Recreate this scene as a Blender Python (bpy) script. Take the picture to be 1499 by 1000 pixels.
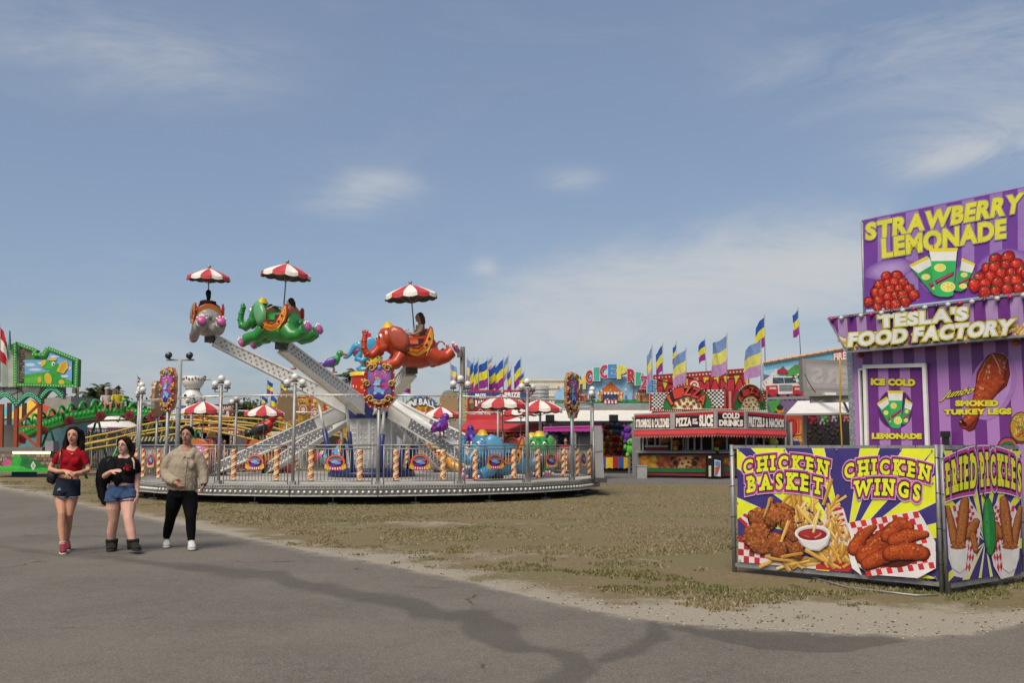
import bpy, bmesh, math, random
import numpy as np
from mathutils import Vector as V, Matrix as M, Euler, noise as NZ
for o in list(bpy.data.objects): bpy.data.objects.remove(o)
sc = bpy.context.scene
COL = sc.collection
rnd = random.Random(7)
R = math.radians
# ---------------------------------------------------------------- camera
F, CX, CY, EYE, HOR = 1457.0, 749.5, 500.0, 1.45, 652.0
TH = math.atan((HOR-CY)/F)
cam = bpy.data.cameras.new('camera'); cam.sensor_width = 36; cam.lens = F/1499*36
cam.clip_start = .1; cam.clip_end = 5000
camo = bpy.data.objects.new('camera', cam); COL.objects.link(camo)
camo.location = (0, 0, EYE); camo.rotation_euler = (math.pi/2+TH, 0, 0)
sc.camera = camo
# ---------------------------------------------------------------- world, sun, exposure
SUN_EL, SUN_AZ = 52.0, 205.0      # azimuth clockwise from +Y (the view direction)
w = bpy.data.worlds.new('World'); sc.world = w; w.use_nodes = True
nt = w.node_tree; nd = nt.nodes; lk = nt.links
for n in list(nd): nd.remove(n)
def wn(t, **k):
    n = nd.new(t)
    for a, b in k.items(): setattr(n, a, b)
    return n
def wl(a, b): lk.new(a, b)
sky = wn('ShaderNodeTexSky', sky_type='NISHITA', sun_disc=False, sun_elevation=R(SUN_EL), sun_rotation=R(SUN_AZ),
         air_density=1.0, dust_density=1.6, ozone_density=2.6)
def wmath(op, a, b=None, c=None):
    n = wn('ShaderNodeMath', operation=op)
    for i, x in enumerate((a, b, c)):
        if x is None: continue
        if isinstance(x, (int, float)): n.inputs[i].default_value = x
        else: wl(x, n.inputs[i])
    return n.outputs[0]
tc = wn('ShaderNodeTexCoord'); gen = tc.outputs['Generated']
mp = wn('ShaderNodeMapping'); mp.inputs['Scale'].default_value = (2.0, 2.0, 6.5); wl(gen, mp.inputs[0])
nz = wn('ShaderNodeTexNoise'); nz.inputs['Scale'].default_value = 2.2; nz.inputs['Detail'].default_value = 11; nz.inputs['Roughness'].default_value = .68
nz.inputs['Distortion'].default_value = .5
wl(mp.outputs[0], nz.inputs['Vector'])
def pixdir(px, py):
    cx, cy = (px-CX)/F, (CY-py)/F
    return V((cx, math.cos(TH)-cy*math.sin(TH), math.sin(TH)+cy*math.cos(TH)))
cl = None
# soft banks of cloud, each a direction in the sky with a spread: (x, y, spread across, spread up, strength)
for px, py, sx, sy, st in ((790, 492, .10, .034, .55), (900, 452, .11, .040, .75), (1030, 420, .12, .042, .85), (1160, 392, .11, .040, .85), (1270, 378, .09, .036, .8), (1050, 500, .26, .045, .55), (1440, 208, .10, .022, .95), (1390, 232, .05, .012, .8), (520, 296, .045, .012, .75), (560, 270, .035, .012, .7), (710, 392, .012, .009, .8),
                           (840, 262, .03, .011, .55), (800, 565, .7, .045, .40), (1400, 45, .20, .045, .42), (1450, 120, .10, .05, .3), (120, 55, .16, .04, .36), (300, 95, .10, .03, .22), (130, 560, .5, .06, .25), (640, 480, .3, .05, .12)):
    d = pixdir(px, py).normalized(); az = d.x/d.y; el = d.z
    sp = wn('ShaderNodeSeparateXYZ'); wl(gen, sp.inputs[0])
    a = wmath('DIVIDE', wmath('SUBTRACT', wmath('DIVIDE', sp.outputs[0], wmath('MAXIMUM', sp.outputs[1], .01)), az), sx)
    b = wmath('DIVIDE', wmath('SUBTRACT', sp.outputs[2], el), sy)
    g = wmath('MULTIPLY', wmath('POWER', 2.718, wmath('MULTIPLY', wmath('ADD', wmath('MULTIPLY', a, a), wmath('MULTIPLY', b, b)), -1.0)), st)
    cl = g if cl is None else wmath('ADD', cl, g)
nn = wmath('MULTIPLY', wmath('SUBTRACT', nz.outputs['Fac'], .41), 5.2)
cm = wn('ShaderNodeClamp'); wl(wmath('SUBTRACT', 1.0, wmath('POWER', 2.718, wmath('MULTIPLY', -.95, wmath('MAXIMUM', 0, wmath('ADD', wmath('MULTIPLY', cl, wmath('ADD', nn, .25)), wmath('MULTIPLY', wmath('MAXIMUM', wmath('SUBTRACT', nn, .75), 0), .10)))))), cm.inputs[0]); cm.inputs['Max'].default_value = .92
hz = wn('ShaderNodeMix', data_type='RGBA'); hz.inputs['Factor'].default_value = .40
wl(sky.outputs[0], hz.inputs['A']); hz.inputs['B'].default_value = (2.9, 3.5, 4.7, 1)
cmx = wn('ShaderNodeMix', data_type='RGBA'); wl(cm.outputs[0], cmx.inputs['Factor']); wl(hz.outputs['Result'], cmx.inputs['A']); cmx.inputs['B'].default_value = (5.3, 5.45, 5.6, 1)
bg = wn('ShaderNodeBackground'); bg.inputs['Strength'].default_value = .060; wl(cmx.outputs['Result'], bg.inputs['Color'])
out = wn('ShaderNodeOutputWorld'); wl(bg.outputs[0], out.inputs[0])
sl = bpy.data.lights.new('sun', 'SUN'); sl.energy = 2.35; sl.angle = R(38); sl.color = (1, .90, .76)
so = bpy.data.objects.new('sun', sl); COL.objects.link(so)
sd = V((math.sin(R(SUN_AZ))*math.cos(R(SUN_EL)), math.cos(R(SUN_AZ))*math.cos(R(SUN_EL)), math.sin(R(SUN_EL))))
so.location = sd*60; so.rotation_euler = sd.to_track_quat('Z', 'Y').to_euler()
sc.view_settings.view_transform = 'Standard'; sc.view_settings.look = 'None'; sc.view_settings.gamma = 1
sc.view_settings.exposure = 0.85
# ---------------------------------------------------------------- helpers
def ray(px, py): return pixdir(px, py)
def at(px, py, Y):
    d = ray(px, py); t = Y/d.y
    return V((d.x*t, Y, EYE+d.z*t))
def gnd(px, py, z=0.0):
    d = ray(px, py); t = (z-EYE)/d.z
    return V((d.x*t, d.y*t, z))
def onplane(px, py, p, n):
    d = ray(px, py); o = V((0, 0, EYE)); t = (p-o).dot(n)/d.dot(n)
    return o+d*t
def lin(h):
    if not isinstance(h, str): return tuple(h)
    r = []
    for i in (0, 2, 4):
        c = int(h[i:i+2], 16)/255
        r.append(c/12.92 if c <= .04045 else ((c+.055)/1.055)**2.4)
    return tuple(r)
GAIN = 1.0
MATS = {}
def mat(name, col=None, rough=.6, metal=0, var=.12, scale=5, bump=0, bscale=60, spec=.5, attr=False, emit=None, trans=0, dirt=0):
    if name in MATS: return MATS[name]
    m = bpy.data.materials.new(name); m.use_nodes = True; MATS[name] = m
    t = m.node_tree; b = t.nodes['Principled BSDF']; L = t.links
    def N(ty): return t.nodes.new(ty)
    co = N('ShaderNodeTexCoord')
    if attr:
        a = N('ShaderNodeAttribute'); a.attribute_name = 'Col'; base = a.outputs['Color']
    else:
        a = N('ShaderNodeRGB'); a.outputs[0].default_value = (*lin(col), 1); base = a.outputs[0]
    nz = N('ShaderNodeTexNoise'); nz.inputs['Scale'].default_value = scale; nz.inputs['Detail'].default_value = 6
    L.new(co.outputs['Object'], nz.inputs['Vector'])
    mr = N('ShaderNodeMapRange'); mr.inputs['From Min'].default_value = .3; mr.inputs['From Max'].default_value = .7
    mr.inputs['To Min'].default_value = 1-var; mr.inputs['To Max'].default_value = 1+var
    L.new(nz.outputs['Fac'], mr.inputs['Value'])
    mx = N('ShaderNodeVectorMath'); mx.operation = 'SCALE'; L.new(base, mx.inputs[0]); L.new(mr.outputs[0], mx.inputs['Scale'])
    fin = mx.outputs[0]
    if dirt:
        n3 = N('ShaderNodeTexNoise'); n3.inputs['Scale'].default_value = scale*2.3; n3.inputs['Detail'].default_value = 8; n3.inputs['Roughness'].default_value = .7
        L.new(co.outputs['Object'], n3.inputs['Vector'])
        m3 = N('ShaderNodeMapRange'); m3.inputs['From Min'].default_value = .5; m3.inputs['From Max'].default_value = .72; m3.inputs['To Max'].default_value = dirt
        L.new(n3.outputs['Fac'], m3.inputs['Value'])
        q = N('ShaderNodeMix'); q.data_type = 'RGBA'; L.new(m3.outputs[0], q.inputs['Factor']); L.new(fin, q.inputs['A']); q.inputs['B'].default_value = (.09, .08, .065, 1)
        fin = q.outputs['Result']
    L.new(fin, b.inputs['Base Color'])
    r2 = N('ShaderNodeMapRange'); r2.inputs['To Min'].default_value = max(.03, rough-.1); r2.inputs['To Max'].default_value = min(1, rough+.12)
    L.new(nz.outputs['Fac'], r2.inputs['Value']); L.new(r2.outputs[0], b.inputs['Roughness'])
    b.inputs['Metallic'].default_value = metal
    b.inputs['Specular IOR Level'].default_value = spec
    if trans: b.inputs['Transmission Weight'].default_value = trans
    if emit:
        b.inputs['Emission Color'].default_value = (*lin(emit[0]), 1); b.inputs['Emission Strength'].default_value = emit[1]
    if bump:
        n2 = N('ShaderNodeTexNoise'); n2.inputs['Scale'].default_value = bscale; n2.inputs['Detail'].default_value = 5
        L.new(co.outputs['Object'], n2.inputs['Vector'])
        bp = N('ShaderNodeBump'); bp.inputs['Strength'].default_value = bump; bp.inputs['Distance'].default_value = .02
        L.new(n2.outputs['Fac'], bp.inputs['Height']); L.new(bp.outputs[0], b.inputs['Normal'])
    return m
PRINT = mat('printed_vinyl', rough=.55, var=.09, scale=6, bump=.4, bscale=2.6, attr=True, spec=.3, dirt=.06)
PAINT = mat('gloss_paint', rough=.28, var=.06, scale=4, attr=True, dirt=.05)
MATTE = mat('matte_cloth', rough=.85, var=.15, scale=9, attr=True, bump=.3, bscale=40, spec=.2)
FACADE = mat('weathered_panel', rough=.6, var=.12, scale=2, attr=True, dirt=.12)
STEEL = mat('galvanised_steel', '8f8f8d', rough=.45, metal=.4, var=.16, scale=12, dirt=.25)
DARKSTEEL = mat('dark_steel', '4a4a4a', rough=.5, metal=.4, var=.2, dirt=.2)
WHITE = mat('white_paint', 'dcdad4', rough=.45, var=.06, scale=3, dirt=.12)
GLOBE = mat('milk_glass', 'd2d0c9', rough=.25, var=.03)
BLACK = mat('black_plastic', '15151a', rough=.5, var=.2)

def emp_matrix(o): return M.Translation(o.location) @ o.rotation_euler.to_matrix().to_4x4()
class MB:
    def __init__(s, col='ffffff'): s.v = []; s.f = []; s.c = []; s.s = []; s.cur = lin(col)
    def add(s, vs, fs, col=None, sm=False):
        k = len(s.v); s.v.extend([tuple(x) for x in vs]); c = s.cur if col is None else lin(col) if not isinstance(col, list) else [lin(q) if isinstance(q, str) else q for q in col]
        for i, f in enumerate(fs):
            s.f.append([k+j for j in f]); s.s.append(sm)
            s.c.append(c[i] if isinstance(c, list) else c)
    def box(s, c, d, rot=None, col=None, taper=1):
        x, y, z = d[0]/2, d[1]/2, d[2]/2; c = V(c)
        p = [V((a*x*(taper if e > 0 else 1), b*y*(taper if e > 0 else 1), e*z)) for e in (-1, 1) for b in (-1, 1) for a in (-1, 1)]
        if rot is not None: p = [rot @ q for q in p]
        s.add([c+q for q in p], [(0, 2, 3, 1), (4, 5, 7, 6), (0, 1, 5, 4), (2, 6, 7, 3), (0, 4, 6, 2), (1, 3, 7, 5)], col)
    def bar(s, p, q, w, h=None, col=None, up=None):
        p, q = V(p), V(q); d = q-p; L = d.length; d.normalize(); h = h or w
        u = V(up) if up is not None else (V((0, 0, 1)) if abs(d.z) < .95 else V((0, 1, 0)))
        a = d.cross(u).normalized(); b = a.cross(d).normalized()
        s.box((p+q)/2, (w, L, h), M((a, d, b)).transposed(), col)
    def tube(s, pts, rad, n=8, col=None, cap=True, sm=True, ref=None):
        pts = [V(p) for p in pts]
        if not isinstance(rad, (list, tuple)): rad = [rad]*len(pts)
        vs = []; prev = None
        for i, p in enumerate(pts):
            d = (pts[min(i+1, len(pts)-1)]-pts[max(i-1, 0)]).normalized()
            if prev is None:
                r0 = V(ref) if ref is not None else (V((1, 0, 0)) if abs(d.x) < .8 else V((0, 1, 0)))
                a = (r0-d*r0.dot(d)).normalized()
            else:
                a = prev-d*prev.dot(d)
                a = a.normalized() if a.length > 1e-6 else prev
            prev = a; b = d.cross(a)
            r = rad[i]; rx, ry = r if isinstance(r, tuple) else (r, r)
            for k in range(n):
                t = 2*math.pi*k/n; vs.append(p+a*(math.cos(t)*rx)+b*(math.sin(t)*ry))
        fs = [(i*n+k, i*n+(k+1) % n, (i+1)*n+(k+1) % n, (i+1)*n+k) for i in range(len(pts)-1) for k in range(n)]
        if isinstance(col, list): cc = list(col)
        else: cc = col
        if cap:
            fs += [tuple(range(n-1, -1, -1)), tuple(range((len(pts)-1)*n, len(pts)*n))]
            if isinstance(cc, list): cc = cc+[cc[0], cc[-1]]
        s.add(vs, fs, cc, sm)
    def cyl(s, p, q, r, n=10, col=None, sm=True, r2=None): s.tube([p, q], [r, r if r2 is None else r2], n, col, True, sm)
    def ball(s, c, r, n=10, m=7, col=None, rot=None):
        c = V(c); r = r if isinstance(r, (tuple, list)) else (r, r, r); vs = []; fs = []
        for i in range(m+1):
            ph = math.pi*i/m
            for k in range(n):
                t = 2*math.pi*k/n; q = V((r[0]*math.sin(ph)*math.cos(t), r[1]*math.sin(ph)*math.sin(t), r[2]*math.cos(ph)))
                vs.append(c+(rot @ q if rot is not None else q))
        for i in range(m):
            for k in range(n): fs.append((i*n+k, (i+1)*n+k, (i+1)*n+(k+1) % n, i*n+(k+1) % n))
        s.add(vs, fs, col, True)
    def lathe(s, prof, c=(0, 0, 0), n=16, col=None, sm=True):   # profile of (r, z)
        c = V(c); vs = [c+V((r*math.cos(2*math.pi*k/n), r*math.sin(2*math.pi*k/n), z)) for r, z in prof for k in range(n)]
        fs = [(i*n+k, i*n+(k+1) % n, (i+1)*n+(k+1) % n, (i+1)*n+k) for i in range(len(prof)-1) for k in range(n)]
        s.add(vs, fs, col, sm)
    def prism(s, pts, nrm, th, col=None, back=True):   # pts: 3d polygon, extruded backwards by th along -nrm
        pts = [V(p) for p in pts]; n = len(pts); nv = V(nrm)*th
        a = sum(((pts[i]-pts[0]).cross(pts[(i+1) % n]-pts[0]) for i in range(1, n-1)), V((0, 0, 0)))
        if a.dot(V(nrm)) < 0: pts.reverse()
        s.add(pts+[p-nv for p in pts], [tuple(range(n))]+([tuple(range(2*n-1, n-1, -1))] if back else [])+[(i, n+i, n+(i+1) % n, (i+1) % n) for i in range(n)], col)
    def mesh(s, name):
        me = bpy.data.meshes.new(name); me.from_pydata(s.v, [], s.f)
        at_ = me.attributes.new('Col', 'FLOAT_COLOR', 'CORNER'); arr = []
        for f, c in zip(s.f, s.c):
            if isinstance(c[0], (tuple, list)):
                for x in c: arr.extend((x[0]*GAIN, x[1]*GAIN, x[2]*GAIN, 1))
            else: arr.extend((c[0]*GAIN, c[1]*GAIN, c[2]*GAIN, 1)*len(f))
        at_.data.foreach_set('color', arr)
        me.polygons.foreach_set('use_smooth', s.s); me.update()
        return me
    def build(s, name, m, parent=None, local=False):
        if parent is not None and not local:
            iv = emp_matrix(parent).inverted(); s.v = [tuple(iv @ V(p)) for p in s.v]
        o = bpy.data.objects.new(name, s.mesh(name)); COL.objects.link(o); o.data.materials.append(m)
        if parent is not None:
            o.parent = parent
        return o
def tag(o, label=None, cat=None, group=None, kind=None):
    if label: o['label'] = label
    if cat: o['category'] = cat
    if group: o['group'] = group
    if kind: o['kind'] = kind
    return o
def thing(name, label, cat, loc=(0, 0, 0), rz=0, group=None, rot=None):
    o = bpy.data.objects.new(name, None); COL.objects.link(o); o.location = loc; o.empty_display_size = .2
    o.rotation_euler = rot if rot is not None else (0, 0, rz)
    return tag(o, label, cat, group)
def sub(mb, name, m, parent):      # a sub-part of a part that sits unrotated on its thing
    root = parent.parent
    if root is not None:
        iv = emp_matrix(root).inverted(); mb.v = [tuple(iv @ V(p)) for p in mb.v]
    o = bpy.data.objects.new(name, mb.mesh(name)); COL.objects.link(o); o.data.materials.append(m); o.parent = parent
    return o
KIDS = {}
def copy_tree(o, parent=None, mapm=None):
    c = o.copy(); COL.objects.link(c); c.parent = parent
    if mapm and c.data is not None and o.data.materials and o.data.materials[0].name in mapm:
        c.data = o.data.copy(); c.data.materials[0] = mapm[o.data.materials[0].name]
    for ch in [x for x in KIDS.get(o.name, list(o.children))]: copy_tree(ch, c, mapm)
    return c
def union(mb, name, m, parent=None, vox=.03, smooth=6, local=False, fac=.5):
    """joins overlapping closed tubes and balls into one continuous surface"""
    if parent is not None and not local:
        iv = emp_matrix(parent).inverted(); mb.v = [tuple(iv @ V(p)) for p in mb.v]
    me = mb.mesh(name+'_raw'); bm = bmesh.new(); bm.from_mesh(me)
    bmesh.ops.remove_doubles(bm, verts=bm.verts, dist=1e-5); bmesh.ops.recalc_face_normals(bm, faces=bm.faces); bm.to_mesh(me); bm.free()
    o = bpy.data.objects.new(name, me); COL.objects.link(o)
    r = o.modifiers.new('r', 'REMESH'); r.mode = 'VOXEL'; r.voxel_size = vox
    if smooth:
        q = o.modifiers.new('s', 'SMOOTH'); q.iterations = smooth; q.factor = fac
    dg = bpy.context.evaluated_depsgraph_get(); dg.update()
    nm = bpy.data.meshes.new_from_object(o.evaluated_get(dg)); nm.name = name
    o.modifiers.clear(); o.data = nm; bpy.data.meshes.remove(me)
    nm.polygons.foreach_set('use_smooth', [True]*len(nm.polygons)); nm.materials.clear(); nm.materials.append(m)
    if parent is not None: o.parent = parent
    return o
# ---------------------------------------------------------------- printed art and lettering
GL = {}
def glyphs(s, off, spacing=1.0, shear=0.0):
    key = (s, round(off, 4), spacing, shear)
    if key in GL: return GL[key]
    cu = bpy.data.curves.new('t', 'FONT'); cu.body = s; cu.offset = off; cu.resolution_u = 3; cu.space_character = spacing; cu.shear = shear
    ob = bpy.data.objects.new('t', cu); me = ob.to_mesh()
    vs = [(v.co.x, v.co.y) for v in me.vertices]; fs = [tuple(p.vertices) for p in me.polygons]
    ob.to_mesh_clear(); bpy.data.objects.remove(ob); bpy.data.curves.remove(cu)
    GL[key] = (vs, fs); return GL[key]
SERIF = dict(A='b0b2', B='b0t0', C='', D='b0t0', E='b0t0', F='b0t0', G='', H='b0b2t0t2', I='b1t1', K='b0b2t0t2', L='b0t0', N='b0t0t2', P='b0t0', R='b0b2t0', S='', T='b1', W='t0t2', Z='', M='b0b2t0t2', O='', J='t2', U='t0t2', V='t0t2', Y='b1t0t2', X='b0b2t0t2', Q='')
ADV = {}
def advance(ch):
    if ch not in ADV:
        vs, _ = glyphs(ch, 0); ADV[ch] = (min(v[0] for v in vs), max(v[0] for v in vs)) if vs else (0, .3)
    return ADV[ch]
def word(s, off, slab):
    """letters set side by side in a box one unit high; slab feet are added to the strokes for western lettering"""
    x = 0; out = []
    for ch in s:
        if ch == ' ': x += .3; continue
        a, b = advance(ch); vs, fs = glyphs(ch, off); dx = x-a
        out.append(([(p[0]+dx, p[1]) for p in vs], fs))
        if slab:
            W = b-a; e = SERIF.get(ch, ''); h = .095; sw = .155
            for i in range(0, len(e), 2):
                cx = x+{'0': .07, '1': W/2, '2': W-.07}[e[i+1]]; y0, y1 = (0, h) if e[i] == 'b' else (.73-h, .73)
                out.append(([(cx-sw-off, y0-off), (cx+sw+off, y0-off), (cx+sw+off, y1+off), (cx-sw-off, y1+off)], [(0, 1, 2, 3)]))
        x += b-a+slab*.26+.135
    return out, x-slab*.26-.135
class Canvas:
    """flat printed artwork lying on a real plane; traced in pixels of an enlarged view, laid on the plane where it hangs"""
    def __init__(s, region, zw, p, n, step=.000016, tstep=.00012):
        s.x0, s.y0 = region[0], region[1]; s.k = (region[2]-region[0])/zw; s.p = V(p); s.n = V(n).normalized()
        if s.n.dot(V((0, 0, EYE))-s.p) < 0: s.n = -s.n
        s.mb = MB(); s.z = .003; s.step = step; s.ts = tstep
    def P(s, x, y): return onplane(s.x0+x*s.k, s.y0+y*s.k, s.p, s.n)+s.n*s.z
    def up(s): s.z += s.step
    def poly(s, pts, col, cols=None):
        q = [s.P(*p) for p in pts]; c = lin(col)
        nn = sum(((q[i]-q[0]).cross(q[i+1]-q[0]) for i in range(1, len(q)-1)), V((0, 0, 0)))
        if nn.dot(s.n) < 0: q.reverse()
        s.mb.add(q, [tuple(range(len(q)))], c); s.up()
    def rect(s, x0, y0, x1, y1, col): s.poly([(x0, y0), (x1, y0), (x1, y1), (x0, y1)], col)
    def line(s, pts, wd, col, wd2=None):
        pts = [V((a, b, 0)) for a, b in pts]; L = []; Rr = []
        for i, p in enumerate(pts):
            d = (pts[min(i+1, len(pts)-1)]-pts[max(0, i-1)]).normalized(); t = i/(len(pts)-1); ww = wd if wd2 is None else wd+(wd2-wd)*t
            q = V((-d.y, d.x, 0))*ww/2; L.append(p+q); Rr.append(p-q)
        s.poly([(p.x, p.y) for p in L+Rr[::-1]], col)
    def ell(s, cx, cy, rx, ry, col, rot=0, n=20, a0=0, a1=360):
        c, sn = math.cos(R(rot)), math.sin(R(rot)); pts = []
        m = n if a1-a0 == 360 else n+1
        for i in range(m):
            t = R(a0+(a1-a0)*i/n); x, y = rx*math.cos(t), ry*math.sin(t); pts.append((cx+x*c-y*sn, cy+x*sn+y*c))
        s.poly(pts, col)
    def blob(s, cx, cy, rx, ry, ci, co, rot=0, irr=.12, n=18, seed=0, mott=.0, hl=(0, 0)):
        """photograph-like printed lump: rings of colour from the middle (ci) out to the rim (co), mottled"""
        rr = random.Random(seed*977+int(cx*13+cy*7)); c, sn = math.cos(R(rot)), math.sin(R(rot)); ci, co = lin(ci), lin(co)
        off = [1+rr.uniform(-irr, irr) for _ in range(n)]; rings = (.3, .55, .8, 1.0); vs = [s.P(cx+hl[0]*rx, cy+hl[1]*ry)]; vc = [ci]
        for k, q in enumerate(rings):
            for i in range(n):
                t = 2*math.pi*i/n; o = 1+(off[i]-1)*q
                x, y = rx*q*o*math.cos(t)+hl[0]*rx*(1-q), ry*q*o*math.sin(t)+hl[1]*ry*(1-q)
                vs.append(s.P(cx+x*c-y*sn, cy+x*sn+y*c))
                f = q*q; g = 1+rr.uniform(-mott, mott); vc.append(tuple((ci[j]*(1-f)+co[j]*f)*g for j in range(3)))
        fs = [(0, 1+i, 1+(i+1) % n) for i in range(n)]
        for k in range(len(rings)-1):
            a = 1+k*n; b = a+n
            fs += [(a+i, b+i, b+(i+1) % n, a+(i+1) % n) for i in range(n)]
        q0 = (vs[1]-vs[0]).cross(vs[2]-vs[0])
        if q0.dot(s.n) < 0: fs = [tuple(reversed(f)) for f in fs]
        s.mb.add(vs, fs, [[vc[i] for i in f] for f in fs]); s.up()
    def text(s, t, quad, layers, slab=0, arch=0, spread=0.0, shear=0, bow=0):
        """lettering fitted into the box quad (tl, tr, br, bl); layers are (thickening, colour) from the back to the front"""
        base, W = word(t, 0, slab)
        tl, tr, br, bl = [V((a, b, 0)) for a, b in quad]
        for off, col in layers:
            parts, _ = word(t, off, slab); z0 = s.z
            for j, (vs, fs) in enumerate(parts):
                s.z = z0+(j % 6)*s.ts*.15
                q = []
                for x, y in vs:
                    u = x/W; v = y/.73; uu = u+shear*(v-.5)
                    a = 1-(2*u-1)**2
                    p = (bl.lerp(br, uu)).lerp(tl.lerp(tr, uu), v)
                    p.y -= arch*a+bow*a*v
                    q.append(s.P(p.x, p.y))
                fl = [tuple(f) for f in fs]
                if fl:
                    f0 = max(fl, key=lambda f: abs((q[f[1]]-q[f[0]]).cross(q[f[2]]-q[f[0]]).length))
                    if (q[f0[1]]-q[f0[0]]).cross(q[f0[2]]-q[f0[0]]).dot(s.n) < 0: fl = [f[::-1] for f in fl]
                s.mb.add(q, fl, lin(col))
            s.z = z0+s.ts
    def done(s, name, m=None, parent=None, subpart=False):
        mb = s.mb; s.mb = MB()
        return sub(mb, name, m or PRINT, parent) if subpart else mb.build(name, m or PRINT, parent)
# ================================================================ ground, path, grass
EDGE = [(-900, 671), (-400, 684), (-150, 698), (0, 715), (70, 727), (154, 746), (290, 774), (374, 792), (467, 811), (560, 826), (700, 855), (793, 879), (910, 904), (1027, 918), (1167, 926), (1344, 933), (1420, 929), (1499, 914), (1700, 880), (2300, 800)]
EX = np.array([e[0] for e in EDGE], float); EY = np.array([e[1] for e in EDGE], float)
def edge_y(x): return np.interp(x, EX, EY)
def gnd_np(px, py):
    cx = (px-CX)/F; cy = (CY-py)/F; dy = math.cos(TH)-cy*math.sin(TH); dz = math.sin(TH)+cy*math.cos(TH)
    t = -EYE/dz; return t*cx, t*dy
def gridmesh(name, PX, PY, z, attrs, m):
    r, c = PX.shape; X, Y = gnd_np(PX, PY)
    co = np.stack([X, Y, z+np.zeros_like(X)], -1).reshape(-1, 3)
    idx = np.arange(r*c).reshape(r, c); q = np.stack([idx[:-1, :-1], idx[1:, :-1], idx[1:, 1:], idx[:-1, 1:]], -1).reshape(-1, 4)
    me = bpy.data.meshes.new(name); me.vertices.add(len(co)); me.vertices.foreach_set('co', co.ravel())
    me.loops.add(q.size); me.loops.foreach_set('vertex_index', q.ravel()); me.polygons.add(len(q))
    me.polygons.foreach_set('loop_start', np.arange(0, q.size, 4)); me.polygons.foreach_set('loop_total', np.full(len(q), 4))
    me.polygons.foreach_set('use_smooth', [True]*len(q)); me.update(); me.validate()
    for k, a in attrs.items():
        at_ = me.attributes.new(k, 'FLOAT', 'POINT'); at_.data.foreach_set('value', a.ravel().astype(np.float32))
    o = bpy.data.objects.new(name, me); COL.objects.link(o); me.materials.append(m); return o
def seg_dist(px, py, pts, sx=.4):
    """distance to a tapering polyline, less its half-width: negative inside"""
    best = np.full(px.shape, 1e9)
    for (x0, y0, w0), (x1, y1, w1) in zip(pts[:-1], pts[1:]):
        ax, ay = x0*sx, y0; bx, by = x1*sx, y1; dx, dy = bx-ax, by-ay; L = dx*dx+dy*dy+1e-9
        t = np.clip(((px*sx-ax)*dx+(py-ay)*dy)/L, 0, 1)
        d = np.hypot(px*sx-(ax+t*dx), py-(ay+t*dy))-(w0+(w1-w0)*t)/2; best = np.minimum(best, d)
    return best
def gmat(name, build):
    m = bpy.data.materials.new(name); m.use_nodes = True; t = m.node_tree
    class G:
        b = t.nodes['Principled BSDF']
        @staticmethod
        def n(ty, **k):
            q = t.nodes.new(ty)
            for a, b_ in k.items(): setattr(q, a, b_)
            return q
        @staticmethod
        def l(a, b_): t.links.new(a, b_)
        @staticmethod
        def noise(scale, detail=6, rough=.6, vec=None, dist=0):
            q = G.n('ShaderNodeTexNoise'); q.inputs['Scale'].default_value = scale; q.inputs['Detail'].default_value = detail; q.inputs['Roughness'].default_value = rough; q.inputs['Distortion'].default_value = dist
            G.l(vec if vec is not None else G.co, q.inputs['Vector']); return q.outputs['Fac']
        @staticmethod
        def rng(x, a, b_, c=0, d=1):
            q = G.n('ShaderNodeMapRange'); q.interpolation_type = 'SMOOTHSTEP'
            for i, v in zip(('From Min', 'From Max', 'To Min', 'To Max'), (a, b_, c, d)): q.inputs[i].default_value = v
            G.l(x, q.inputs['Value']); return q.outputs[0]
        @staticmethod
        def mix(f, a, b_):
            q = G.n('ShaderNodeMix', data_type='RGBA')
            for s_, v in (('Factor', f), ('A', a), ('B', b_)):
                if isinstance(v, (int, float)): q.inputs[s_].default_value = v
                elif isinstance(v, (tuple, str)): q.inputs[s_].default_value = (*lin(v), 1)
                else: G.l(v, q.inputs[s_])
            return q.outputs['Result']
        @staticmethod
        def math(op, a, b_):
            q = G.n('ShaderNodeMath', operation=op)
            for i, v in enumerate((a, b_)):
                if isinstance(v, (int, float)): q.inputs[i].default_value = v
                else: G.l(v, q.inputs[i])
            return q.outputs[0]
        @staticmethod
        def attr(nm):
            q = G.n('ShaderNodeAttribute'); q.attribute_name = nm; return q.outputs['Fac']
        @staticmethod
        def bump(h, st, dist=.01):
            q = G.n('ShaderNodeBump'); q.inputs['Strength'].default_value = st; q.inputs['Distance'].default_value = dist
            G.l(h, q.inputs['Height']); G.l(q.outputs[0], G.b.inputs['Normal'])
    G.co = G.n('ShaderNodeTexCoord').outputs['Object']
    build(G); return m
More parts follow.
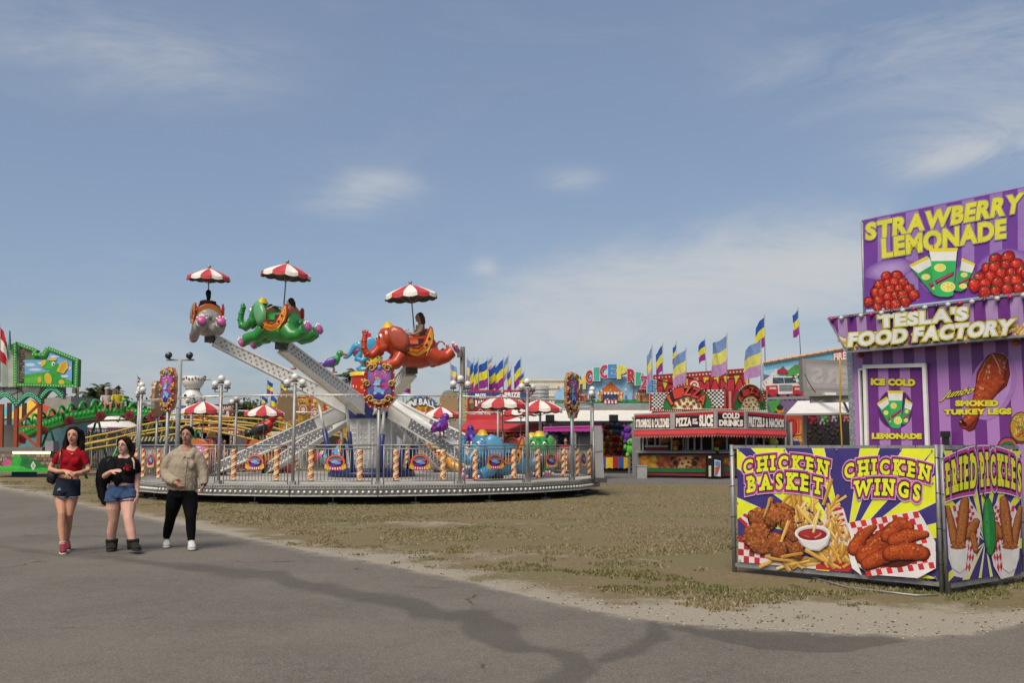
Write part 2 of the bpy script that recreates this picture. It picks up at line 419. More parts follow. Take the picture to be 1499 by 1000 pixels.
def asphalt(G):
    big = G.noise(.5, 5); fine = G.noise(95, 3, .7); mid = G.noise(7, 6, .65); spk = G.noise(240, 2, .5)
    c = G.mix(G.rng(big, .35, .65), (.100, .088, .072), (.138, .122, .101))
    c = G.mix(G.rng(mid, .3, .75, 0, .45), c, (.17, .152, .126))
    c = G.mix(G.rng(mid, .60, .75, 0, .45), c, (.065, .057, .048))
    c = G.mix(G.rng(fine, .48, .70, 0, .9), c, (.24, .22, .19))
    c = G.mix(G.rng(fine, .45, .28, 0, .75), c, (.035, .031, .027))
    st = G.math('ADD', G.attr('stain'), G.math('MULTIPLY', G.math('SUBTRACT', G.noise(2.2, 7, .6), .5), 16))
    sm = G.rng(st, 3.2, -3.4)
    c = G.mix(G.math('MULTIPLY', sm, .52), c, (.058, .05, .043))
    pt = G.rng(G.math('ADD', G.attr('patch'), G.math('MULTIPLY', G.math('SUBTRACT', G.noise(5, 6), .5), 8)), 1.2, -1.2)
    c = G.mix(G.math('MULTIPLY', pt, .5), c, (.055, .05, .045))
    vor = G.n('ShaderNodeTexVoronoi', feature='DISTANCE_TO_EDGE'); vor.inputs['Scale'].default_value = .28
    wv = G.n('ShaderNodeVectorMath', operation='ADD'); nn_ = G.n('ShaderNodeTexNoise'); nn_.inputs['Scale'].default_value = 1.3; nn_.inputs['Detail'].default_value = 6; G.l(G.co, nn_.inputs['Vector'])
    G.l(G.co, wv.inputs[0]); G.l(nn_.outputs['Color'], wv.inputs[1]); G.l(wv.outputs[0], vor.inputs['Vector'])
    crack = G.math('MULTIPLY', G.rng(vor.outputs['Distance'], .006, .002), G.rng(G.noise(.7, 4), .52, .62))
    c = G.mix(G.math('MULTIPLY', crack, .7), c, (.02, .018, .016))
    ds = G.rng(G.math('ADD', G.attr('edge'), G.math('MULTIPLY', G.math('SUBTRACT', G.noise(3.5, 7, .7), .5), 26)), 7, -3)
    c = G.mix(G.math('MULTIPLY', ds, .85), c, (.27, .235, .185))
    G.l(c, G.b.inputs['Base Color']); G.l(G.rng(sm, 0, 1, .95, .8), G.b.inputs['Roughness']); G.b.inputs['Specular IOR Level'].default_value = .18
    G.bump(G.math('ADD', fine, G.math('MULTIPLY', mid, .6)), .5, .006)
def soil(G):
    n1 = G.noise(.42, 6, .6); n2 = G.noise(1.6, 7, .68, dist=.4); n3 = G.noise(14, 5, .7); n4 = G.noise(70, 3, .7); n5 = G.noise(.9, 6, .65)
    c = G.mix(G.rng(n3, .3, .7), (.14, .102, .052), (.22, .17, .10))
    c = G.mix(G.rng(n1, .42, .60, 0, .75), c, (.15, .132, .058))
    c = G.mix(G.rng(n4, .45, .75, 0, .55), c, (.30, .25, .165))
    c = G.mix(G.rng(n4, .45, .28, 0, .6), c, (.065, .05, .028))
    n6 = G.noise(26, 4, .78); c = G.mix(G.rng(n6, .56, .68, 0, .55), c, (.30, .255, .18)); c = G.mix(G.rng(n6, .44, .32, 0, .5), c, (.07, .058, .026))
    sand = G.mix(G.rng(n4, .35, .7), (.27, .235, .18), (.40, .355, .285))
    sand = G.mix(G.rng(n3, .55, .72, 0, .5), sand, (.14, .11, .075))
    f = G.math('ADD', G.math('MULTIPLY', G.math('SUBTRACT', n2, .5), 2.6), G.math('ADD', G.math('MULTIPLY', G.math('SUBTRACT', n5, .5), 1.6), G.math('MULTIPLY', G.math('SUBTRACT', n6, .5), 1.3)))
    f = G.rng(G.math('ADD', G.math('MULTIPLY', f, .34), G.attr('sand')), .36, .62)
    c = G.mix(f, c, sand)
    G.l(c, G.b.inputs['Base Color']); G.b.inputs['Roughness'].default_value = .95; G.b.inputs['Specular IOR Level'].default_value = .15
    G.bump(G.math('ADD', n4, G.math('MULTIPLY', n3, 2)), .7, .02)
M_ASPH = gmat('asphalt', asphalt); M_SOIL = gmat('soil_and_sand', soil)
# wide terrain to the horizon, and the detailed ground in front of it
mb = MB(); mb.add([(-3000, -400, -.03), (3000, -400, -.03), (3000, 4000, -.03), (-3000, 4000, -.03)], [(0, 1, 2, 3)])
tag(mb.build('terrain', mat('distant_grass', (.11, .1, .05), .95, var=.3, scale=.05)), kind='structure')
xs = np.arange(-900, 2301, 6.0); rows = 170
t = np.linspace(0, 1, rows)[:, None]
PX = np.broadcast_to(xs[None, :], (rows, len(xs))).copy()
top = np.full(len(xs), 660.0); bot = np.maximum(edge_y(xs)+16, 668)
PY = top+(bot-top)*t**1.25
ed = edge_y(PX)-PY
sand = np.exp(-np.maximum(ed, 0)/np.interp(PX, [200, 700, 1100, 1500], [22, 36, 44, 40]))*.66
sand += .42*np.exp(-((PX-1180)/330)**2-((PY-905)/34)**2) + .26*np.exp(-((PX-850)/450)**2-((PY-768)/8)**2)+.2*np.exp(-((PX-620)/160)**2-((PY-765)/7)**2)+.2*np.exp(-((PX-980)/260)**2-((PY-828)/13)**2)+.14*np.exp(-((PX-760)/200)**2-((PY-812)/9)**2)
sand += .14*np.exp(-((PX-900)/300)**2-((PY-800)/30)**2) - .10*np.exp(-((PY-735)/16)**2)
tag(gridmesh('ground', PX, PY, 0, {'sand': sand}, M_SOIL), kind='structure')
rows = 260; t = np.linspace(0, 1, rows)[:, None]
PX = np.broadcast_to(xs[None, :], (rows, len(xs))).copy()
rg = np.random.default_rng(3); wob = np.convolve(rg.normal(0, 1, len(xs)), np.ones(5)/5, 'same')*1.6
top = edge_y(xs)+wob; PY = top+(1900-top)*t**1.7
q = .467
trick = [(x*q, 650+y*q, w*q*.78) for x, y, w in ((-60, 318, 8), (20, 325, 9), (80, 338, 9), (200, 350, 12), (350, 357, 22), (430, 370, 15), (530, 385, 22), (700, 398, 34), (740, 408, 40), (880, 415, 30), (930, 445, 42), (1060, 462, 36), (1150, 485, 44), (1280, 500, 48), (1330, 530, 62), (1400, 548, 40), (1499, 545, 44))]
st = seg_dist(PX, PY, trick)
for pts in ([(690, 906, 20), (722, 925, 32), (748, 950, 18), (800, 955, 10), (832, 962, 18), (852, 982, 20), (800, 1010, 26)], [(640, 905, 10), (700, 908, 16)], [(955, 915, 10), (962, 935, 14), (930, 955, 12), (880, 968, 8)], [(40, 786, 4), (160, 786, 3), (330, 784, 3)], [(100, 812, 5), (160, 809, 7), (210, 812, 4)]):
    st = np.minimum(st, seg_dist(PX, PY, pts))
patch = np.minimum(seg_dist(PX, PY, [(930, 905, 6), (1040, 925, 22), (1130, 936, 36), (1230, 942, 32), (1340, 936, 4)]), 99)
tag(gridmesh('asphalt_path', PX, PY, .006, {'stain': np.clip(st, -20, 40), 'patch': np.clip(patch, -20, 40), 'edge': np.clip(PY-edge_y(PX), 0, 60)}, M_ASPH), kind='structure')
mb = MB(); a = gnd(880, 708.5); b = gnd(1500, 708.5)
mb.add([(-12, 50.5, .004), (-4, 38.6, .004), (a.x, 38.0, .004), (60, 37.2, .004), (60, 45.5, .004), (12, 46.6, .004), (-5, 66, .004)], [tuple(range(7))])
tag(mb.build('midway_road', mat('far_asphalt', (.115, .105, .095), .9, var=.15, scale=1.2)), kind='structure')
# short dry grass: blades, thin where the sand shows
def grass(n, seed, ymin):
    g = np.random.default_rng(seed)
    px = g.uniform(-60, 1560, n); e = edge_y(px); py = ymin+(e-2-ymin)*g.uniform(0, 1, n)**.85
    ok = py > ymin; px, py, e = px[ok], py[ok], e[ok]
    X, Y = gnd_np(px, py)
    f = np.zeros(len(X)); gr = np.zeros(len(X))
    for i in range(len(X)):
        f[i] = NZ.noise((X[i]*.55, Y[i]*.55, 1.7))*.5+NZ.noise((X[i]*1.9, Y[i]*1.9, 4.2))*.45+NZ.noise((X[i]*6, Y[i]*6, 9))*.25
        gr[i] = NZ.noise((X[i]*.35, Y[i]*.35, 8.1))+.4*NZ.noise((X[i]*2.5, Y[i]*2.5, 3.3))
    dist = e-py
    lim = -.16+.62*np.exp(-dist/26.0)+.3*np.exp(-((px-850)/450)**2-((py-768)/8)**2)+.25*np.exp(-((px-980)/260)**2-((py-828)/13)**2)+.45*np.exp(-((px-1180)/330)**2-((py-905)/30)**2)
    k = (f > lim) & (g.uniform(0, 1, len(X)) < .9); X, Y, gr, px, py = X[k], Y[k], gr[k], px[k], py[k]
    n = len(X); h = g.uniform(.008, .032, n)*np.where(gr > .25, 1.15, 1); wd = g.uniform(.0035, .008, n)*(1+Y/22)
    th = g.uniform(0, 6.283, n); le = g.uniform(.2, 1.0, n)*h; la = g.uniform(0, 6.283, n)
    dx, dy = np.cos(th)*wd, np.sin(th)*wd
    co = np.empty((n, 3, 3)); co[:, 0] = np.stack([X-dx, Y-dy, 0*X], -1); co[:, 1] = np.stack([X+dx, Y+dy, 0*X], -1)
    co[:, 2] = np.stack([X+np.cos(la)*le, Y+np.sin(la)*le, h], -1)
    c0 = np.array([.165, .128, .06]); c1 = np.array([.31, .255, .155]); c2 = np.array([.135, .132, .05])
    u = g.uniform(0, 1, (n, 1)); c = c0*(1-u)+c1*u; green = (gr+g.normal(0, .25, n) > .22)[:, None]
    c = np.where(green, c2*(.7+.7*u), c)
    cc = np.repeat(np.concatenate([c, np.ones((n, 1))], 1), 3, 0)
    me = bpy.data.meshes.new('grass'); me.vertices.add(3*n); me.vertices.foreach_set('co', co.ravel()); me.loops.add(3*n); me.loops.foreach_set('vertex_index', np.arange(3*n))
    me.polygons.add(n); me.polygons.foreach_set('loop_start', np.arange(0, 3*n, 3)); me.polygons.foreach_set('loop_total', np.full(n, 3)); me.update()
    at_ = me.attributes.new('Col', 'FLOAT_COLOR', 'CORNER'); at_.data.foreach_set('color', cc.ravel())
    o = bpy.data.objects.new('grass', me); COL.objects.link(o); me.materials.append(mat('grass_blade', rough=.8, var=.1, attr=True, spec=.1)); return o
tag(grass(230000, 5, 704), 'short patchy brown and green grass over sandy soil', 'grass', kind='stuff')
g = random.Random(11); mb = MB()
for i in range(900):     # pale bits and leaf litter along the sandy verge
    px = g.uniform(300, 1550); py = edge_y(px)-abs(g.gauss(0, 24))+3
    p = gnd(px, py, .006); r = g.uniform(.003, .009); mb.ball(p, (r*1.4, r, r*.6), 5, 3, g.choice(['b5ac9a', 'a89d88', '6b5a3c', '4a3b24', 'c0b8a8', '5a4a30']))
tag(mb.build('gravel', mat('pebble', rough=.9, attr=True, var=.2)), 'small pale pebbles and leaf litter along the sandy path edge', 'gravel', kind='stuff')
# ================================================================ art helpers
def checks(c, q, nu, nv, ca='d8d2cf', cb='b5232c', base=True, fade=0):
    tl, tr, br, bl = [V((a, b, 0)) for a, b in q]
    f = lambda u, v: (lambda p: (p.x, p.y))(tl.lerp(tr, u).lerp(bl.lerp(br, u), v))
    if base: c.poly(q, ca)
    for i in range(nu):
        for j in range(nv):
            if (i+j) % 2: continue
            k = 1
            c.poly([f(i/nu, j/nv), f((i+1)/nu, j/nv), f((i+1)/nu, (j+1)/nv), f(i/nu, (j+1)/nv)], tuple(x*rnd.uniform(.8, 1.25) for x in lin(cb))); c.z -= c.step
    c.up()
def rays(c, ctr, poly_edges, col, edge=None):
    for a, b in poly_edges:
        c.poly([ctr, a, b], col)
        if edge:
            for p in (a, b): c.line([ctr, p], 3, edge)
def fry(c, x, y, L, ang, w=17, tone=None):
    t = lin(tone or rnd.choice(['c99a48', 'b98536', 'd2ac60', 'a87428', 'c4903a', 'd8bb78', 'b58a48', 'cfa554'])); w *= rnd.uniform(.75, 1.15)
    a = R(ang); dx, dy = math.cos(a)*L/2, math.sin(a)*L/2; b = rnd.uniform(-12, 12)
    pts = [(x-dx, y-dy), (x-dx*.3-dy/L*b, y-dy*.3+dx/L*b), (x+dx*.4-dy/L*b*.6, y+dy*.4+dx/L*b*.6), (x+dx, y+dy)]; w2 = w*rnd.uniform(.6, 1)
    k = lambda f: tuple(v*f for v in t)
    c.line(pts, w+3, k(.45), w2+2); c.line(pts, w, t, w2)
    n = (-math.sin(a)*w*.25, math.cos(a)*w*.25); sg = 1 if n[1] < 0 else -1
    c.line([(p[0]+sg*n[0], p[1]+sg*n[1]) for p in pts], w*.34, k(1.25), w2*.25); c.line([(p[0]-sg*n[0], p[1]-sg*n[1]) for p in pts], w*.3, k(.72), w2*.3)
    if rnd.random() < .5: c.blob(x+dx*.8, y+dy*.8, w*.5, w*.35, k(.6), t, ang, .2, 8)
def crumbed(c, cx, cy, rx, ry, rot=0, n=46, pal=('8a4a24', '7d4220', '98582c', '70381a', '8f5028', 'a0622f'), seed=0):
    g = random.Random(seed)
    c.blob(cx, cy+2, rx*1.05, ry*1.06, '5a2a12', '2a1206', rot, .1, 22, seed); c.blob(cx, cy, rx*.98, ry*.97, '96582c', '5f2e14', rot, .09, 22, seed+1, .1, (-.1, -.3))
    co, s_ = math.cos(R(rot)), math.sin(R(rot))
    for i in range(int(n*2.6)):
        t = g.uniform(0, 6.28); q = math.sqrt(g.uniform(0, .95)); x, y = rx*q*math.cos(t), ry*q*math.sin(t)
        X, Y = cx+x*co-y*s_, cy+x*s_+y*co; r = g.uniform(.05, .13)*min(rx, ry)+2
        l_ = lin(g.choice(pal)); lit = g.uniform(.75, 1.2)*(1.1-.45*(Y-cy)/max(rx, ry))
        c.blob(X, Y, r*g.uniform(.8, 1.5), r, tuple(min(1, v*1.25*lit) for v in l_), tuple(v*.72*lit for v in l_), g.uniform(0, 180), .35, 8, i, .12, (-.2, -.3))
def drum(c, pts, ws, pal, seed=0, n=90):
    """a smooth printed piece of meat: nested outlines along a curve, mottled, with small highlights"""
    g = random.Random(seed); P_ = [V((a, b, 0)) for a, b in pts]; m = 14; ctr = []; wd = []
    for i in range(m+1):
        t = i/m*(len(P_)-1); k = min(int(t), len(P_)-2); ctr.append(P_[k].lerp(P_[k+1], t-k)); q = i/m*(len(ws)-1); k = min(int(q), len(ws)-2); wd.append(ws[k]+(ws[k+1]-ws[k])*(q-k))
    for _ in range(2): ctr = [ctr[0]]+[(ctr[i-1]+ctr[i]*2+ctr[i+1])/4 for i in range(1, m)]+[ctr[m]]
    wd = [w_*g.uniform(.92, 1.08) for w_ in wd]
    def hull(f, dx=0, dy=0):
        L_, R_ = [], []
        for i in range(m+1):
            d = (ctr[min(i+1, m)]-ctr[max(i-1, 0)]).normalized(); nn = V((-d.y, d.x, 0))*wd[i]*f; L_.append(ctr[i]+nn); R_.append(ctr[i]-nn)
        def cap(p, d, r): a0 = math.atan2(d.y, d.x); return [p+V((math.cos(a0+t), math.sin(a0+t), 0))*r for t in (.9, .45, 0, -.45, -.9)]
        de = (ctr[m]-ctr[m-1]).normalized(); ds = (ctr[0]-ctr[1]).normalized()
        return [(p.x+dx, p.y+dy) for p in L_+cap(ctr[m], de, wd[m]*f)+R_[::-1]+cap(ctr[0], ds, wd[0]*f)]
    b0, b1, b2, b3 = [lin(x) for x in pal]
    c.poly(hull(1.08, 2, 4), b0); c.poly(hull(1.0), b1); c.poly(hull(.8, -1, -3), tuple((b1[j]+b2[j])/2 for j in range(3))); c.poly(hull(.55, -2, -6), b2)
    for i in range(n):
        k = g.randrange(m+1); u = g.uniform(-.88, .88); d = (ctr[min(k+1, m)]-ctr[max(k-1, 0)]).normalized(); p = ctr[k]+V((-d.y, d.x, 0))*wd[k]*u+d*g.uniform(-8, 8)
        sh = 1.05-.4*(p.y-ctr[k].y)/max(wd[k], 1); t_ = g.random(); cc_ = tuple((b1[j]*t_+b2[j]*(1-t_))*sh*g.uniform(.75, 1.25) for j in range(3))
        c.blob(p.x, p.y, wd[k]*g.uniform(.10, .3), wd[k]*g.uniform(.06, .16), cc_, tuple((b1[j]+b2[j])/2*sh for j in range(3)), g.uniform(0, 180), .3, 9, i)
    for i in range(n//6):
        k = g.randrange(1, m); d = (ctr[k+1]-ctr[k-1]).normalized(); nn = V((-d.y, d.x, 0)); nn = nn if nn.y < 0 else -nn; p = ctr[k]+nn*wd[k]*g.uniform(.15, .6)
        c.blob(p.x, p.y, wd[k]*g.uniform(.08, .2), wd[k]*g.uniform(.03, .07), b3, tuple((b3[j]+b2[j])/2 for j in range(3)), math.degrees(math.atan2(d.y, d.x))+g.uniform(-20, 20), .3, 8, i)
WPAL = ('2c0d05', '6f2409', 'a8481a', 'd88f52')
def wing(c, pts, ws, seed=0): drum(c, pts, (ws[0], (ws[0]+ws[-1])*.62, ws[-1]) if len(ws) == 2 else ws, WPAL, seed)
YEL, PUR = 'd3d62b', '3b3170'
# ================================================================ banner fence beside the path
def fence_frame(A, B, H, label, name='banner_fence', nlegs=(0, 1), low=.085):
    t = thing(name, label, 'banner fence', (A.x, A.y, 0), group='steel fence panels hung with food banners')
    d = (B-A).normalized(); n = V((d.y, -d.x, 0))
    if n.dot(-A) < 0: n = -n
    for z, w_ in ((H-.022, .042), (low, .04)):
        mb = MB(); mb.bar(A+d*.02+V((0, 0, z)), B-d*.02+V((0, 0, z)), w_); mb.build('rail', STEEL, t)
    for P_ in (A, B):
        m2 = MB(); m2.tube([P_+V((0, 0, -.02)), P_+V((0, 0, H+.005))], .026, 10); m2.build('post', STEEL, t)
    L = (B-A).length
    for k in range(4):
        for P_, sgn in ((A, -1), (B, 1)):
            z = .28+k*(H-.4)/3; m3 = MB(); m3.tube([P_+d*(-sgn*.06)+V((0, 0, z+.01)), P_+n*.03+V((0, 0, z)), P_+d*sgn*.05+V((0, 0, z-.01))], .0035, 5); m3.build('cable_tie', BLACK, t)
    for k in range(6):
        p = A+d*(L*(k+.5)/6); m3 = MB(); m3.tube([p+V((0, 0, H-.07)), p+n*.03+V((0, 0, H)), p-n*.03+V((0, 0, H+.005)), p-n*.03+V((rnd.uniform(-.02, .02), 0, H-.06))], .0035, 5); m3.build('cable_tie', BLACK, t)
    for s_ in (.25, .6, .8): m4 = MB(); m4.bar(A+d*L*s_+V((0, 0, low))-n*.03, A+d*L*s_+V((0, 0, .2))-n*.03, .02); m4.build('brace', STEEL, t)
    m4 = MB(); m4.bar(B-d*.06+V((0, 0, .05))-n*.03, B-d*.03+V((0, 0, .55))-n*.03, .02); m4.build('brace', STEEL, t)
    return t, d, n
def vinyl(c, quad, thing_, name, col, n=24):
    """a hanging vinyl sheet with a little sag and ripple, its art just in front"""
    tl, tr, br, bl = [V((a, b, 0)) for a, b in quad]
    pl = [c.P(p.x, p.y) for p in (tl, tr, br, bl)]; mb = MB(); vs = []
    th = .0025
    mb.prism([p-c.n*.0035 for p in pl], c.n, th, col); return mb.build(name, PRINT, thing_)
A = gnd(1075.5, 838); B = gnd(1379.5, 869)
tf, d1, n1 = fence_frame(A, B, 1.45, 'long steel fence panel with the chicken basket and wings banner, beside the sandy path')
c = Canvas((1060, 640, 1390, 880), 1375, A+n1*.035, n1)
Q = [(78, 68), (1285, 70), (1300, 868), (88, 765)]
vin = vinyl(c, Q, tf, 'banner', PUR)
ct = (745, 665)
rays(c, ct, [((79, 72), (80, 190)), ((165, 68), (370, 68)), ((535, 68), (610, 68)), ((830, 69), (950, 69)), ((1090, 70), (1284, 70)), ((1287, 235), (1291, 400)), ((80, 370), (82, 497)), ((1294, 525), (1296, 615)),
            ((640, 820), (560, 812)), ((1180, 860), (1299, 866))], YEL, 'c9c6cf')
c.poly([(1284, 70), (1285, 180), (1120, 300)], YEL)
# left picture: fried chicken, fries and a dip cup in checked paper
checks(c, [(88, 600), (255, 640), (250, 776), (88, 762)], 5, 4, 'cfc6c2', 'a82a33')
checks(c, [(85, 500), (140, 455), (250, 480), (240, 660)], 4, 3, 'cfc0bd', '9c2733')
c.poly([(610, 480), (620, 430), (700, 415), (730, 440), (765, 560), (770, 800), (640, 815), (560, 700)], 'cdbfb9')
for k in range(5): c.poly([(622+k*4, 450+k*36), (715+k*9, 425+k*36), (722+k*9, 442+k*36), (626+k*4, 468+k*36)], 'a9252f')
c.poly([(560, 770), (760, 700), (800, 790), (760, 822), (560, 808)], 'b02a35'); c.poly([(250, 700), (560, 740), (560, 806), (250, 776)], 'cfc3bb')
g = random.Random(4)
for i in range(46): fry(c, g.uniform(400, 700), g.uniform(385, 600), g.uniform(80, 150), g.uniform(30, 150), g.uniform(15, 22))
for x, y, L, a in ((275, 425, 120, 105), (420, 385, 110, 80), (460, 380, 110, 95), (535, 400, 110, 88), (632, 335, 170, 108), (500, 480, 170, 50), (560, 500, 130, 115), (690, 560, 150, 60), (375, 390, 120, 130)): fry(c, x, y, L, a, 21)
for i in range(40): fry(c, g.uniform(270, 780), 700+g.uniform(-30, 75)+max(0, (g.random()-.5))*20, g.uniform(90, 150), g.uniform(-40, 60), g.uniform(16, 24))
for i in range(16): fry(c, g.uniform(640, 770), g.uniform(560, 720), g.uniform(90, 150), g.uniform(20, 130), 22)
for k, (x, y, rx, ry, ro) in enumerate(((235, 500, 90, 60, 25), (350, 450, 85, 48, 10), (205, 600, 85, 75, -10), (230, 660, 75, 50, 10), (330, 660, 60, 85, -15), (300, 480, 50, 60, 30), (380, 500, 48, 60, -20), (440, 650, 52, 100, -12), (410, 560, 45, 80, -25))): crumbed(c, x, y, rx, ry, ro, 60, seed=k)
for x, y, L, a in ((380, 575, 140, 110), (270, 430, 120, 108), (420, 720, 130, -10), (560, 720, 130, 30), (350, 745, 120, 8)): fry(c, x, y, L, a, 20)
c.poly([(442, 580), (660, 600), (640, 660), (590, 695), (530, 690), (485, 660), (470, 640)], 'aaa7a5'); c.poly([(450, 590), (652, 600), (630, 655), (585, 685), (535, 682), (492, 655)], 'cbc8c6')
c.ell(548, 587, 108, 52, 'dcd9d6'); c.ell(548, 588, 96, 43, 'b9b4b2'); c.ell(548, 594, 88, 36, '7e2020'); c.ell(540, 590, 70, 24, '992b2b'); c.line([(560, 615), (590, 600), (600, 585)], 6, 'cf8f8c'); c.line([(500, 600), (530, 612)], 5, 'bd5a58'); fry(c, 570, 520, 130, 105, 19)
# right picture: glazed wings on checked paper
c.poly([(760, 525), (900, 505), (1185, 445), (1240, 540), (1300, 700), (1300, 800), (1190, 860), (900, 838), (830, 790)], 'd6d0ce')
checks(c, [(775, 520), (1190, 452), (1296, 800), (880, 850)], 13, 9, 'd2c8c6', 'bb2a31')
c.poly([(1195, 455), (1225, 500), (1298, 640), (1298, 770)], 'cfc9c4'); c.poly([(765, 620), (850, 845), (790, 800), (765, 700)], 'd8d4d0')
c.ell(1010, 690, 190, 105, '4a1a0c', 8)
wing(c, [(800, 680), (850, 600), (925, 545)], (42, 16), 1); wing(c, [(865, 720), (960, 640), (1040, 560)], (52, 44), 2); wing(c, [(1000, 600), (1080, 520), (1140, 545)], (40, 26), 3)
wing(c, [(1050, 625), (1130, 600), (1240, 590)], (48, 20), 4); wing(c, [(880, 770), (980, 725), (1060, 690)], (36, 40), 5); wing(c, [(1020, 705), (1120, 690), (1220, 705)], (44, 42), 6)
c.done('food_picture', subpart=True, parent=vin)
LAY = [(.215, 'cfc6cf'), (.188, 'a93a86'), (.105, '15101a'), (.043, 'd3d62b')]; c.z = .012
c.text('CHICKEN', [(122, 143), (636, 152), (630, 240), (126, 226)], LAY, 1, 34); c.text('BASKET', [(150, 245), (602, 252), (598, 350), (152, 336)], LAY, 1, 28); c.done('lettering', subpart=True, parent=vin)
c.text('CHICKEN', [(738, 165), (1258, 180), (1250, 268), (742, 252)], LAY, 1, 36); c.text('WINGS', [(805, 272), (1200, 292), (1192, 387), (803, 364)], LAY, 1, 22)
c.done('lettering', subpart=True, parent=vin)
g = MB()
for x, y in ((95, 80), (370, 78), (690, 79), (1080, 78), (1270, 82), (1275, 280), (1288, 660), (1290, 855), (100, 750), (85, 400), (480, 805), (1000, 838)):
    p = c.P(x, y); g.ball(p, .009, 8, 4, '4a4a4a')
sub(g, 'grommet', STEEL, vin)
A2 = gnd(1388.5, 871.5); B2 = gnd(1500.5, 853)
tf2, d2, n2 = fence_frame(A2, B2, 1.45, 'short steel fence panel with a fried pickles banner, in front of the purple food trailer')
c = Canvas((1370, 640, 1499, 880), 538, A2+n2*.035, n2)
vin = vinyl(c, [(42, 83), (522, 86), (522, 832), (75, 885)], tf2, 'banner', PUR)
rays(c, (300, 640), [((42, 84), (95, 84)), ((155, 84), (210, 85)), ((252, 85), (300, 85)), ((350, 85), (395, 85)), ((455, 86), (521, 86)), ((48, 330), (50, 410)), ((522, 300), (522, 370)), ((76, 830), (75, 884)), ((160, 875), (200, 870)), ((400, 846), (430, 843)), ((522, 620), (522, 680)), ((260, 862), (275, 861)), ((330, 855), (345, 853))], YEL, 'c9c6cf')
for sx, x0 in ((1, 0), (-1, 578)):
    X = lambda x: x0+sx*x
    c.poly([(X(62), 500), (X(110), 420), (X(160), 370), (X(215), 400), (X(275), 500), (X(262), 640), (X(230), 790), (X(185), 868), (X(110), 850), (X(75), 740)], 'd2cbc8')
    checks(c, [(X(100), 420), (X(225), 420), (X(262), 640), (X(190), 860)], 7, 12, 'd0c6c4', 'ba2a33')
    PP = ('3a1a08', '7d4018', 'ad6a30', 'd8a468')
    drum(c, [(X(245), 515), (X(215), 560), (X(188), 600)], (22, 32, 24), PP, 31, 60); drum(c, [(X(222), 600), (X(240), 690)], (20, 16), PP, 32, 40); drum(c, [(X(70), 430), (X(88), 520), (X(112), 650)], (12, 22, 24), PP, 33, 60); drum(c, [(X(172), 385), (X(160), 500), (X(140), 665)], (24, 32, 30), PP, 34, 90)
    c.poly([(X(72), 668), (X(125), 690), (X(192), 665), (X(178), 800), (X(140), 830), (X(95), 800)], 'd5d2cd'); c.ell(X(132), 668, 60, 20, 'c5c0ba'); c.ell(X(132), 672, 50, 14, '8a4a24')
    for i in range(5): c.blob(X(105+i*14), 655+i % 2*12, 16, 20, 'b06a32', '6a3212', 0, .15, 10, i)
# the pickle itself, left plain
c.ell(318, 548, 40, 180, '0d3a1c', -3, 28); c.ell(318, 547, 35, 174, '1f7a37', -3, 28); c.ell(306, 530, 12, 140, '2f9146', -3, 20); c.line([(300, 375), (285, 358), (282, 340)], 9, '0d3a1c')
for x, y in ((300, 430), (330, 470), (302, 520), (334, 560), (305, 600), (325, 640), (308, 680)): c.ell(x, y, 4, 5, '12602a')
c.done('food_picture', subpart=True, parent=vin)
c.z = .012; c.text('FRIED', [(55, 170), (240, 105), (240, 300), (62, 345)], LAY, 1, 8); c.text('PICKLES', [(262, 105), (512, 165), (512, 330), (272, 295)], LAY, 1, 22)
c.done('lettering', subpart=True, parent=vin)
# loose things under the panels
for k, (px, py, s_, lab) in enumerate(((1290, 868, .16, 'grey cinder block under the long banner panel near the corner'), (1425, 868, .15, 'grey cinder block under the short banner panel nearest the corner'), (1470, 862, .2, 'pale cinder block under the right end of the short banner panel'))):
    p = (A.lerp(B, .72)-n1*.28, A2.lerp(B2, .3)-n2*.25, A2.lerp(B2, .78)-n2*.25)[k]; p.z = -.03; mb = MB(); L = s_*1.9
    R_ = M.Rotation(rnd.uniform(-.3, .3)-.8, 3, 'Z')
    for a, sz in (((-L/2+.02, 0), (.04, s_, .17)), ((0, 0), (.035, s_-.07, .165)), ((L/2-.02, 0), (.04, s_, .17)), ((0, s_/2-.02), (L-.08, .035, .17)), ((0, -s_/2+.02), (L-.08, .035, .17))):
        mb.box(p+R_ @ V((a[0], a[1], .085)), sz, R_)
    tag(mb.build('cinder_block', mat('concrete', (.3, .29, .27), .95, var=.2, bump=.5)), lab, 'block', 'cinder blocks under the banners')
mb = MB(); pts = [gnd(1190, 848), gnd(1240, 862), gnd(1290, 868), gnd(1340, 874), gnd(1375, 873)]
mb.tube([p+V((0, 0, .012)) for p in pts], .011, 6); tag(mb.build('metal_rod', STEEL), 'thin metal rod lying on the grass under the long banner', 'rod')

# ================================================================ purple food trailer
L0 = at(1253, 652, 15.0); L1 = at(1499, 652, 12.9); L0.z = L1.z = 0
tu = (L1-L0).normalized(); tn = V((tu.y, -tu.x, 0)); tn = tn if tn.dot(-L0) > 0 else -tn
TL_ = 5.4
tr = thing('food_trailer', 'purple striped food trailer with a lemonade banner on its roof, behind the banner fence', 'food trailer', L0)
def W(s_, z, o=0): return L0+tu*s_+tn*o+V((0, 0, z))
PA, PB = '6b2f7c', 'a878b4'
TOP = onplane(1250, 500, L0, tn).z
mb = MB(); s_ = 0; k = 0; wd = .172
while s_ < TL_:
    e = min(TL_, s_+wd); mb.add([W(s_, .45), W(e, .45), W(e, TOP), W(s_, TOP)], [(0, 1, 2, 3)], PB if k % 2 == 0 else PA); s_ = e; k += 1
wallo = mb.build('wall', mat('trailer_wrap', rough=.32, var=.05, scale=2, attr=True, dirt=.05, bump=.06, bscale=2.5), tr)
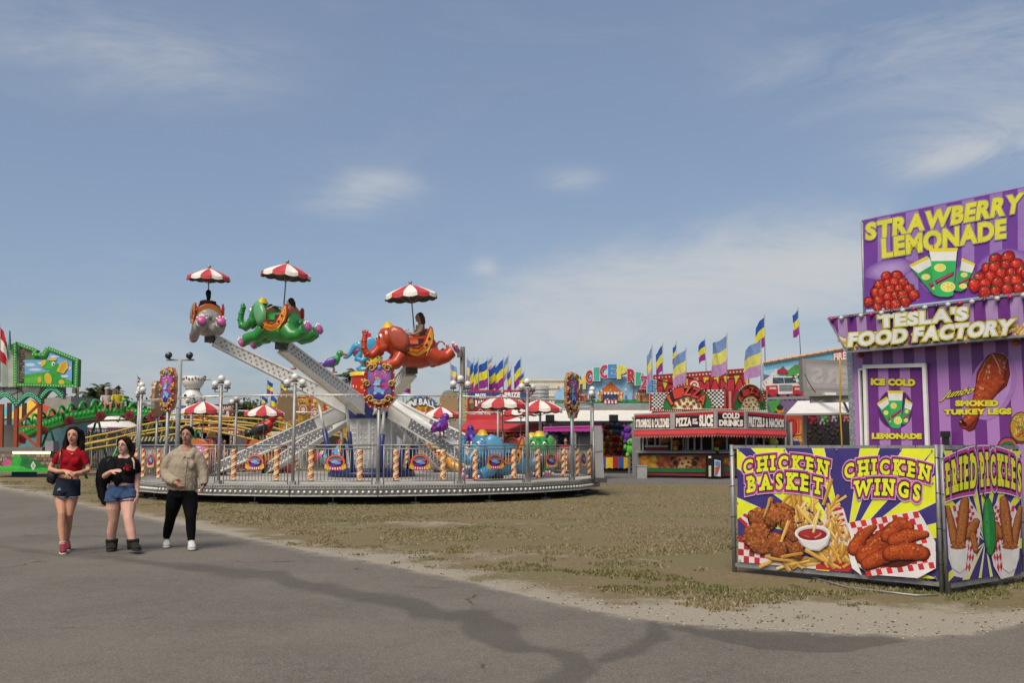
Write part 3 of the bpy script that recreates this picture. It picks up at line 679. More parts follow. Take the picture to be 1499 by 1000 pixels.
mb = MB('c9c9c6'); mb.prism([W(-.1, .45, -.01), W(TL_, .45, -.01), W(TL_, TOP, -.01), W(-.1, TOP, -.01)], tn, 2.4); mb.build('body', FACADE, tr)
def diamond(G):
    G.b.inputs['Metallic'].default_value = .7; G.b.inputs['Roughness'].default_value = .4
    v = G.n('ShaderNodeTexVoronoi'); v.inputs['Scale'].default_value = 26; G.l(G.co, v.inputs['Vector'])
    f = G.rng(v.outputs['Distance'], .25, .45); G.l(G.mix(f, (.55, .55, .55), (.36, .36, .37)), G.b.inputs['Base Color']); G.bump(f, .6, .006)
DIAM = gmat('diamond_plate', diamond)
mb = MB(); mb.prism([W(-.1, .45, .008), W(.0, .45, .008), W(.0, TOP, .008), W(-.1, TOP, .008)], tn, .03); mb.build('corner_trim', DIAM, tr)
mb = MB(); mb.box(W(TL_/2, .25, -1.2), (TL_*.96, 2.0, .3), M.Rotation(math.atan2(tu.y, tu.x), 3, 'Z')); mb.build('chassis', DARKSTEEL, tr)
for q in (1.9, 2.8):
    wh = MB('1a1a1a'); cc = W(q, .36, .0); wh.cyl(cc-tn*.25, cc-tn*.02, .36, 24, '191919', False); wh.cyl(cc-tn*.02, cc+tn*.01, .2, 16, '9a9a9a', False); wh.build('wheel', mat('tyre', rough=.8, attr=True), tr)
# wall prints
c = Canvas((1240, 500, 1499, 660), 1499, L0, tn)
def cups(c, S, leaf=True):
    """three lemonade cups; S maps cup space (0..300 across, 0..330 down) to the canvas"""
    for pts, tone in (([(2, 130), (88, 68), (190, 320), (160, 330), (110, 318)], 0), ([(240, 85), (298, 132), (255, 285), (235, 300), (200, 290)], 0), ([(90, 22), (218, 22), (200, 325), (175, 335), (135, 332), (118, 322)], 1)):
        c.poly([S(*p) for p in pts], '2f9a52' if tone == 0 else '35a95a')
        if len(pts) == 5 and pts[0][0] == 2:
            c.poly([S(*p) for p in ((2, 130), (88, 68), (108, 118), (40, 175))], 'd5d4cd'); c.poly([S(*p) for p in ((0, 118), (80, 60), (92, 78), (8, 134))], 'd2c22c'); rows = ((75, 200, 20), (120, 270, 18)); bar = ((85, 250), (140, 205), (148, 228), (100, 275))
        elif pts[0][0] == 240:
            c.poly([S(*p) for p in ((240, 85), (298, 132), (286, 178), (232, 160))], 'd5d4cd'); c.poly([S(*p) for p in ((240, 76), (300, 118), (297, 134), (236, 95))], 'd2c22c'); rows = ((250, 190, 16), (245, 265, 18)); bar = ((222, 240), (278, 205), (272, 226), (225, 258))
        else:
            c.poly([S(*p) for p in ((90, 22), (218, 22), (212, 95), (100, 95))], 'dcdbd4'); c.poly([S(*p) for p in ((86, 10), (222, 10), (218, 34), (92, 34))], 'd9c92e'); rows = ((140, 140, 27), (176, 268, 34)); bar = ((115, 225), (205, 165), (203, 195), (122, 255))
        for x, y, r in rows:
            c.poly([S(x+r*math.cos(t*.3927), y+r*math.sin(t*.3927)) for t in range(16)], 'e3dc8a'); c.poly([S(x+r*.8*math.cos(t*.3927), y+r*.8*math.sin(t*.3927)) for t in range(16)], 'c9bd3a')
            for t in range(6): c.poly([S(x+a_*math.cos(t*1.047+b_), y+a_*math.sin(t*1.047+b_)) for a_, b_ in ((r*.12, 0), (r*.7, -.35), (r*.7, .35))], 'e8e08a')
        c.poly([S(*p) for p in bar], '7c1f45')
        q = bar; c.poly([S(*(V((*q[0], 0))*.8+V((*q[2], 0))*.2).xy), S(*(V((*q[1], 0))*.82+V((*q[3], 0))*.18).xy), S(*(V((*q[1], 0))*.6+V((*q[2], 0))*.4).xy), S(*(V((*q[0], 0))*.55+V((*q[3], 0))*.45).xy)], 'c5507f')
    c.line([S(112, 12), S(108, -18)], 7, 'c0408a'); c.line([S(20, 104), S(16, 84)], 5, 'c0408a'); c.line([S(250, 80), S(250, 62)], 5, 'c0408a')
# poster in the door frame
fr = MB('c9c7c2')
def frbar(x0, y0, x1, y1, w_, o):
    a = onplane(1240+x0*c.k, 500+y0*c.k, L0+tn*o, tn); b = onplane(1240+x1*c.k, 500+y1*c.k, L0+tn*o, tn); fr.bar(a, b, w_, .04, up=tn)
frbar(150, 205, 170, 960, .055, .05); frbar(655, 192, 685, 960, .055, .052); frbar(137, 214, 668, 200, .055, .055); frbar(105, 232, 130, 960, .03, .03); frbar(100, 240, 150, 232, .03, .031)
fr.build('door_frame', WHITE, tr)
dk = MB(); a = [onplane(1240+x*c.k, 500+y*c.k, L0+tn*.012, tn) for x, y in ((112, 240), (135, 240), (150, 960), (128, 960))]; dk.prism(a, tn, .005, '1c1a20'); dk.build('door_gap', BLACK, tr)
c.z = .02
for k in range(5):
    x = 168+k*92+8; c.poly([(x, 226), (x+88 if k < 4 else 640, 224), (x+112 if k < 4 else 668, 960), (x+18, 960)], PA if k % 2 == 0 else PB)
c.ell(415, 575, 150, 172, '5a2a6a', 0); c.ell(415, 575, 138, 160, '4a2258', 0)
cups(c, lambda x, y: (262+x, 408+y*.98))
for x, y, r in ((1, 1, 1),): pass
c.done('door_poster', parent=tr)
LY = [(.05, '1d1420'), (.0, 'd2c92c')]
c.z = .03
for t_, qd in (('ICE COLD', [(218, 315), (582, 322), (582, 374), (218, 366)]), ('LEMONADE', [(226, 778), (638, 782), (638, 824), (226, 822)]), ):
    c.text(t_, qd, [(.11, '2a1832'), (.08, 'd2c92c')]); c.done('door_lettering', parent=tr)
c.z = .004
# turkey leg
c.ell(1230, 380, 190, 300, '9f70b0', 20); c.ell(1230, 380, 150, 255, 'ad84bb', 20)
leg = [(1190, 120), (1250, 102), (1320, 108), (1362, 150), (1378, 270), (1350, 370), (1270, 440), (1180, 520), (1130, 600), (1075, 740), (1030, 757), (950, 710), (945, 680), (990, 640), (1060, 560), (1080, 420), (1100, 260)]
c.poly([(x+6, y+8) for x, y in leg], '3a120a'); c.poly(leg, '6d2212'); g = random.Random(8)
drum(c, [(1262, 190), (1215, 330), (1120, 520), (1050, 650), (1000, 700)], (88, 116, 62, 42, 40), ('4a160a', '862c13', 'b04a26', 'd89a6c'), 77, 260)
for pts, w_, k in (([(1140, 250), (1175, 170), (1230, 118)], 10, 'c98062'), ([(1110, 330), (1130, 260), (1170, 190)], 8, 'c06a45'), ([(1160, 330), (1190, 250), (1230, 190)], 7, 'cf7a48'), ([(1235, 110), (1285, 200), (1300, 275)], 12, 'c9a08a'), ([(1100, 440), (1140, 400), (1180, 330)], 6, 'd0743f'), ([(1250, 330), (1290, 300)], 9, 'c4683c')): c.line(pts, w_, k, w_*.4)
for i in range(20): c.blob(1325+g.uniform(-35, 28), 185+g.uniform(-65, 65), g.uniform(8, 20), g.uniform(6, 14), g.choice(['b98468', '8a4a38', 'a0644c', 'c79b82']), '7a3a2a', g.uniform(0, 180), .2, 8, i)
c.ell(985, 690, 42, 20, '4a140a', 35); c.ell(982, 688, 28, 12, '2a0c06', 35); c.ell(965, 680, 12, 6, 'b08a70', 35)
# loaded fries and a small badge, at the edge of the photo
c.ell(1480, 730, 105, 135, '5a3a1c'); c.ell(1480, 725, 92, 120, 'a87c30')
for i in range(60): c.line([(1480+g.uniform(-75, 60), 720+g.uniform(-95, 95)), (1480+g.uniform(-75, 60), 720+g.uniform(-95, 95))], 9, g.choice(['b3402e', 'd2b25a', '4f7a34', 'c9a04a', '8a2a1c']), 5)
c.ell(1365, 900, 90, 92, '1d2a1c'); c.ell(1365, 900, 80, 80, 'b0444a'); c.ell(1365, 905, 66, 60, '28603a'); c.ell(1365, 920, 40, 30, 'c0b03a')
c.done('food_picture', parent=tr)
for t_, qd in (('SMOKED', [(926, 500), (1280, 500), (1280, 545), (926, 545)]), ('TURKEY LEGS', [(832, 578), (1390, 566), (1390, 614), (832, 618)])): c.text(t_, qd, [(.11, '2a1832'), (.075, 'd2c92c')])
c.text('Jumbo', [(838, 420), (1085, 372), (1085, 432), (838, 480)], [(.06, '3a2040'), (.02, 'd2c92c')], shear=.25)
c.done('wall_lettering', parent=tr)
for x, y in ((105, 118), (1430, 12)):
    p = onplane(1240+x*c.k, 500+y*c.k, L0+tn*.02, tn); mb = MB(); mb.ball(p, (.05, .05, .035), 10, 6, 'b3531c'); mb.build('marker_light', PAINT, tr)
# marquee, leaning out at the top
n_out = .30
def T(px, py, o): return onplane(px, py, L0+tn*o, tn)
bl, tl2 = T(1240, 515.5, n_out), T(1214, 466, n_out); zb, zt = bl.z, tl2.z
def MQ(s_, f): return W(s_, zb+(zt-zb)*f, n_out+.02*f)
sb = (bl-L0).dot(tu); stp = (tl2-L0).dot(tu)
mn = (MQ(1, 1)-MQ(1, 0)).cross(tu).normalized()
if mn.dot(tn) < 0: mn = -mn
mb = MB(); k = 0; x = 0.0
f0 = lambda f: sb+(stp-sb)*f
lft = [MQ(f0(0), 0), MQ(f0(1), 1)]
s_ = stp
edges = []
while s_ < TL_:
    e = s_+.165
    a, b = max(s_, f0(1)), e
    pts = [MQ(max(s_, sb), 0), MQ(e, 0), MQ(e, 1), MQ(s_, 1)] if e > sb else [MQ(e, (sb-e)/(sb-stp)), MQ(e, 1), MQ(s_, 1), MQ(s_, 1)]
    if e <= sb: pts = [MQ(e, min(1, max(0, (sb-e)/(sb-stp)))), MQ(e, 1), MQ(s_, 1)] if k == 0 else [MQ(s_, (sb-s_)/(sb-stp)), MQ(e, (sb-e)/(sb-stp)), MQ(e, 1), MQ(s_, 1)]
    elif s_ < sb: pts = [MQ(s_, (sb-s_)/(sb-stp)), MQ(sb, 0), MQ(e, 0), MQ(e, 1), MQ(s_, 1)]
    mb.add([p for p in pts], [tuple(range(len(pts)))], PA if k % 2 == 0 else 'a284ae'); s_ = e; k += 1
mq = mb.build('marquee', PRINT, tr)
mb = MB('8f8d90'); bk = lambda s2: [W(s2, zb, .012), W(s2, zt, .012)]
E = TL_+.1
v = [MQ(sb, 0)-mn*.01, MQ(E, 0)-mn*.01, MQ(E, 1)-mn*.01, MQ(stp, 1)-mn*.01, W(sb, zb, .012), W(E, zb, .012), W(E, zt, .012), W(stp, zt, .012)]
mb.add(v, [(0, 1, 2, 3), (4, 7, 6, 5), (0, 4, 5, 1), (3, 2, 6, 7), (0, 3, 7, 4), (1, 5, 6, 2)]); mb.build('marquee_box', FACADE, tr)
mb = MB()
mb.bar(MQ(sb, 0), MQ(stp, 1), .03); mb.bar(MQ(stp, 1), MQ(E, 1), .03); mb.bar(MQ(sb, 0), MQ(E, 0), .03); mb.build('marquee_edge', STEEL, tr)
c = Canvas((1240, 270, 1499, 520), 1036, MQ(1, 0), mn)
g = random.Random(21)
for i in range(150):
    x = g.uniform(-30, 1150); yb = 985-(x/1036)*82; top = 92
    y = yb-g.uniform(14, top); L = g.uniform(36, 74); fry(c, x, y, min(L, 2*(yb-y)-6 if yb-y < L/2 else L), g.choice([-1, 1])*g.uniform(5, 75), 20, g.choice(['d8bd86', 'cdaf72', 'dcc48f', 'c09a58']))
c.done('fries_picture', subpart=True, parent=mq)
LYW = [(.13, '3a3420'), (.115, 'c9c02c'), (.065, '8a8a86'), (.052, 'd8d7d4')]
c.z = .045
c.text("TESLA'S", [(200, 768), (712, 718), (708, 790), (202, 836)], LYW, 0); c.text('FOOD FACTORY', [(28, 872), (985, 790), (965, 872), (22, 945)], LYW, 0)
c.done('lettering', subpart=True, parent=mq)
for i in range(24):
    f = i*.172+stp+.08
    if f > TL_: break
    p = MQ(f, .95)+mn*.03; b_ = MB(); k = ('9c1f66', 'b4b0b4', '3b1f4c', 'b4b0b4')[i % 4]
    b_.ball(p, .036, 10, 7, k); b_.cyl(p-mn*.03, p-mn*.012, .028, 10, '807e82'); b_.build('bulb', mat('bulb_glass', rough=.15, var=.05, attr=True), tr)
# roof banner on a pipe frame
c = Canvas((1240, 270, 1499, 520), 1036, L0+tn*.10, tn)
Qb = [(95, 215), (1200, -20), (1200, 610), (102, 735)]
bb = vinyl(c, Qb, tr, 'roof_banner', '6d3c92')
for k in range(14):
    x = 98+k*82; y0 = 216-(x-95)*.2127; 
    if k % 2: c.poly([(x, y0+1), (x+74, y0-15), (x+74, y0+515), (x, y0+520)], '9070ae' if k < 12 else '8a68a8')
for x, y, rx, ry, al in ((250, 500, 150, 60, 'a98fc0'), (930, 480, 170, 100, 'a98fc0'), (570, 560, 140, 80, '8f6fb0')): c.blob(x, y, rx, ry, al, '7a4f9c', -10, .04, 18, 3)
c.line([(110, 205), (1200, -22)], 6, '9a78b8')
def strawb(x, y, r, seed):
    gg = random.Random(seed); ro = gg.uniform(-35, 35); co, sn = math.cos(R(ro)), math.sin(R(ro)); n = 18
    def ring(f, ox=0, oy=0):
        o = []
        for i in range(n):
            t = 2*math.pi*i/n; px_, py_ = math.cos(t)*(1-.30*max(0, math.sin(t))), math.sin(t)*(1.2 if math.sin(t) > 0 else .85); px_, py_ = px_*r*f+ox, py_*r*f+oy; o.append((x+px_*co-py_*sn, y+px_*sn+py_*co))
        return o
    k = gg.uniform(.75, 1.15); m = lambda h: tuple(v*k for v in lin(h))
    c.poly(ring(1.08), m('4a0508')); c.poly(ring(1.0), m('8f1014')); c.poly(ring(.82, -r*.08, -r*.06), m('a81a18')); c.poly(ring(.55, -r*.16, -r*.14), m('bf2a20')); c.poly(ring(.28, -r*.24, -r*.22), m('cc4a38'))
    for i in range(13):
        t, q = gg.uniform(0, 6.28), math.sqrt(gg.random())*.8; a_, b_ = q*r*math.cos(t)*.85, q*r*math.sin(t); c.ell(x+a_*co-b_*sn, y+a_*sn+b_*co, 1.5, 2.2, gg.choice(['c9923a', '5a0a0a', 'd8b060']), ro, 6)
    c.ell(x-.36*r, y-.36*r, r*.16, r*.08, 'dc9a8c', -35, 8)
    if gg.random() < .75:
        for t in range(6): c.line([(x+.75*r*sn, y-.75*r*co), (x+.8*r*sn+(t-2.5)*r*.28*co, y-.9*r*co+abs(t-2.5)*r*.1-r*.12)], r*.2, ('3a5a20', '4a6a28', '2a4416')[t % 3], 1)
def heap(cx, cy, W_, H_, n, sd):
    gg = random.Random(sd); pts = []
    c.ell(cx, cy+H_*.5, W_*.95, H_*.4, 'b8a8c4', -6); c.ell(cx, cy+H_*.1, W_*.92, H_*.75, '42060a', -6)
    for row in range(5):
        yy = -H_*.8+row*H_*.4; nn = (2, 4, 5, 6, 4)[row]
        for i in range(nn): pts.append((cx+(i-(nn-1)/2)*W_*.36+gg.uniform(-10, 10), cy+yy+gg.uniform(-8, 8)-(i-(nn-1)/2)*W_*.05))
    for k, (x, y) in enumerate(pts): strawb(x, y, gg.uniform(.19, .25)*W_, sd+k)
heap(262, 618, 140, 105, 15, 100); heap(910, 525, 170, 110, 16, 200); heap(1160, 470, 120, 90, 16, 300)
S = lambda x, y: (372+x*1.28, 368+y*.88-x*.02)
cups(c, S)
c.done('fruit_picture', subpart=True, parent=bb)
LYB = [(.085, 'c4b8d0'), (.072, '2a2026'), (.055, 'd3cc3f')]
c.z = .014; c.text('STRAWBERRY', [(118, 228), (1030, 48), (1010, 158), (118, 322)], LYB, 0); c.text('LEMONADE', [(210, 318), (930, 200), (928, 308), (214, 425)], LYB, 0)
c.done('lettering', subpart=True, parent=bb)
mb = MB()
for x in (88, 1200): mb.tube([T(1240+x*c.k, 270+(215 if x < 500 else -20)*c.k, .05), V((*T(1240+(x+12)*c.k, 455, .05).xy, TOP))], .022, 8)
mb.tube([T(1262, 324, .05), T(1540, 265, .05)], .02, 8); mb.build('pipe_frame', STEEL, tr)
# black clamp post standing by the wall
mb = MB(); p = onplane(1384, 640, L0+tn*.12, tn); mb.bar(V((p.x, p.y, .2)), V((p.x, p.y, 1.62)), .07); mb.bar(V((p.x, p.y, 1.35))-tu*.12, V((p.x, p.y, 1.35))+tu*.07, .06, .1); mb.box(V((p.x, p.y, 1.6)), (.1, .1, .08)); mb.bar(V((p.x, p.y, .1)), V((p.x, p.y, .2)), .2)
tag(mb.build('jack_post', BLACK), 'black steel jack post with a side bracket in front of the purple trailer wall', 'post')
# ================================================================ the elephant ride
RC = at(545, 652, 31.6); RC.z = 0; RR = 7.0; DZ = .47
ride = thing('carousel_ride', 'round aerial ride with a grey deck, white arms and a navy blue hub', 'fairground ride', RC)
def RP(th, r, z=0): return RC+V((r*math.sin(R(th)), -r*math.cos(R(th)), z))
PHI = math.degrees(math.atan2(-RC.x, RC.y)); T0 = 1.2+PHI; NP = 21; STEP = 360/NP
ang = [T0+STEP*k for k in range(NP)]
mb = MB('8d8b86'); R2 = RR+.16
ring = [RP(a, R2, DZ) for a in ang]
mb.prism(ring, (0, 0, 1), .06); mb.build('deck', mat('deck_plate', 'b3aea4', rough=.65, metal=.1, var=.12, scale=1.6, dirt=.25, bump=.25, bscale=30), ride)
for k in range(NP):     # fascia sections with two rows of bulbs
    a, b = RP(ang[k], R2+.02, 0), RP(ang[(k+1) % NP], R2+.02, 0); n = ((a+b)/2-RC); n.z = 0; n.normalize()
    if n.y > .35: continue
    mb = MB('a9a7a2'); t = (b-a).normalized(); L = (b-a).length
    for z0, z1, w_, c_ in ((.455, .485, .05, 'b3b1ab'), (.40, .455, .012, '7d7b77'), (.385, .40, .04, 'a9a7a2'), (.235, .385, .014, '6f6e6b'), (.205, .235, .06, 'c0beb8')):
        mb.bar(a+t*.01+V((0, 0, (z0+z1)/2)), b-t*.01+V((0, 0, (z0+z1)/2)), w_, z1-z0, c_)
    for i in range(15):
        p = a+t*(L*(i+.5)/15)+n*.012+V((0, 0, .305)); mb.ball(p, .042, 8, 4, 'c9c6bf')
    for i in range(30):
        p = a+t*(L*(i+.5)/30)+n*.012+V((0, 0, .428)); mb.ball(p, .016, 5, 3, 'c9c6bf')
    mb.build('fascia', mat('bright_metal', rough=.35, metal=.35, var=.12, scale=5, attr=True, dirt=.2), ride)
for k in range(0, NP):
    m2 = MB(); p = RP(ang[k]+8, RR-.2, 0); m2.cyl(p, p+V((0, 0, .42)), .022, 6); m2.box(p+V((0, 0, .02)), (.22, .22, .04)); m2.build('support_leg', STEEL, ride)
mb = MB(); mb.lathe([(RR-1.1, .0), (RR-1.1, .40)], RC, 28, '17161a', False); mb.lathe([(RR-1.15, .40), (RR-1.15, .0)], RC, 28, '17161a', False); mb.build('under_deck_shade', mat('gap_shade_black', rough=.9, attr=True), ride)  # plain black ring added under the deck, its colour standing in for shade
for k in range(8):
    m2 = MB(); m2.bar(RP(k*45+10, 1.2, .33), RP(k*45+10, RR-.1, .33), .1, .16); m2.build('deck_beam', DARKSTEEL, ride)
# hub
NAVY = mat('navy_paint', '182058', rough=.35, var=.15)
mb = MB(); mb.lathe([(0, .47), (1.35, .47), (1.35, .62), (1.0, .75), (1.0, .47)], RC, 24); mb.build('hub_base', NAVY, ride)
mb = MB('c8c6c1'); mb.lathe([(.74, .7), (.74, 2.28), (0, 2.28)], RC, 12, None, False)
g = random.Random(2)
for i in range(12):
    th = i*30+15
    for j in range(9):
        for q in (-6, 6): mb.ball(RP(th+q, .72, .85+j*.16), .035, 6, 4, 'd5d3cc')
    mb.bar(RP(i*30, .745, .72), RP(i*30, .745, 2.27), .05, .03, 'dddbd5')
mb.build('hub_column', mat('bright_metal', attr=True), ride)
mb = MB(); mb.lathe([(0, 2.28), (.88, 2.28), (.84, 2.75), (.5, 2.95), (.5, 3.05), (0, 3.05)], RC, 20, None, False); mb.build('hub_cap', NAVY, ride)
DR = RC+V((-.1, 0, 0))
drum = MB(); cols = []
nn = 24; drum.lathe([(.60, 2.98), (.60, 3.62)], DR, nn, 'b3221f'); drum.lathe([(.64, 3.62), (.64, 3.74), (0, 3.75)], DR, nn, 'd2b02f'); drum.lathe([(.64, 2.9), (.64, 2.98), (.60, 2.98)], DR, nn, 'd2b02f')
for i in range(26):
    th = g.uniform(0, 360); z = g.uniform(3.08, 3.5); c_ = RC+V((-.1, 0, 0)); u = V((math.cos(R(th)), math.sin(R(th)), 0)); o_ = V((.61*math.sin(R(th)), -.61*math.cos(R(th)), z))+c_; r = g.uniform(.05, .09)
    drum.add([o_+u*(r*(1 if q % 2 == 0 else .42)*math.cos(q*math.pi/5))+V((0, 0, r*(1 if q % 2 == 0 else .42)*math.sin(q*math.pi/5))) for q in range(10)], [tuple(range(10))], g.choice(['d8c23a', 'd9d6cf', 'd98a2c']))
drum.build('star_drum', PAINT, ride)
def arm(th, r1, z1, lab=None):
    """a lattice arm from the hub to an elephant, its foot strut, and its rows of bulbs"""
    u = V((math.sin(R(th)), -math.cos(R(th)), 0)); s_ = V((u.y, -u.x, 0)); p0 = RP(th, .72, 2.62); p1 = RC+u*r1+V((0, 0, z1)); d = (p1-p0).normalized(); up = s_.cross(d).normalized()
    if up.z < 0: up = -up
    L = (p1-p0).length; mb = MB('c8c6c0'); hw = .14
    def sec(t, h): return [p0+d*t+s_*(hw*a)+up*(h*b) for a, b in ((-1, -1), (1, -1), (1, 1), (-1, 1))]
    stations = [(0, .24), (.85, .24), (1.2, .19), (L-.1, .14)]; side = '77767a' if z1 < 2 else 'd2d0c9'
    vs = sum([sec(*q) for q in stations], []); fs = []; cc = []
    for i in range(3):
        for k in range(4):
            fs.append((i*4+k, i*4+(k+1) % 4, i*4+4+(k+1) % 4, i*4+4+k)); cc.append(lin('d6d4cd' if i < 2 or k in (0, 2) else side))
    fs += [(3, 2, 1, 0), tuple(range(12, 16))]; cc += [lin('d6d4cd')]*2
    mb.add(vs, fs, cc)
    for b in (-1, 1):      # pale flanges along the edges
        for a in (-1, 1): mb.bar(sec(.0, .24)[{(-1, -1): 0, (1, -1): 1, (1, 1): 2, (-1, 1): 3}[(a, b)]], sec(L-.1, .14)[{(-1, -1): 0, (1, -1): 1, (1, 1): 2, (-1, 1): 3}[(a, b)]] if False else sec(1.2, .19)[{(-1, -1): 0, (1, -1): 1, (1, 1): 2, (-1, 1): 3}[(a, b)]], .06, .05, 'dcdad3', up)
    for a, b, i_ in ((-1, -1, 0), (1, -1, 1), (1, 1, 2), (-1, 1, 3)): mb.bar(sec(1.2, .19)[i_], sec(L-.1, .14)[i_], .06, .05, 'dcdad3', up)
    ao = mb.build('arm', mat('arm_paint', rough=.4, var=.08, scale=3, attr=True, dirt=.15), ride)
    bl_ = MB('dedbd2' if z1 < 2 else '8f8d88'); n = int((L-1.4)/.19)
    for i in range(n):
        t = 1.32+i*.19; h = .19+(.14-.19)*(t-1.2)/(L-1.3)
        for row in (-.62, 0, .62):
            for a in (-1, 1): bl_.ball(p0+d*(t+(.09 if row == 0 else 0))+s_*(hw*a)+up*(h*row), .03, 6, 4)
    sub(bl_, 'bulb_rows', mat('arm_paint', attr=True), ao)['kind'] = 'stuff'
    for a in (0,):
        f = MB(); q0 = RP(th, 1.25, .62)+s_*a; q1 = p0+d*1.0-up*.28+s_*a; f.cyl(q0, q0.lerp(q1, .6), .075, 8, '23306e'); f.cyl(q0.lerp(q1, .6), q1, .045, 8, 'd2d0ca'); f.build('piston', mat('piston_paint', rough=.35, attr=True), ride)
    return p1
# ---- elephant model: forward is +X, origin under the saddle
def elephant_mesh():
    b = MB(); T = b.tube
    T([(-.68, 0, .06), (-.54, 0, .08), (-.2, 0, .05), (.15, 0, .05), (.42, 0, .10), (.55, 0, .14)], [(.24, .24), (.39, .41), (.42, .44), (.39, .41), (.33, .35), (.2, .22)], 16)
    T([(.4, 0, .18), (.72, 0, .36)], [.3, .27], 14)
    b.ball((.76, 0, .42), (.30, .30, .31), 16, 10); b.ball((.92, 0, .30), (.2, .23, .2), 14, 8)
    for s_ in (-1, 1): b.ball((.90, s_*.15, .2), (.15, .1, .13), 10, 6)
    T([(.95, 0, .26), (1.12, 0, .11), (1.25, 0, .02), (1.40, 0, .05), (1.48, 0, .20), (1.47, 0, .38), (1.42, 0, .54), (1.47, 0, .66)], [.16, .135, .12, .11, .10, .09, .08, .065], 12, ref=(0, 1, 0))
    T([(.93, 0, .10), (1.03, 0, -.02)], [.09, .05], 8)
    for s_ in (-1, 1):
        T([(.42, s_*.2, -.02), (.62, s_*.26, -.24), (.82, s_*.27, -.27), (1.0, s_*.27, -.36)], [.21, .17, .15, .17], 12, ref=(0, 1, 0))
        T([(-.45, s_*.2, .0), (-.72, s_*.27, -.16), (-.95, s_*.28, -.12), (-1.14, s_*.29, .02)], [.25, .21, .17, .18], 12, ref=(0, 1, 0))
        b.ball((-.45, s_*.16, .1), (.3, .24, .32), 12, 8)
    T([(-.72, 0, .18), (-.85, 0, .3), (-.98, 0, .28), (-1.02, 0, .2)], [.05, .03, .025, .04], 6)
    return b
EL_PARTS = {}
def lathe_cloth(col_a, col_b, n=12):
    """ride canopy: scalloped parasol of alternating gores"""
    b = MB(); prof = [(.03, .26), (.25, .19), (.50, .085), (.66, .0)]; per = 3; N = n*per; vs = []; fs = []; cs = []
    for i, (r, z) in enumerate(prof):
        for k in range(N):
            t = 2*math.pi*k/N; sag = -.012*math.sin(math.pi*((k % per)/per))*i
            vs.append((r*math.cos(t), r*math.sin(t), z+sag))
    for k in range(N):
        t = 2*math.pi*k/N; vs.append((.675*math.cos(t), .675*math.sin(t), -.10-.035*math.sin(math.pi*((k % per)/per))))
    for i in range(4):
        for k in range(N): fs.append((i*N+k, i*N+(k+1) % N, (i+1)*N+(k+1) % N, (i+1)*N+k)); cs.append(lin(col_a if (k//per) % 2 else col_b))
    b.add(vs, fs, cs, False); m = len(vs)
    inner = [(x*.97, y*.97, z-.012) for x, y, z in vs]; b.add(inner, [f[::-1] for f in fs], '6d655c'); 
    for k in range(N):
        j = 4*N+k; j2 = 4*N+(k+1) % N; b.add([vs[j], vs[j2], inner[j2], inner[j]], [(0, 1, 2, 3)], '8a6a62')
    return b
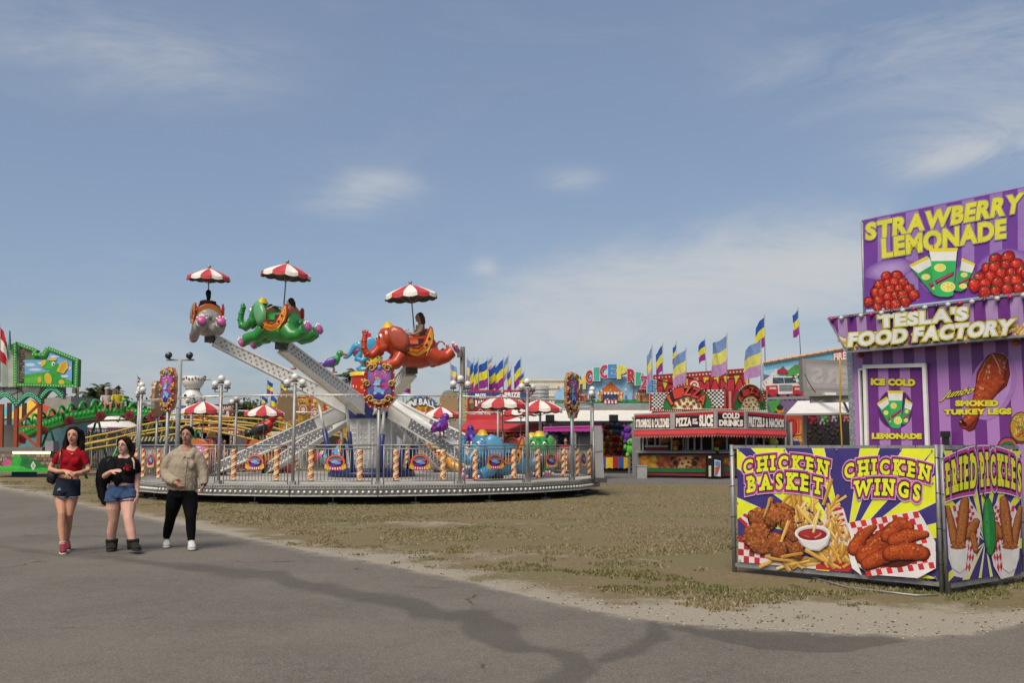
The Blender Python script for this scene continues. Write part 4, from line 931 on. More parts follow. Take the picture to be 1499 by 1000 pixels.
def make_elephant(name, label, col, loc, heading, scale=1.0, pitch=0, ear=None, eyes=True):
    """heading: direction of travel in degrees, 0 = +X, counter-clockwise from above"""
    t = thing(name, label, 'elephant car', loc, group='flying elephant cars', rot=(0, -R(pitch), R(heading))); t.scale = (scale*.84, scale, scale)
    m = mat('fibreglass_'+col, col, rough=.25, var=.07, scale=3, dirt=.04)
    if 'body' not in EL_PARTS: EL_PARTS['body'] = union(elephant_mesh(), 'body', m, vox=.022, smooth=8).data; bpy.data.objects.remove([o for o in bpy.data.objects if o.data == EL_PARTS['body']][0])
    def put(key, builder, name_, mm):
        if key not in EL_PARTS: EL_PARTS[key] = builder().mesh(key)
        me = EL_PARTS[key].copy(); me.materials.clear(); me.materials.append(mm); o = bpy.data.objects.new(name_, me); COL.objects.link(o); o.parent = t; return o
    put('body', None, 'body', m)
    def earb(s_):
        def f():
            b = MB(); pts = [(.82, .62), (.66, .72), (.42, .64), (.24, .44), (.20, .20), (.34, .04), (.52, .06), (.68, .20), (.80, .40)]
            o = [V((x, s_*(.28+.34*(.84-x)), z)) for x, z in pts]; c_ = V((.54, s_*.38, .38)); n_ = V((.25, s_*1, .1)).normalized()
            vs = [c_+n_*.05]+[c_.lerp(p, .6)+n_*.045 for p in o]+o+[p-n_*.05 for p in o]; k = len(o); fs = []
            for i in range(k):
                j = (i+1) % k; fs += [(0, 1+i, 1+j), (1+i, 1+k+i, 1+k+j, 1+j), (1+k+i, 1+2*k+i, 1+2*k+j, 1+k+j)]
            fs.append(tuple(1+2*k+i for i in range(k)))
            if s_ < 0: fs = [f_[::-1] for f_ in fs]
            b.add(vs, fs, None, True); return b
        return f
    em = mat('fibreglass_'+(ear or col), ear or col, rough=.28, var=.08)
    for s_ in (-1, 1): put('ear%d' % s_, earb(s_), 'ear', em)
    def sole(s_, front):
        def f():
            b = MB('b8578f'); p, d, r = ((1.0, s_*.27, -.36), V((.75, 0, -.55)), .17) if front else ((-1.14, s_*.29, .02), V((-.8, 0, .45)), .18)
            d = d.normalized(); q = V(p)+d*r*.62; a = V((0, 1, 0)); u = d.cross(a); b.tube([q, q+d*.075], [r*.82, r*.70], 14)
            for k in range(4): tt = R(-60+k*40); b.ball(q+d*.03+(u*math.cos(tt)+a*math.sin(tt))*r*.86*(1 if front else -1), .04, 6, 4, 'dcd6cf')
            return b
        return f
    for s_ in (-1, 1):
        for fr_ in (0, 1): put('sole%d%d' % (s_, fr_), sole(s_, fr_), 'foot_sole', PAINT)
    def face():
        b = MB()
        for s_ in (-1, 1):
            b.ball((.99, s_*.155, .46), (.06, .055, .075), 10, 6, 'e0ddd6'); b.ball((1.03, s_*.165, .45), (.035, .035, .045), 8, 5, '151310'); b.tube([(.95, s_*.11, .56), (.93, s_*.2, .56), (.9, s_*.24, .53)], .016, 5, '1d1512')
        return b
    put('face', face, 'eyes', PAINT)
    def hat():
        b = MB('c9a82a'); b.lathe([(.19, .68), (.17, .72), (.13, .76), (.09, .83), (0, .845)], (.72, 0, 0), 12); return b
    put('hat', hat, 'hat', PAINT)
    def rings():
        b = MB('c0568f')
        for x, z, r, a in ((1.25, .02, .123, 0), (1.40, .05, .114, 50), (1.48, .20, .104, 90), (1.47, .38, .094, 90), (1.42, .54, .084, 80)):
            d = V((math.cos(R(a)), 0, math.sin(R(a)))); b.tube([V((x, 0, z))-d*.018, V((x, 0, z))+d*.018], r*1.02, 10)
        return b
    put('rings', rings, 'trunk_bands', m)
    def saddle():
        b = MB(); out_ = [(-.46, .66), (-.53, .62), (-.56, .42), (-.52, .2), (-.38, .02), (-.2, -.08), (-.02, -.12), (.16, -.10), (.30, -.02), (.38, .12), (.42, .36), (.40, .58), (.34, .56), (.26, .42), (.20, .25), (.10, .14), (-.06, .13), (-.18, .2), (-.26, .33), (-.36, .5)]
        mid = [(-.46, .62), (-.5, .58), (-.525, .42), (-.485, .22), (-.365, .06), (-.19, -.04), (-.02, -.08), (.14, -.06), (.27, .01), (.345, .14), (.38, .36), (.365, .52), (.34, .5), (.29, .40), (.235, .22), (.12, .09), (-.06, .08), (-.2, .15), (-.29, .29), (-.38, .46)]
        inn = [(-.46, .56), (-.47, .42), (-.43, .26), (-.33, .12), (-.18, .02), (-.02, -.02), (.12, -.01), (.24, .05), (.3, .16), (.335, .34), (.31, .30), (.265, .16), (.14, .05), (-.06, .03), (-.22, .1), (-.32, .25), (-.4, .42)]
        for s_ in (-1, 1):
            Y = lambda z: s_*(.44 if z > .05 else .44-(.05-z)*.5)
            for pts, off, col_, th_ in ((out_, 0, 'a5231c', .05), (mid, .012, 'd9a12a', .01), (inn, .022, 'd8712c', .01)):
                P3 = [V((x, Y(z)+s_*off, z)) for x, z in pts]; b.prism(P3, (0, s_, 0), th_, col_)
            for k in range(7):
                x = -.46+k*.03; z0 = .06+(.40 if k < 2 else .22-k*.02)
                b.bar((x, Y(.3)+s_*.026, z0-.12-(.02*k)), (x-.01, Y(.3)+s_*.026, z0+.10-.05*k), .012, .008, 'd9b33a')
            for x, z in ((-.40, .34), (-.30, .18), (.26, .08)): b.ball((x, Y(z)+s_*.025, z), (.045, .012, .045), 8, 4, '4d1712')
        # cockpit: dash, seat back, seat, floor
        def hoop(x, y0, zt, zb, th_, c1, c2):
            pts = [(x, y0*math.cos(q*math.pi/10), zb+(zt-zb)*math.sin(q*math.pi/10)**.7) for q in range(11)]
            b.prism(pts, (1, 0, 0), th_, c1); b.tube([V(p_) for p_ in pts], .035, 6, c2)
        hoop(.37, .40, .56, .12, .04, 'b9832a', 'a5231c'); hoop(-.46, .40, .62, .10, .05, 'a8642c', 'b5481c')
        b.box((-.25, 0, .3), (.34, .76, .12), None, '3a2018'); b.box((.08, 0, .2), (.5, .78, .05), None, '2c2624')
        b.tube([(.3, -.3, .5), (.14, -.2, .62), (.14, .2, .62), (.3, .3, .5)], .016, 6, 'b5b3b0'); return b
    put('saddle', saddle, 'saddle', PAINT)
    c_ = put('canopy', lambda: lathe_cloth('b03234', 'd6d0c6'), 'canopy', mat('canopy_cloth', rough=.6, attr=True, var=.1, dirt=.12)); c_.location = (-.05, 0, 1.53); c_.scale = (1/.84, 1, 1)
    def pole():
        b = MB('b9b6b0'); b.tube([(-.08, 0, .2), (-.08, 0, .8)], .026, 8); b.tube([(-.08, 0, .8), (-.05, 0, 1.73)], .02, 8, '56534f'); b.ball((-.05, 0, 1.85), .06, 8, 6, 'a98a5a')
        for k in range(6): b.bar((-.05, 0, 1.3), (-.05+.5*math.cos(k*1.047), .5*math.sin(k*1.047), 1.5), .012, .012, '6a665f')
        return b
    put('pole', pole, 'canopy_pole', STEEL)
    return t
def head_of(th): return th+180      # the ride turns clockwise seen from above
ELS = [  # angle, radius, height of saddle origin, colour, ear colour, label, pitch
 (11.2, 5.35, 3.88, 'a83c1c', '9c4632', 'orange elephant car raised over the medallion, carrying a rider in a patterned top', -4),
 (-26.8, 5.55, 4.52, '2c7a34', '5b9464', 'green elephant car raised highest on the front left arm, trunk curled up', 5),
 (-73, 5.16, 5.02, '85807c', '7a7672', 'grey elephant car seen from behind, raised at the far left', 4),
 (-105, 5.6, .98, 'b2558c', 'a04a80', 'pink elephant car down on the deck behind the woman in the beige hoodie', 0),
 (-138, 5.6, .98, 'b2352a', 'a0453a', 'red elephant car down on the deck at the back left', 0),
 (-172, 5.6, .98, '4f8fae', '5d9cba', 'pale blue elephant car down on the deck behind the hub', 0),
 (153, 5.6, .98, 'c58a2a', 'b57a2a', 'yellow elephant car down on the deck at the back right', 0),
 (42, 5.35, 1.0, '3f7fa5', '568fb2', 'sky blue elephant car facing us on the deck at the right front', 0),
 (78, 5.3, 1.0, '2f8a3c', '4a9a4e', 'green elephant car facing us down on the deck at the right', 0),
 (114, 5.6, 1.0, 'b96a9c', 'a9588c', 'rose pink elephant car down on the deck behind the blue one', 0)]
ELO = []
for th, r, z, col, ear, lab, pt in ELS:
    rig = th == 42; th += PHI; p = RP(th, r, z); hd = head_of(th) if z > 2 else (head_of(th)+(-14 if rig else 0))
    sz = .94 if col == '85807c' else .99 if col == '2c7a34' else 1.05; ELO.append(make_elephant('elephant_car', lab, col, p, hd, sz, pt, ear))
    arm(th, r-.15, z-.42)
    a_ = MB(); q = RP(th, r-.1, z-.42); a_.tube([q-V((0, 0, .1)), q+V((0, 0, .2))], .16, 10); a_.build('car_mount', DARKSTEEL, ride)
# statue on the drum: a blue elephant sitting up, mouth open
b = MB(); X0 = DR+V((-.0, 0, 3.75))
def Q(x, y, z): return X0+V((x, y, z))
b.tube([Q(.05, 0, 0), Q(.06, 0, .3), Q(.02, 0, .62), Q(-.04, 0, .85)], [.33, .38, .33, .24], 14); b.ball(Q(-.18, 0, 1.0), (.32, .30, .32), 14, 9)
b.tube([Q(-.38, 0, 1.02), Q(-.6, 0, .98), Q(-.78, 0, .72), Q(-.9, 0, .6), Q(-1.02, 0, .62)], [.18, .14, .10, .09, .1], 10, ref=(0, 1, 0)); b.tube([Q(-.3, 0, .82), Q(-.5, 0, .56), Q(-.58, 0, .44)], [.15, .12, .06], 10, ref=(0, 1, 0))
for s_ in (-1, 1): b.tube([Q(-.02, s_*.3, .6), Q(-.25, s_*.38, .42), Q(-.45, s_*.3, .5)], [.13, .11, .1], 8); b.tube([Q(.0, s_*.22, .1), Q(-.35, s_*.28, .08), Q(-.4, s_*.28, .2)], [.17, .14, .13], 8); b.ball(Q(.05, s_*.4, 1.05), (.24, .06, .28), 10, 6)
st = thing('elephant_statue', 'light blue elephant statue in a yellow vest sitting on the star drum over the hub', 'statue', DR+V((0, 0, 3.75)))
union(b, 'body', mat('statue_blue', '3d8fb5', rough=.28), st, .025, 5)
st.scale = (.84,)*3
b = MB(); b.tube([Q(.06, 0, .16), Q(.07, 0, .36), Q(.03, 0, .64), Q(-.02, 0, .8)], [.37, .42, .37, .28], 16, 'c9b32c')
for i in range(34):
    t_ = g.uniform(0, 6.28); z_ = g.uniform(.2, .7); r_ = .42 if z_ < .5 else .38; b.ball(Q(.05+r_*math.cos(t_)*.98, r_*math.sin(t_)*.98, z_), .045, 6, 4, g.choice(['5a2f86', '2f2f6e', '5a2f86']))
b.build('vest', PAINT, st)
b = MB(); b.tube([Q(-.34, 0, .92), Q(-.52, 0, .80), Q(-.62, 0, .62)], [.12, .13, .05], 10, '8a2f5c', ref=(0, 1, 0)); b.build('mouth', PAINT, st)
b = MB('b5241f'); b.lathe([(.2, 1.28), (.2, 1.33), (.14, 1.33), (.13, 1.5), (0, 1.5)], X0+V((-.12, 0, 0)), 12); b.tube([Q(-.12, 0, 1.5), Q(-.12, 0, 1.62)], .03, 6); b.build('hat', PAINT, st)
b = MB()
for s_ in (-1, 1): b.ball(Q(-.42, s_*.16, 1.1), .05, 8, 5, 'e0ddd6'); b.ball(Q(-.46, s_*.17, 1.1), .025, 6, 4, '151310')
b.build('eyes', PAINT, st)
# clown birds perched on the arms
def bird(p, hd, cols, lab, sc_=1.0, flip=1):
    t = thing('bird_figure', lab, 'bird figure', p, R(hd), 'bird figures on the ride arms'); t.scale = (sc_,)*3; b = MB()
    b.tube([(-.22, 0, .2), (-.1, 0, .26), (.08, 0, .34), (.17, 0, .44)], [.07, .15, .15, .08], 10); b.ball((.2, 0, .54), .11, 10, 7)
    u = union(b, 'body', mat('bird_'+cols[0], cols[0], rough=.3), t, .02, 4, True)
    b = MB(cols[1]); b.tube([(.28, 0, .54), (.38, 0, .51), (.41, 0, .46)], [.05, .035, .01], 8); b.build('beak', PAINT, t, True)
    for s_ in (-1, 1): b = MB(cols[2]); b.ball((-.06, s_*.15, .28), (.2, .04, .11), 10, 6, None, M.Rotation(R(-25), 3, 'Y')); b.build('wing', PAINT, t, True)
    for s_ in (-1, 1): b = MB(cols[1]); b.tube([(0, s_*.06, .2), (.04, s_*.06, .06), (.0, s_*.06, 0), (.12, s_*.07, 0)], .022, 6); b.build('leg', PAINT, t, True)
    b = MB(cols[2]); b.tube([(-.2, 0, .2), (-.38, 0, .2)], [.06, .1], 6); b.build('tail', PAINT, t, True)
bird(at(433, 540, 28.6), 180, ('3b2a86', 'b8602a', '4a3aa0'), 'purple bird figure with an orange beak perched behind the green elephant arm', 1.05)
bird(at(487, 545, 30.2), 0, ('2f8a45', 'b8502a', '5a2f86'), 'green and purple bird figure hanging between the hub and the green elephant arm', 1.05)
bird(at(646, 640, 29.3), 60, ('6a2c92', 'b8502a', '8a2c92'), 'purple bird figure with orange feet on the arm to the right of the hub', 1.1)
bird(at(690, 655, 29), 100, ('4a2c92', '8a2c3a', '7a2c92'), 'violet bird figure low on the right arm by the red awning', 1.0)
bird(at(385, 648, 36.5), 0, ('a5241f', 'c98a2a', '2a2a2a'), 'red coated bird figure above the back left arm', 1.7)
# ---- rim: lamp posts, medallions, light rail and fence panels
LG = MB()
def lamp_post(th, lab):
    p = RP(th, RR, 0); t = thing('lamp_post', lab, 'lamp post', (p.x, p.y, .2), R(th), 'globe lamp posts round the ride')
    L = lambda x, y, z: (x, y, z-.2)
    b = MB(); b.tube([L(0, 0, .2), L(0, 0, 2.98)], .045, 8); b.box(L(0, 0, .52), (.14, .12, .1)); b.build('pole', STEEL, t, True)
    b = MB(); b.tube([L(-.2, 0, 2.88), L(-.2, 0, 2.80), L(.2, 0, 2.80), L(.2, 0, 2.88)], .018, 6); b.build('crossarm', STEEL, t, True)
    for x, z in ((-.2, 2.99), (0, 3.13), (.2, 2.99)):
        b = MB('55534f'); b.lathe([(.035, -.10), (.075, -.12), (.085, -.075), (.05, -.075)], L(x, 0, z), 12); b.build('lamp_socket', mat('lamp_socket', rough=.5, attr=True, metal=.3), t, True)
        b = MB(); b.ball(L(x, 0, z+.01), .088, 16, 10); b.build('globe', GLOBE, t, True)
def medallion(th, lab):
    p = RP(th, RR, 0); t = thing('medallion_sign', lab, 'medallion sign', (p.x, p.y, .2), R(th), 'medallion signs round the ride'); Z = 2.93-.2
    b = MB(); b.tube([(0, 0, 0), (0, 0, Z-.3)], .045, 8); b.box((0, 0, .32), (.14, .12, .1)); b.build('pole', STEEL, t, True)
    out_ = []
    for i in range(48):
        a = 2*math.pi*i/48; x, z = math.sin(a), math.cos(a)
        rx = .40*(1-.12*abs(math.cos(2*a))**3*(1 if abs(z) < .5 else .4)); k = (abs(x)**3.2+abs(z)**3.2)**(-1/3.2); bump = 1+.035*math.cos(a*12)
        out_.append((x*k*.385*bump, z*k*.57*bump))
    b = MB(); b.prism([(x, -.03, z+Z) for x, z in out_], (0, -1, 0), .08, '8a7350'); b.prism([(x*1.005, -.05, z*1.005+Z) for x, z in out_], (0, -1, 0), .019, 'a3261f'); fr_ = b.build('frame', PAINT, t, True)
    b = MB(); b.prism([(x*.90, -.056, z*.92+Z) for x, z in out_], (0, -1, 0), .004, '7d1c18')
    sh = [(-.25, .36), (0, .42), (.25, .36), (.25, -.18), (.12, -.32), (0, -.36), (-.12, -.32), (-.25, -.18)]
    b.prism([(x*1.13, -.060, z*1.1+Z) for x, z in sh], (0, -1, 0), .005, '3f6f9e')
    vs = []; cs_ = []
    for x, z in sh: vs.append((x, -.066, z+Z)); f = (z+.36)/.78; a1, a2, a3 = lin('3d2a7d'), lin('3b78a8'), lin('b54c94'); cs_.append(tuple(a1[i]*(1-2*f)+a2[i]*2*f if f < .5 else a2[i]*(2-2*f)+a3[i]*(2*f-1) for i in range(3)))
    b.add(vs[::-1], [tuple(range(8))], [cs_[::-1]])
    y = -.07
    for cx, cz, rx, rz, c_ in ((.02, -.08, .15, .11, '6f9fc4'), (-.02, .06, .10, .10, '7fb0d0'), (.10, .02, .09, .13, '5a3f94'), (.14, -.02, .09, .10, 'a8417c'), (-.07, .02, .09, .025, '8fbcd8'), (-.04, .17, .07, .03, 'c98f2c'), (-.1, -.2, .04, .05, '7fb0d0'), (.08, -.2, .04, .05, '7fb0d0'), (0, -.27, .16, .05, '2f2580'), (.02, -.02, .11, .02, '9c2430')):
        y -= .0015; b.prism([(cx+rx*math.cos(q*.4488), y, cz+Z+rz*math.sin(q*.4488)) for q in range(14)], (0, -1, 0), .001, c_)
    for i in range(16): b.ball((rnd.uniform(-.2, .2), -.07, Z+rnd.uniform(.2, .36)), .012, 5, 3, 'd9c4d4')
    b.build('picture', PRINT, t, True)
    b = MB('a57a3c')
    for s_ in (-1, 1):
        for cx, cz, r in ((.2, .42, .1), (.3, .03, .09), (.22, -.34, .10), (.12, .47, .06), (.1, -.43, .07)):
            pts = []
            for q in range(15): a = q*.62; rr = r*(1-q/18); pts.append((s_*(cx+rr*math.cos(a)), -.075, Z+cz+rr*math.sin(a)))
            b.tube(pts, [.034-.0014*q for q in range(15)], 6)
    b.tube([(-.12, -.07, Z-.43), (0, -.08, Z-.47), (.12, -.07, Z-.43)], .035, 6); b.build('scrollwork', mat('gilt', 'a8803f', rough=.4, var=.2), t, True)
    b = MB(); b.ball((0, -.08, Z+.44), (.05, .03, .07), 8, 6, '4a8fc0')
    for i in range(0, 48, 2):
        x, z = out_[i]; b.ball((x*.95, -.06, z*.955+Z), .019, 6, 4, 'd8cfae')
    b.build('bulb', PAINT, t, True)
names_l = ['first', 'second', 'third', 'fourth', 'fifth', 'sixth', 'seventh', 'eighth', 'ninth', 'tenth', 'eleventh', 'twelfth', 'thirteenth', 'fourteenth', 'fifteenth', 'sixteenth']
PX_ = lambda th, r=RR: (lambda p: CX+F*p.x/p.y)(RP(th, r))
order = sorted(range(NP), key=lambda k: (math.cos(R(ang[k])) < 0, PX_(ang[k])))
MED = {0: 'large red medallion sign with a painted elephant at the front centre of the ride', 3: 'red medallion sign seen edge on at the right front of the ride', 18: 'red medallion sign with gilt scrolls at the left front of the ride', 15: 'medallion sign at the far left rim of the ride, showing its tan back',
       6: 'medallion sign at the back right rim of the ride, beside the pink awning', 9: 'medallion sign on the back rim right of the hub', 12: 'medallion sign on the back rim left of the hub'}
WH = {1: 'globe lamp post just right of the front centre medallion', 2: 'globe lamp post in front of the blue elephant at the right', 4: 'globe lamp post just right of the edge-on right medallion', 5: 'globe lamp post at the right end of the ride deck', 7: 'globe lamp post on the back right rim beside the pink awning', 8: 'globe lamp post on the back right rim behind the green elephant',
      10: 'globe lamp post on the back rim just right of the hub', 11: 'globe lamp post on the back rim just left of the hub', 13: 'globe lamp post on the back left rim behind the red elephant', 14: 'globe lamp post on the back left rim beside the pink elephant', 16: 'globe lamp post at the far left end of the ride deck', 17: 'globe lamp post just left of the left front medallion',
      19: 'globe lamp post right beside the woman in the beige hoodie', 20: 'globe lamp post just left of the front centre medallion'}
for k in range(NP):
    if k in MED: medallion(ang[k], MED[k])
    else: lamp_post(ang[k], WH[k])
for k in range(NP):
    a, b_ = RP(ang[k], RR, 2.69), RP(ang[(k+1) % NP], RR, 2.69); t = (b_-a).normalized(); mb = MB('c4c2bd'); mb.tube([a+t*.05, b_-t*.05], .025, 6)
    for i in range(14): p = a.lerp(b_, (i+.5)/14); mb.ball(p-V((0, 0, .035)), .02, 5, 4, 'dcd8cc')
    mb.build('light_rail', mat('bright_metal', attr=True), ride)
def panel_parts():
    """one fence panel, 2 m long, in its own frame: x along, -y outward"""
    Wd = 1.80; H0, H1 = .57, 1.36; out_ = []
    b = MB(); b.tube([(-Wd/2, 0, H1), (Wd/2, 0, H1)], .016, 6); out_.append(('rail', b, STEEL))
    b = MB(); b.tube([(-Wd/2, 0, H0), (Wd/2, 0, H0)], .018, 6); out_.append(('rail', b, STEEL))
    b = MB(); b.tube([(-Wd/2-.1, 0, 1.45), (Wd/2+.1, 0, 1.45)], .02, 6); out_.append(('handrail', b, STEEL))
    for s_ in (-1, 1): b = MB(); b.tube([(s_*Wd/2, 0, H0-.1), (s_*Wd/2, 0, 1.45)], .018, 6); out_.append(('end_post', b, STEEL))
    b = MB()
    for i in range(1, 20): x = -Wd/2+Wd*i/20; b.tube([(x, 0, H0), (x, 0, H1)], .0085, 5)
    out_.append(('bars', b, STEEL))
    for s_ in (-1, 1):
        b = MB(); n = 14; m_ = 40; vs = []; fs = []; cs_ = []
        for j in range(m_+1):
            for i in range(n): t = 2*math.pi*i/n; vs.append((s_*.60+.072*math.cos(t), -.02+.06*math.sin(t), H0+.02+(H1-H0-.03)*j/m_))
        for j in range(m_):
            for i in range(n):
                ph = (j/m_*4-(i/n)*1.6) % 1; q = (i/n*2) % 1
                fs.append((j*n+i, j*n+(i+1) % n, (j+1)*n+(i+1) % n, (j+1)*n+i))
                cs_.append(lin('d5c595' if ph > .48 else ('d7c9a0' if .17 < ph < .31 and (9 <= i <= 11) else 'ae3a1c')))
        b.add(vs, fs, cs_); out_.append(('candy_column', b, PAINT))
    b = MB(); Z = 1.02; y = -.025
    def el(cx, cz, rx, rz, c_, y_): b.prism([(cx+rx*math.cos(q*.2618), y_, cz+rz*math.sin(q*.2618)) for q in range(24)], (0, -1, 0), .003, c_)
    b.prism([(.24*math.cos(q*.2618), -.02, Z+.02+.185*math.sin(q*.2618)) for q in range(24)], (0, -1, 0), .02, 'b4351c')
    el(0, Z+.02, .215, .165, 'd49a2c', -.024); el(0, Z+.02, .20, .15, 'b0301c', -.028); el(0, Z+.02, .18, .132, '27276e', -.032); el(.0, Z+.06, .15, .07, '3d6ea4', -.036); el(-.02, Z+.03, .09, .045, '8aa4bc', -.04); el(-.11, Z+.06, .07, .022, 'b5605c', -.042); el(.09, Z+.07, .08, .022, 'b5605c', -.042); el(.06, Z-.01, .08, .03, '6f8fae', -.044); el(-.05, Z-.06, .1, .03, '5a2f80', -.044)
    for i in range(7):
        t = (i-3)/3; b.box((t*.18, -.05, Z-.125-.02*(1-t*t)), (.055, .006, .09), None, 'd5a42c' if abs(t) > .9 else 'bd3a4a')
        if abs(t) < .8: b.box((t*.18, -.055, Z-.122-.02*(1-t*t)), (.028, .004, .05), None, 'dcd6cc')
    for s_ in (-1, 1): b.prism([(s_*.2, -.046, Z-.17), (s_*.27, -.046, Z-.13), (s_*.25, -.046, Z-.02), (s_*.2, -.046, Z-.06)], (0, -1, 0), .004, 'd5a42c')
    out_.append(('badge', b, PRINT)); return out_
PPARTS = [(n_, b.mesh(n_), m_) for n_, b, m_ in panel_parts()]
for me in PPARTS: me[1].materials.append(me[2])
def place(k):
    a, b_ = RP(ang[k], RR, 0), RP(ang[(k+1) % NP], RR, 0); mth = ang[k]+STEP/2
    return (a+b_)/2, mth
fr_ = {0: 'fence panel just right of the front centre medallion', 1: 'fence panel under the arm to the right of the hub', 2: 'fence panel in front of the sky blue elephant', 3: 'fence panel in front of the green elephant at the right', 4: 'narrow looking fence panel at the right end of the deck', 15: 'edge-on fence panel at the far left', 16: 'fence panel beside the shoulder of the woman in black',
       17: 'fence panel between the women in black and beige', 18: 'fence panel mostly behind the beige hoodie', 19: 'fence panel in front of the left white arm', 20: 'fence panel just left of the front centre medallion',
      6: 'back fence panel behind the pink awning side', 7: 'back fence panel behind the green elephant', 8: 'back fence panel right of the rose elephant', 9: 'back fence panel right of the hub', 10: 'back fence panel straight behind the hub', 11: 'back fence panel just left of the hub', 12: 'back fence panel left of the hub', 13: 'back fence panel behind the red elephant', 14: 'back fence panel behind the pink elephant'}
bk = {}
for k in range(NP):
    if k == 5: continue
    c_, mth = place(k); t = thing('ride_fence_panel', 'barred '+(fr_.get(k) or bk.get(k))+', with candy striped columns', 'fence panel', (c_.x, c_.y, 0), R(mth), 'fence panels round the ride')
    for n_, me, m_ in PPARTS: o = bpy.data.objects.new(n_, me); COL.objects.link(o); o.parent = t
# grey control booth wall and gate at the right of the deck
bo = thing('ride_gate', 'grey metal gate and slanted ramp panel at the right end of the ride deck', 'gate', at(874, 700, 29.5))
mb = MB(); P_ = lambda px, py: at(px, py, 29.5)
mb.prism([P_(869, 625), P_(880, 625), P_(885, 706), P_(872, 706)], (0, -1, 0), .5, '8f8e8b'); mb.build('panel', FACADE, bo)
mb = MB(); mb.tube([P_(869, 632), P_(869, 706)], .03, 6); mb.build('gate_post', STEEL, bo)
mb = MB(); mb.bar(P_(862, 662), P_(882, 660), .03); mb.build('handrail', STEEL, bo)
mb = MB(); mb.bar(P_(868, 702), P_(886, 703), 1.2, .12); mb.build('ramp', DARKSTEEL, bo)
# ================================================================ background midway
def quad_at(pts, Y): return [at(x, y, Y) for x, y in pts]
def slab(mb, pts, Y, th=.12, col=None): mb.prism(quad_at(pts, Y), (0, -1, 0), th, col)
def rpx(x0, y0, x1, y1): return [(x0, y0), (x1, y0), (x1, y1), (x0, y1)]
def cv(Y): return Canvas((0, 0, 1499, 1000), 1499, (0, Y, 0), (0, -1, 0), .0015, .006)
CLOTH = MATTE
def flag(px, top, bot, w_, side, Y, lab, faded=0, pole_to=None, lean=0, wave=1.0, group='striped flags over the midway'):
    """a tall feather flag of three bands on its pole; side -1 flies to the left"""
    t = thing('flag', lab, 'flag', at(px, pole_to or bot+8, Y), group=group); b = MB('8d8d8a')
    pb = at(px, pole_to or bot+8, Y); ptop = at(px+lean, top-3, Y); b.tube([pb, ptop], .022, 5); b.build('pole', STEEL, t)
    cs_ = [('2c4f9a', 'c8c034', '86307f'), ('6d84ad', 'c3bd62', 'a67fa8'), ('a8242c', 'cfcac2', 'a8242c')][faded]; b = MB(); nU, nV = 8, 15; g_ = random.Random(int(px*7)); ph = g_.uniform(0, 6); sl = g_.uniform(.05, .25)
    H = (at(px, top, Y)-at(px, bot, Y)).length; Wd = 1.25*w_*Y/F; vs = []
    for j in range(nV+1):
        v = j/nV; b0 = ptop.lerp(pb, (v*(bot-top)+3)/((pole_to or bot+8)-top+3))
        for i in range(nU+1):
            u = i/nU; vs.append(b0+V((side*u*Wd*(1-.12*u), .10*Wd*wave*math.sin(u*7+v*4+ph)*u*2, -u*H*(.14+sl*.4)+.06*H*math.sin(u*5+ph)*u-.25*H*u*(1-v)*(wave-.6))))
    fs = []; cc = []
    for j in range(nV):
        for i in range(nU): fs.append((j*(nU+1)+i, (j+1)*(nU+1)+i, (j+1)*(nU+1)+i+1, j*(nU+1)+i+1)); cc.append(lin(cs_[min(2, j*3//nV)]))
    b.add(vs, fs, cc, True); b.build('cloth', CLOTH, t)
LEAFM = {}
def leafmat(c): return mat('leaf_'+c, c, rough=.7, var=.45, scale=1.3, spec=.2)
BARK = mat('bark', '4a3d30', rough=.9, var=.3, bump=.5)
def tree(p, h, w_, lab, seed, col='3a4522', n=1500, crown0=.35, ls=.22, group=None, name='tree'):
    g_ = random.Random(seed); t = thing(name, lab, 'tree', p, group=group); b = MB(); V0 = V(p)
    b.tube([V0, V0+V((.1, 0, h*.3)), V0+V((-.05, .1, h*.62))], [.05*h*.4, .04*h*.4, .02*h*.4], 7)
    lobes = []
    for i in range(9):
        a = g_.uniform(0, 6.28); r = g_.uniform(.1, .42)*w_; z = h*g_.uniform(crown0+.12, .92); c_ = V0+V((r*math.cos(a), r*math.sin(a), z)); lobes.append((c_, g_.uniform(.16, .30)*w_))
        b.tube([V0+V((0, 0, h*.35)), (V0+V((0, 0, h*.5))).lerp(c_, .5), c_], [.02*h*.35, .012*h*.35, .005*h], 5)
    b.build('trunk', BARK, t); b = MB()
    for i in range(n):
        c_, r = g_.choice(lobes); d = V((g_.gauss(0, 1), g_.gauss(0, 1), g_.gauss(0, .8))).normalized()*r*g_.uniform(.45, 1.12); q = c_+d; s_ = ls*g_.uniform(.5, 1.3)
        u = V((g_.gauss(0, 1), g_.gauss(0, 1), g_.gauss(0, 1))).normalized(); v = u.cross(V((g_.gauss(0, 1), g_.gauss(0, 1), g_.gauss(0, 1)))).normalized()
        b.add([q-u*s_, q-v*s_*.45, q+u*s_, q+v*s_*.45], [(0, 1, 2, 3)], tuple(x*g_.uniform(.55, 1.4) for x in lin(col)))
    b.build('crown', mat('foliage', rough=.75, attr=True, var=.2, spec=.2), t)
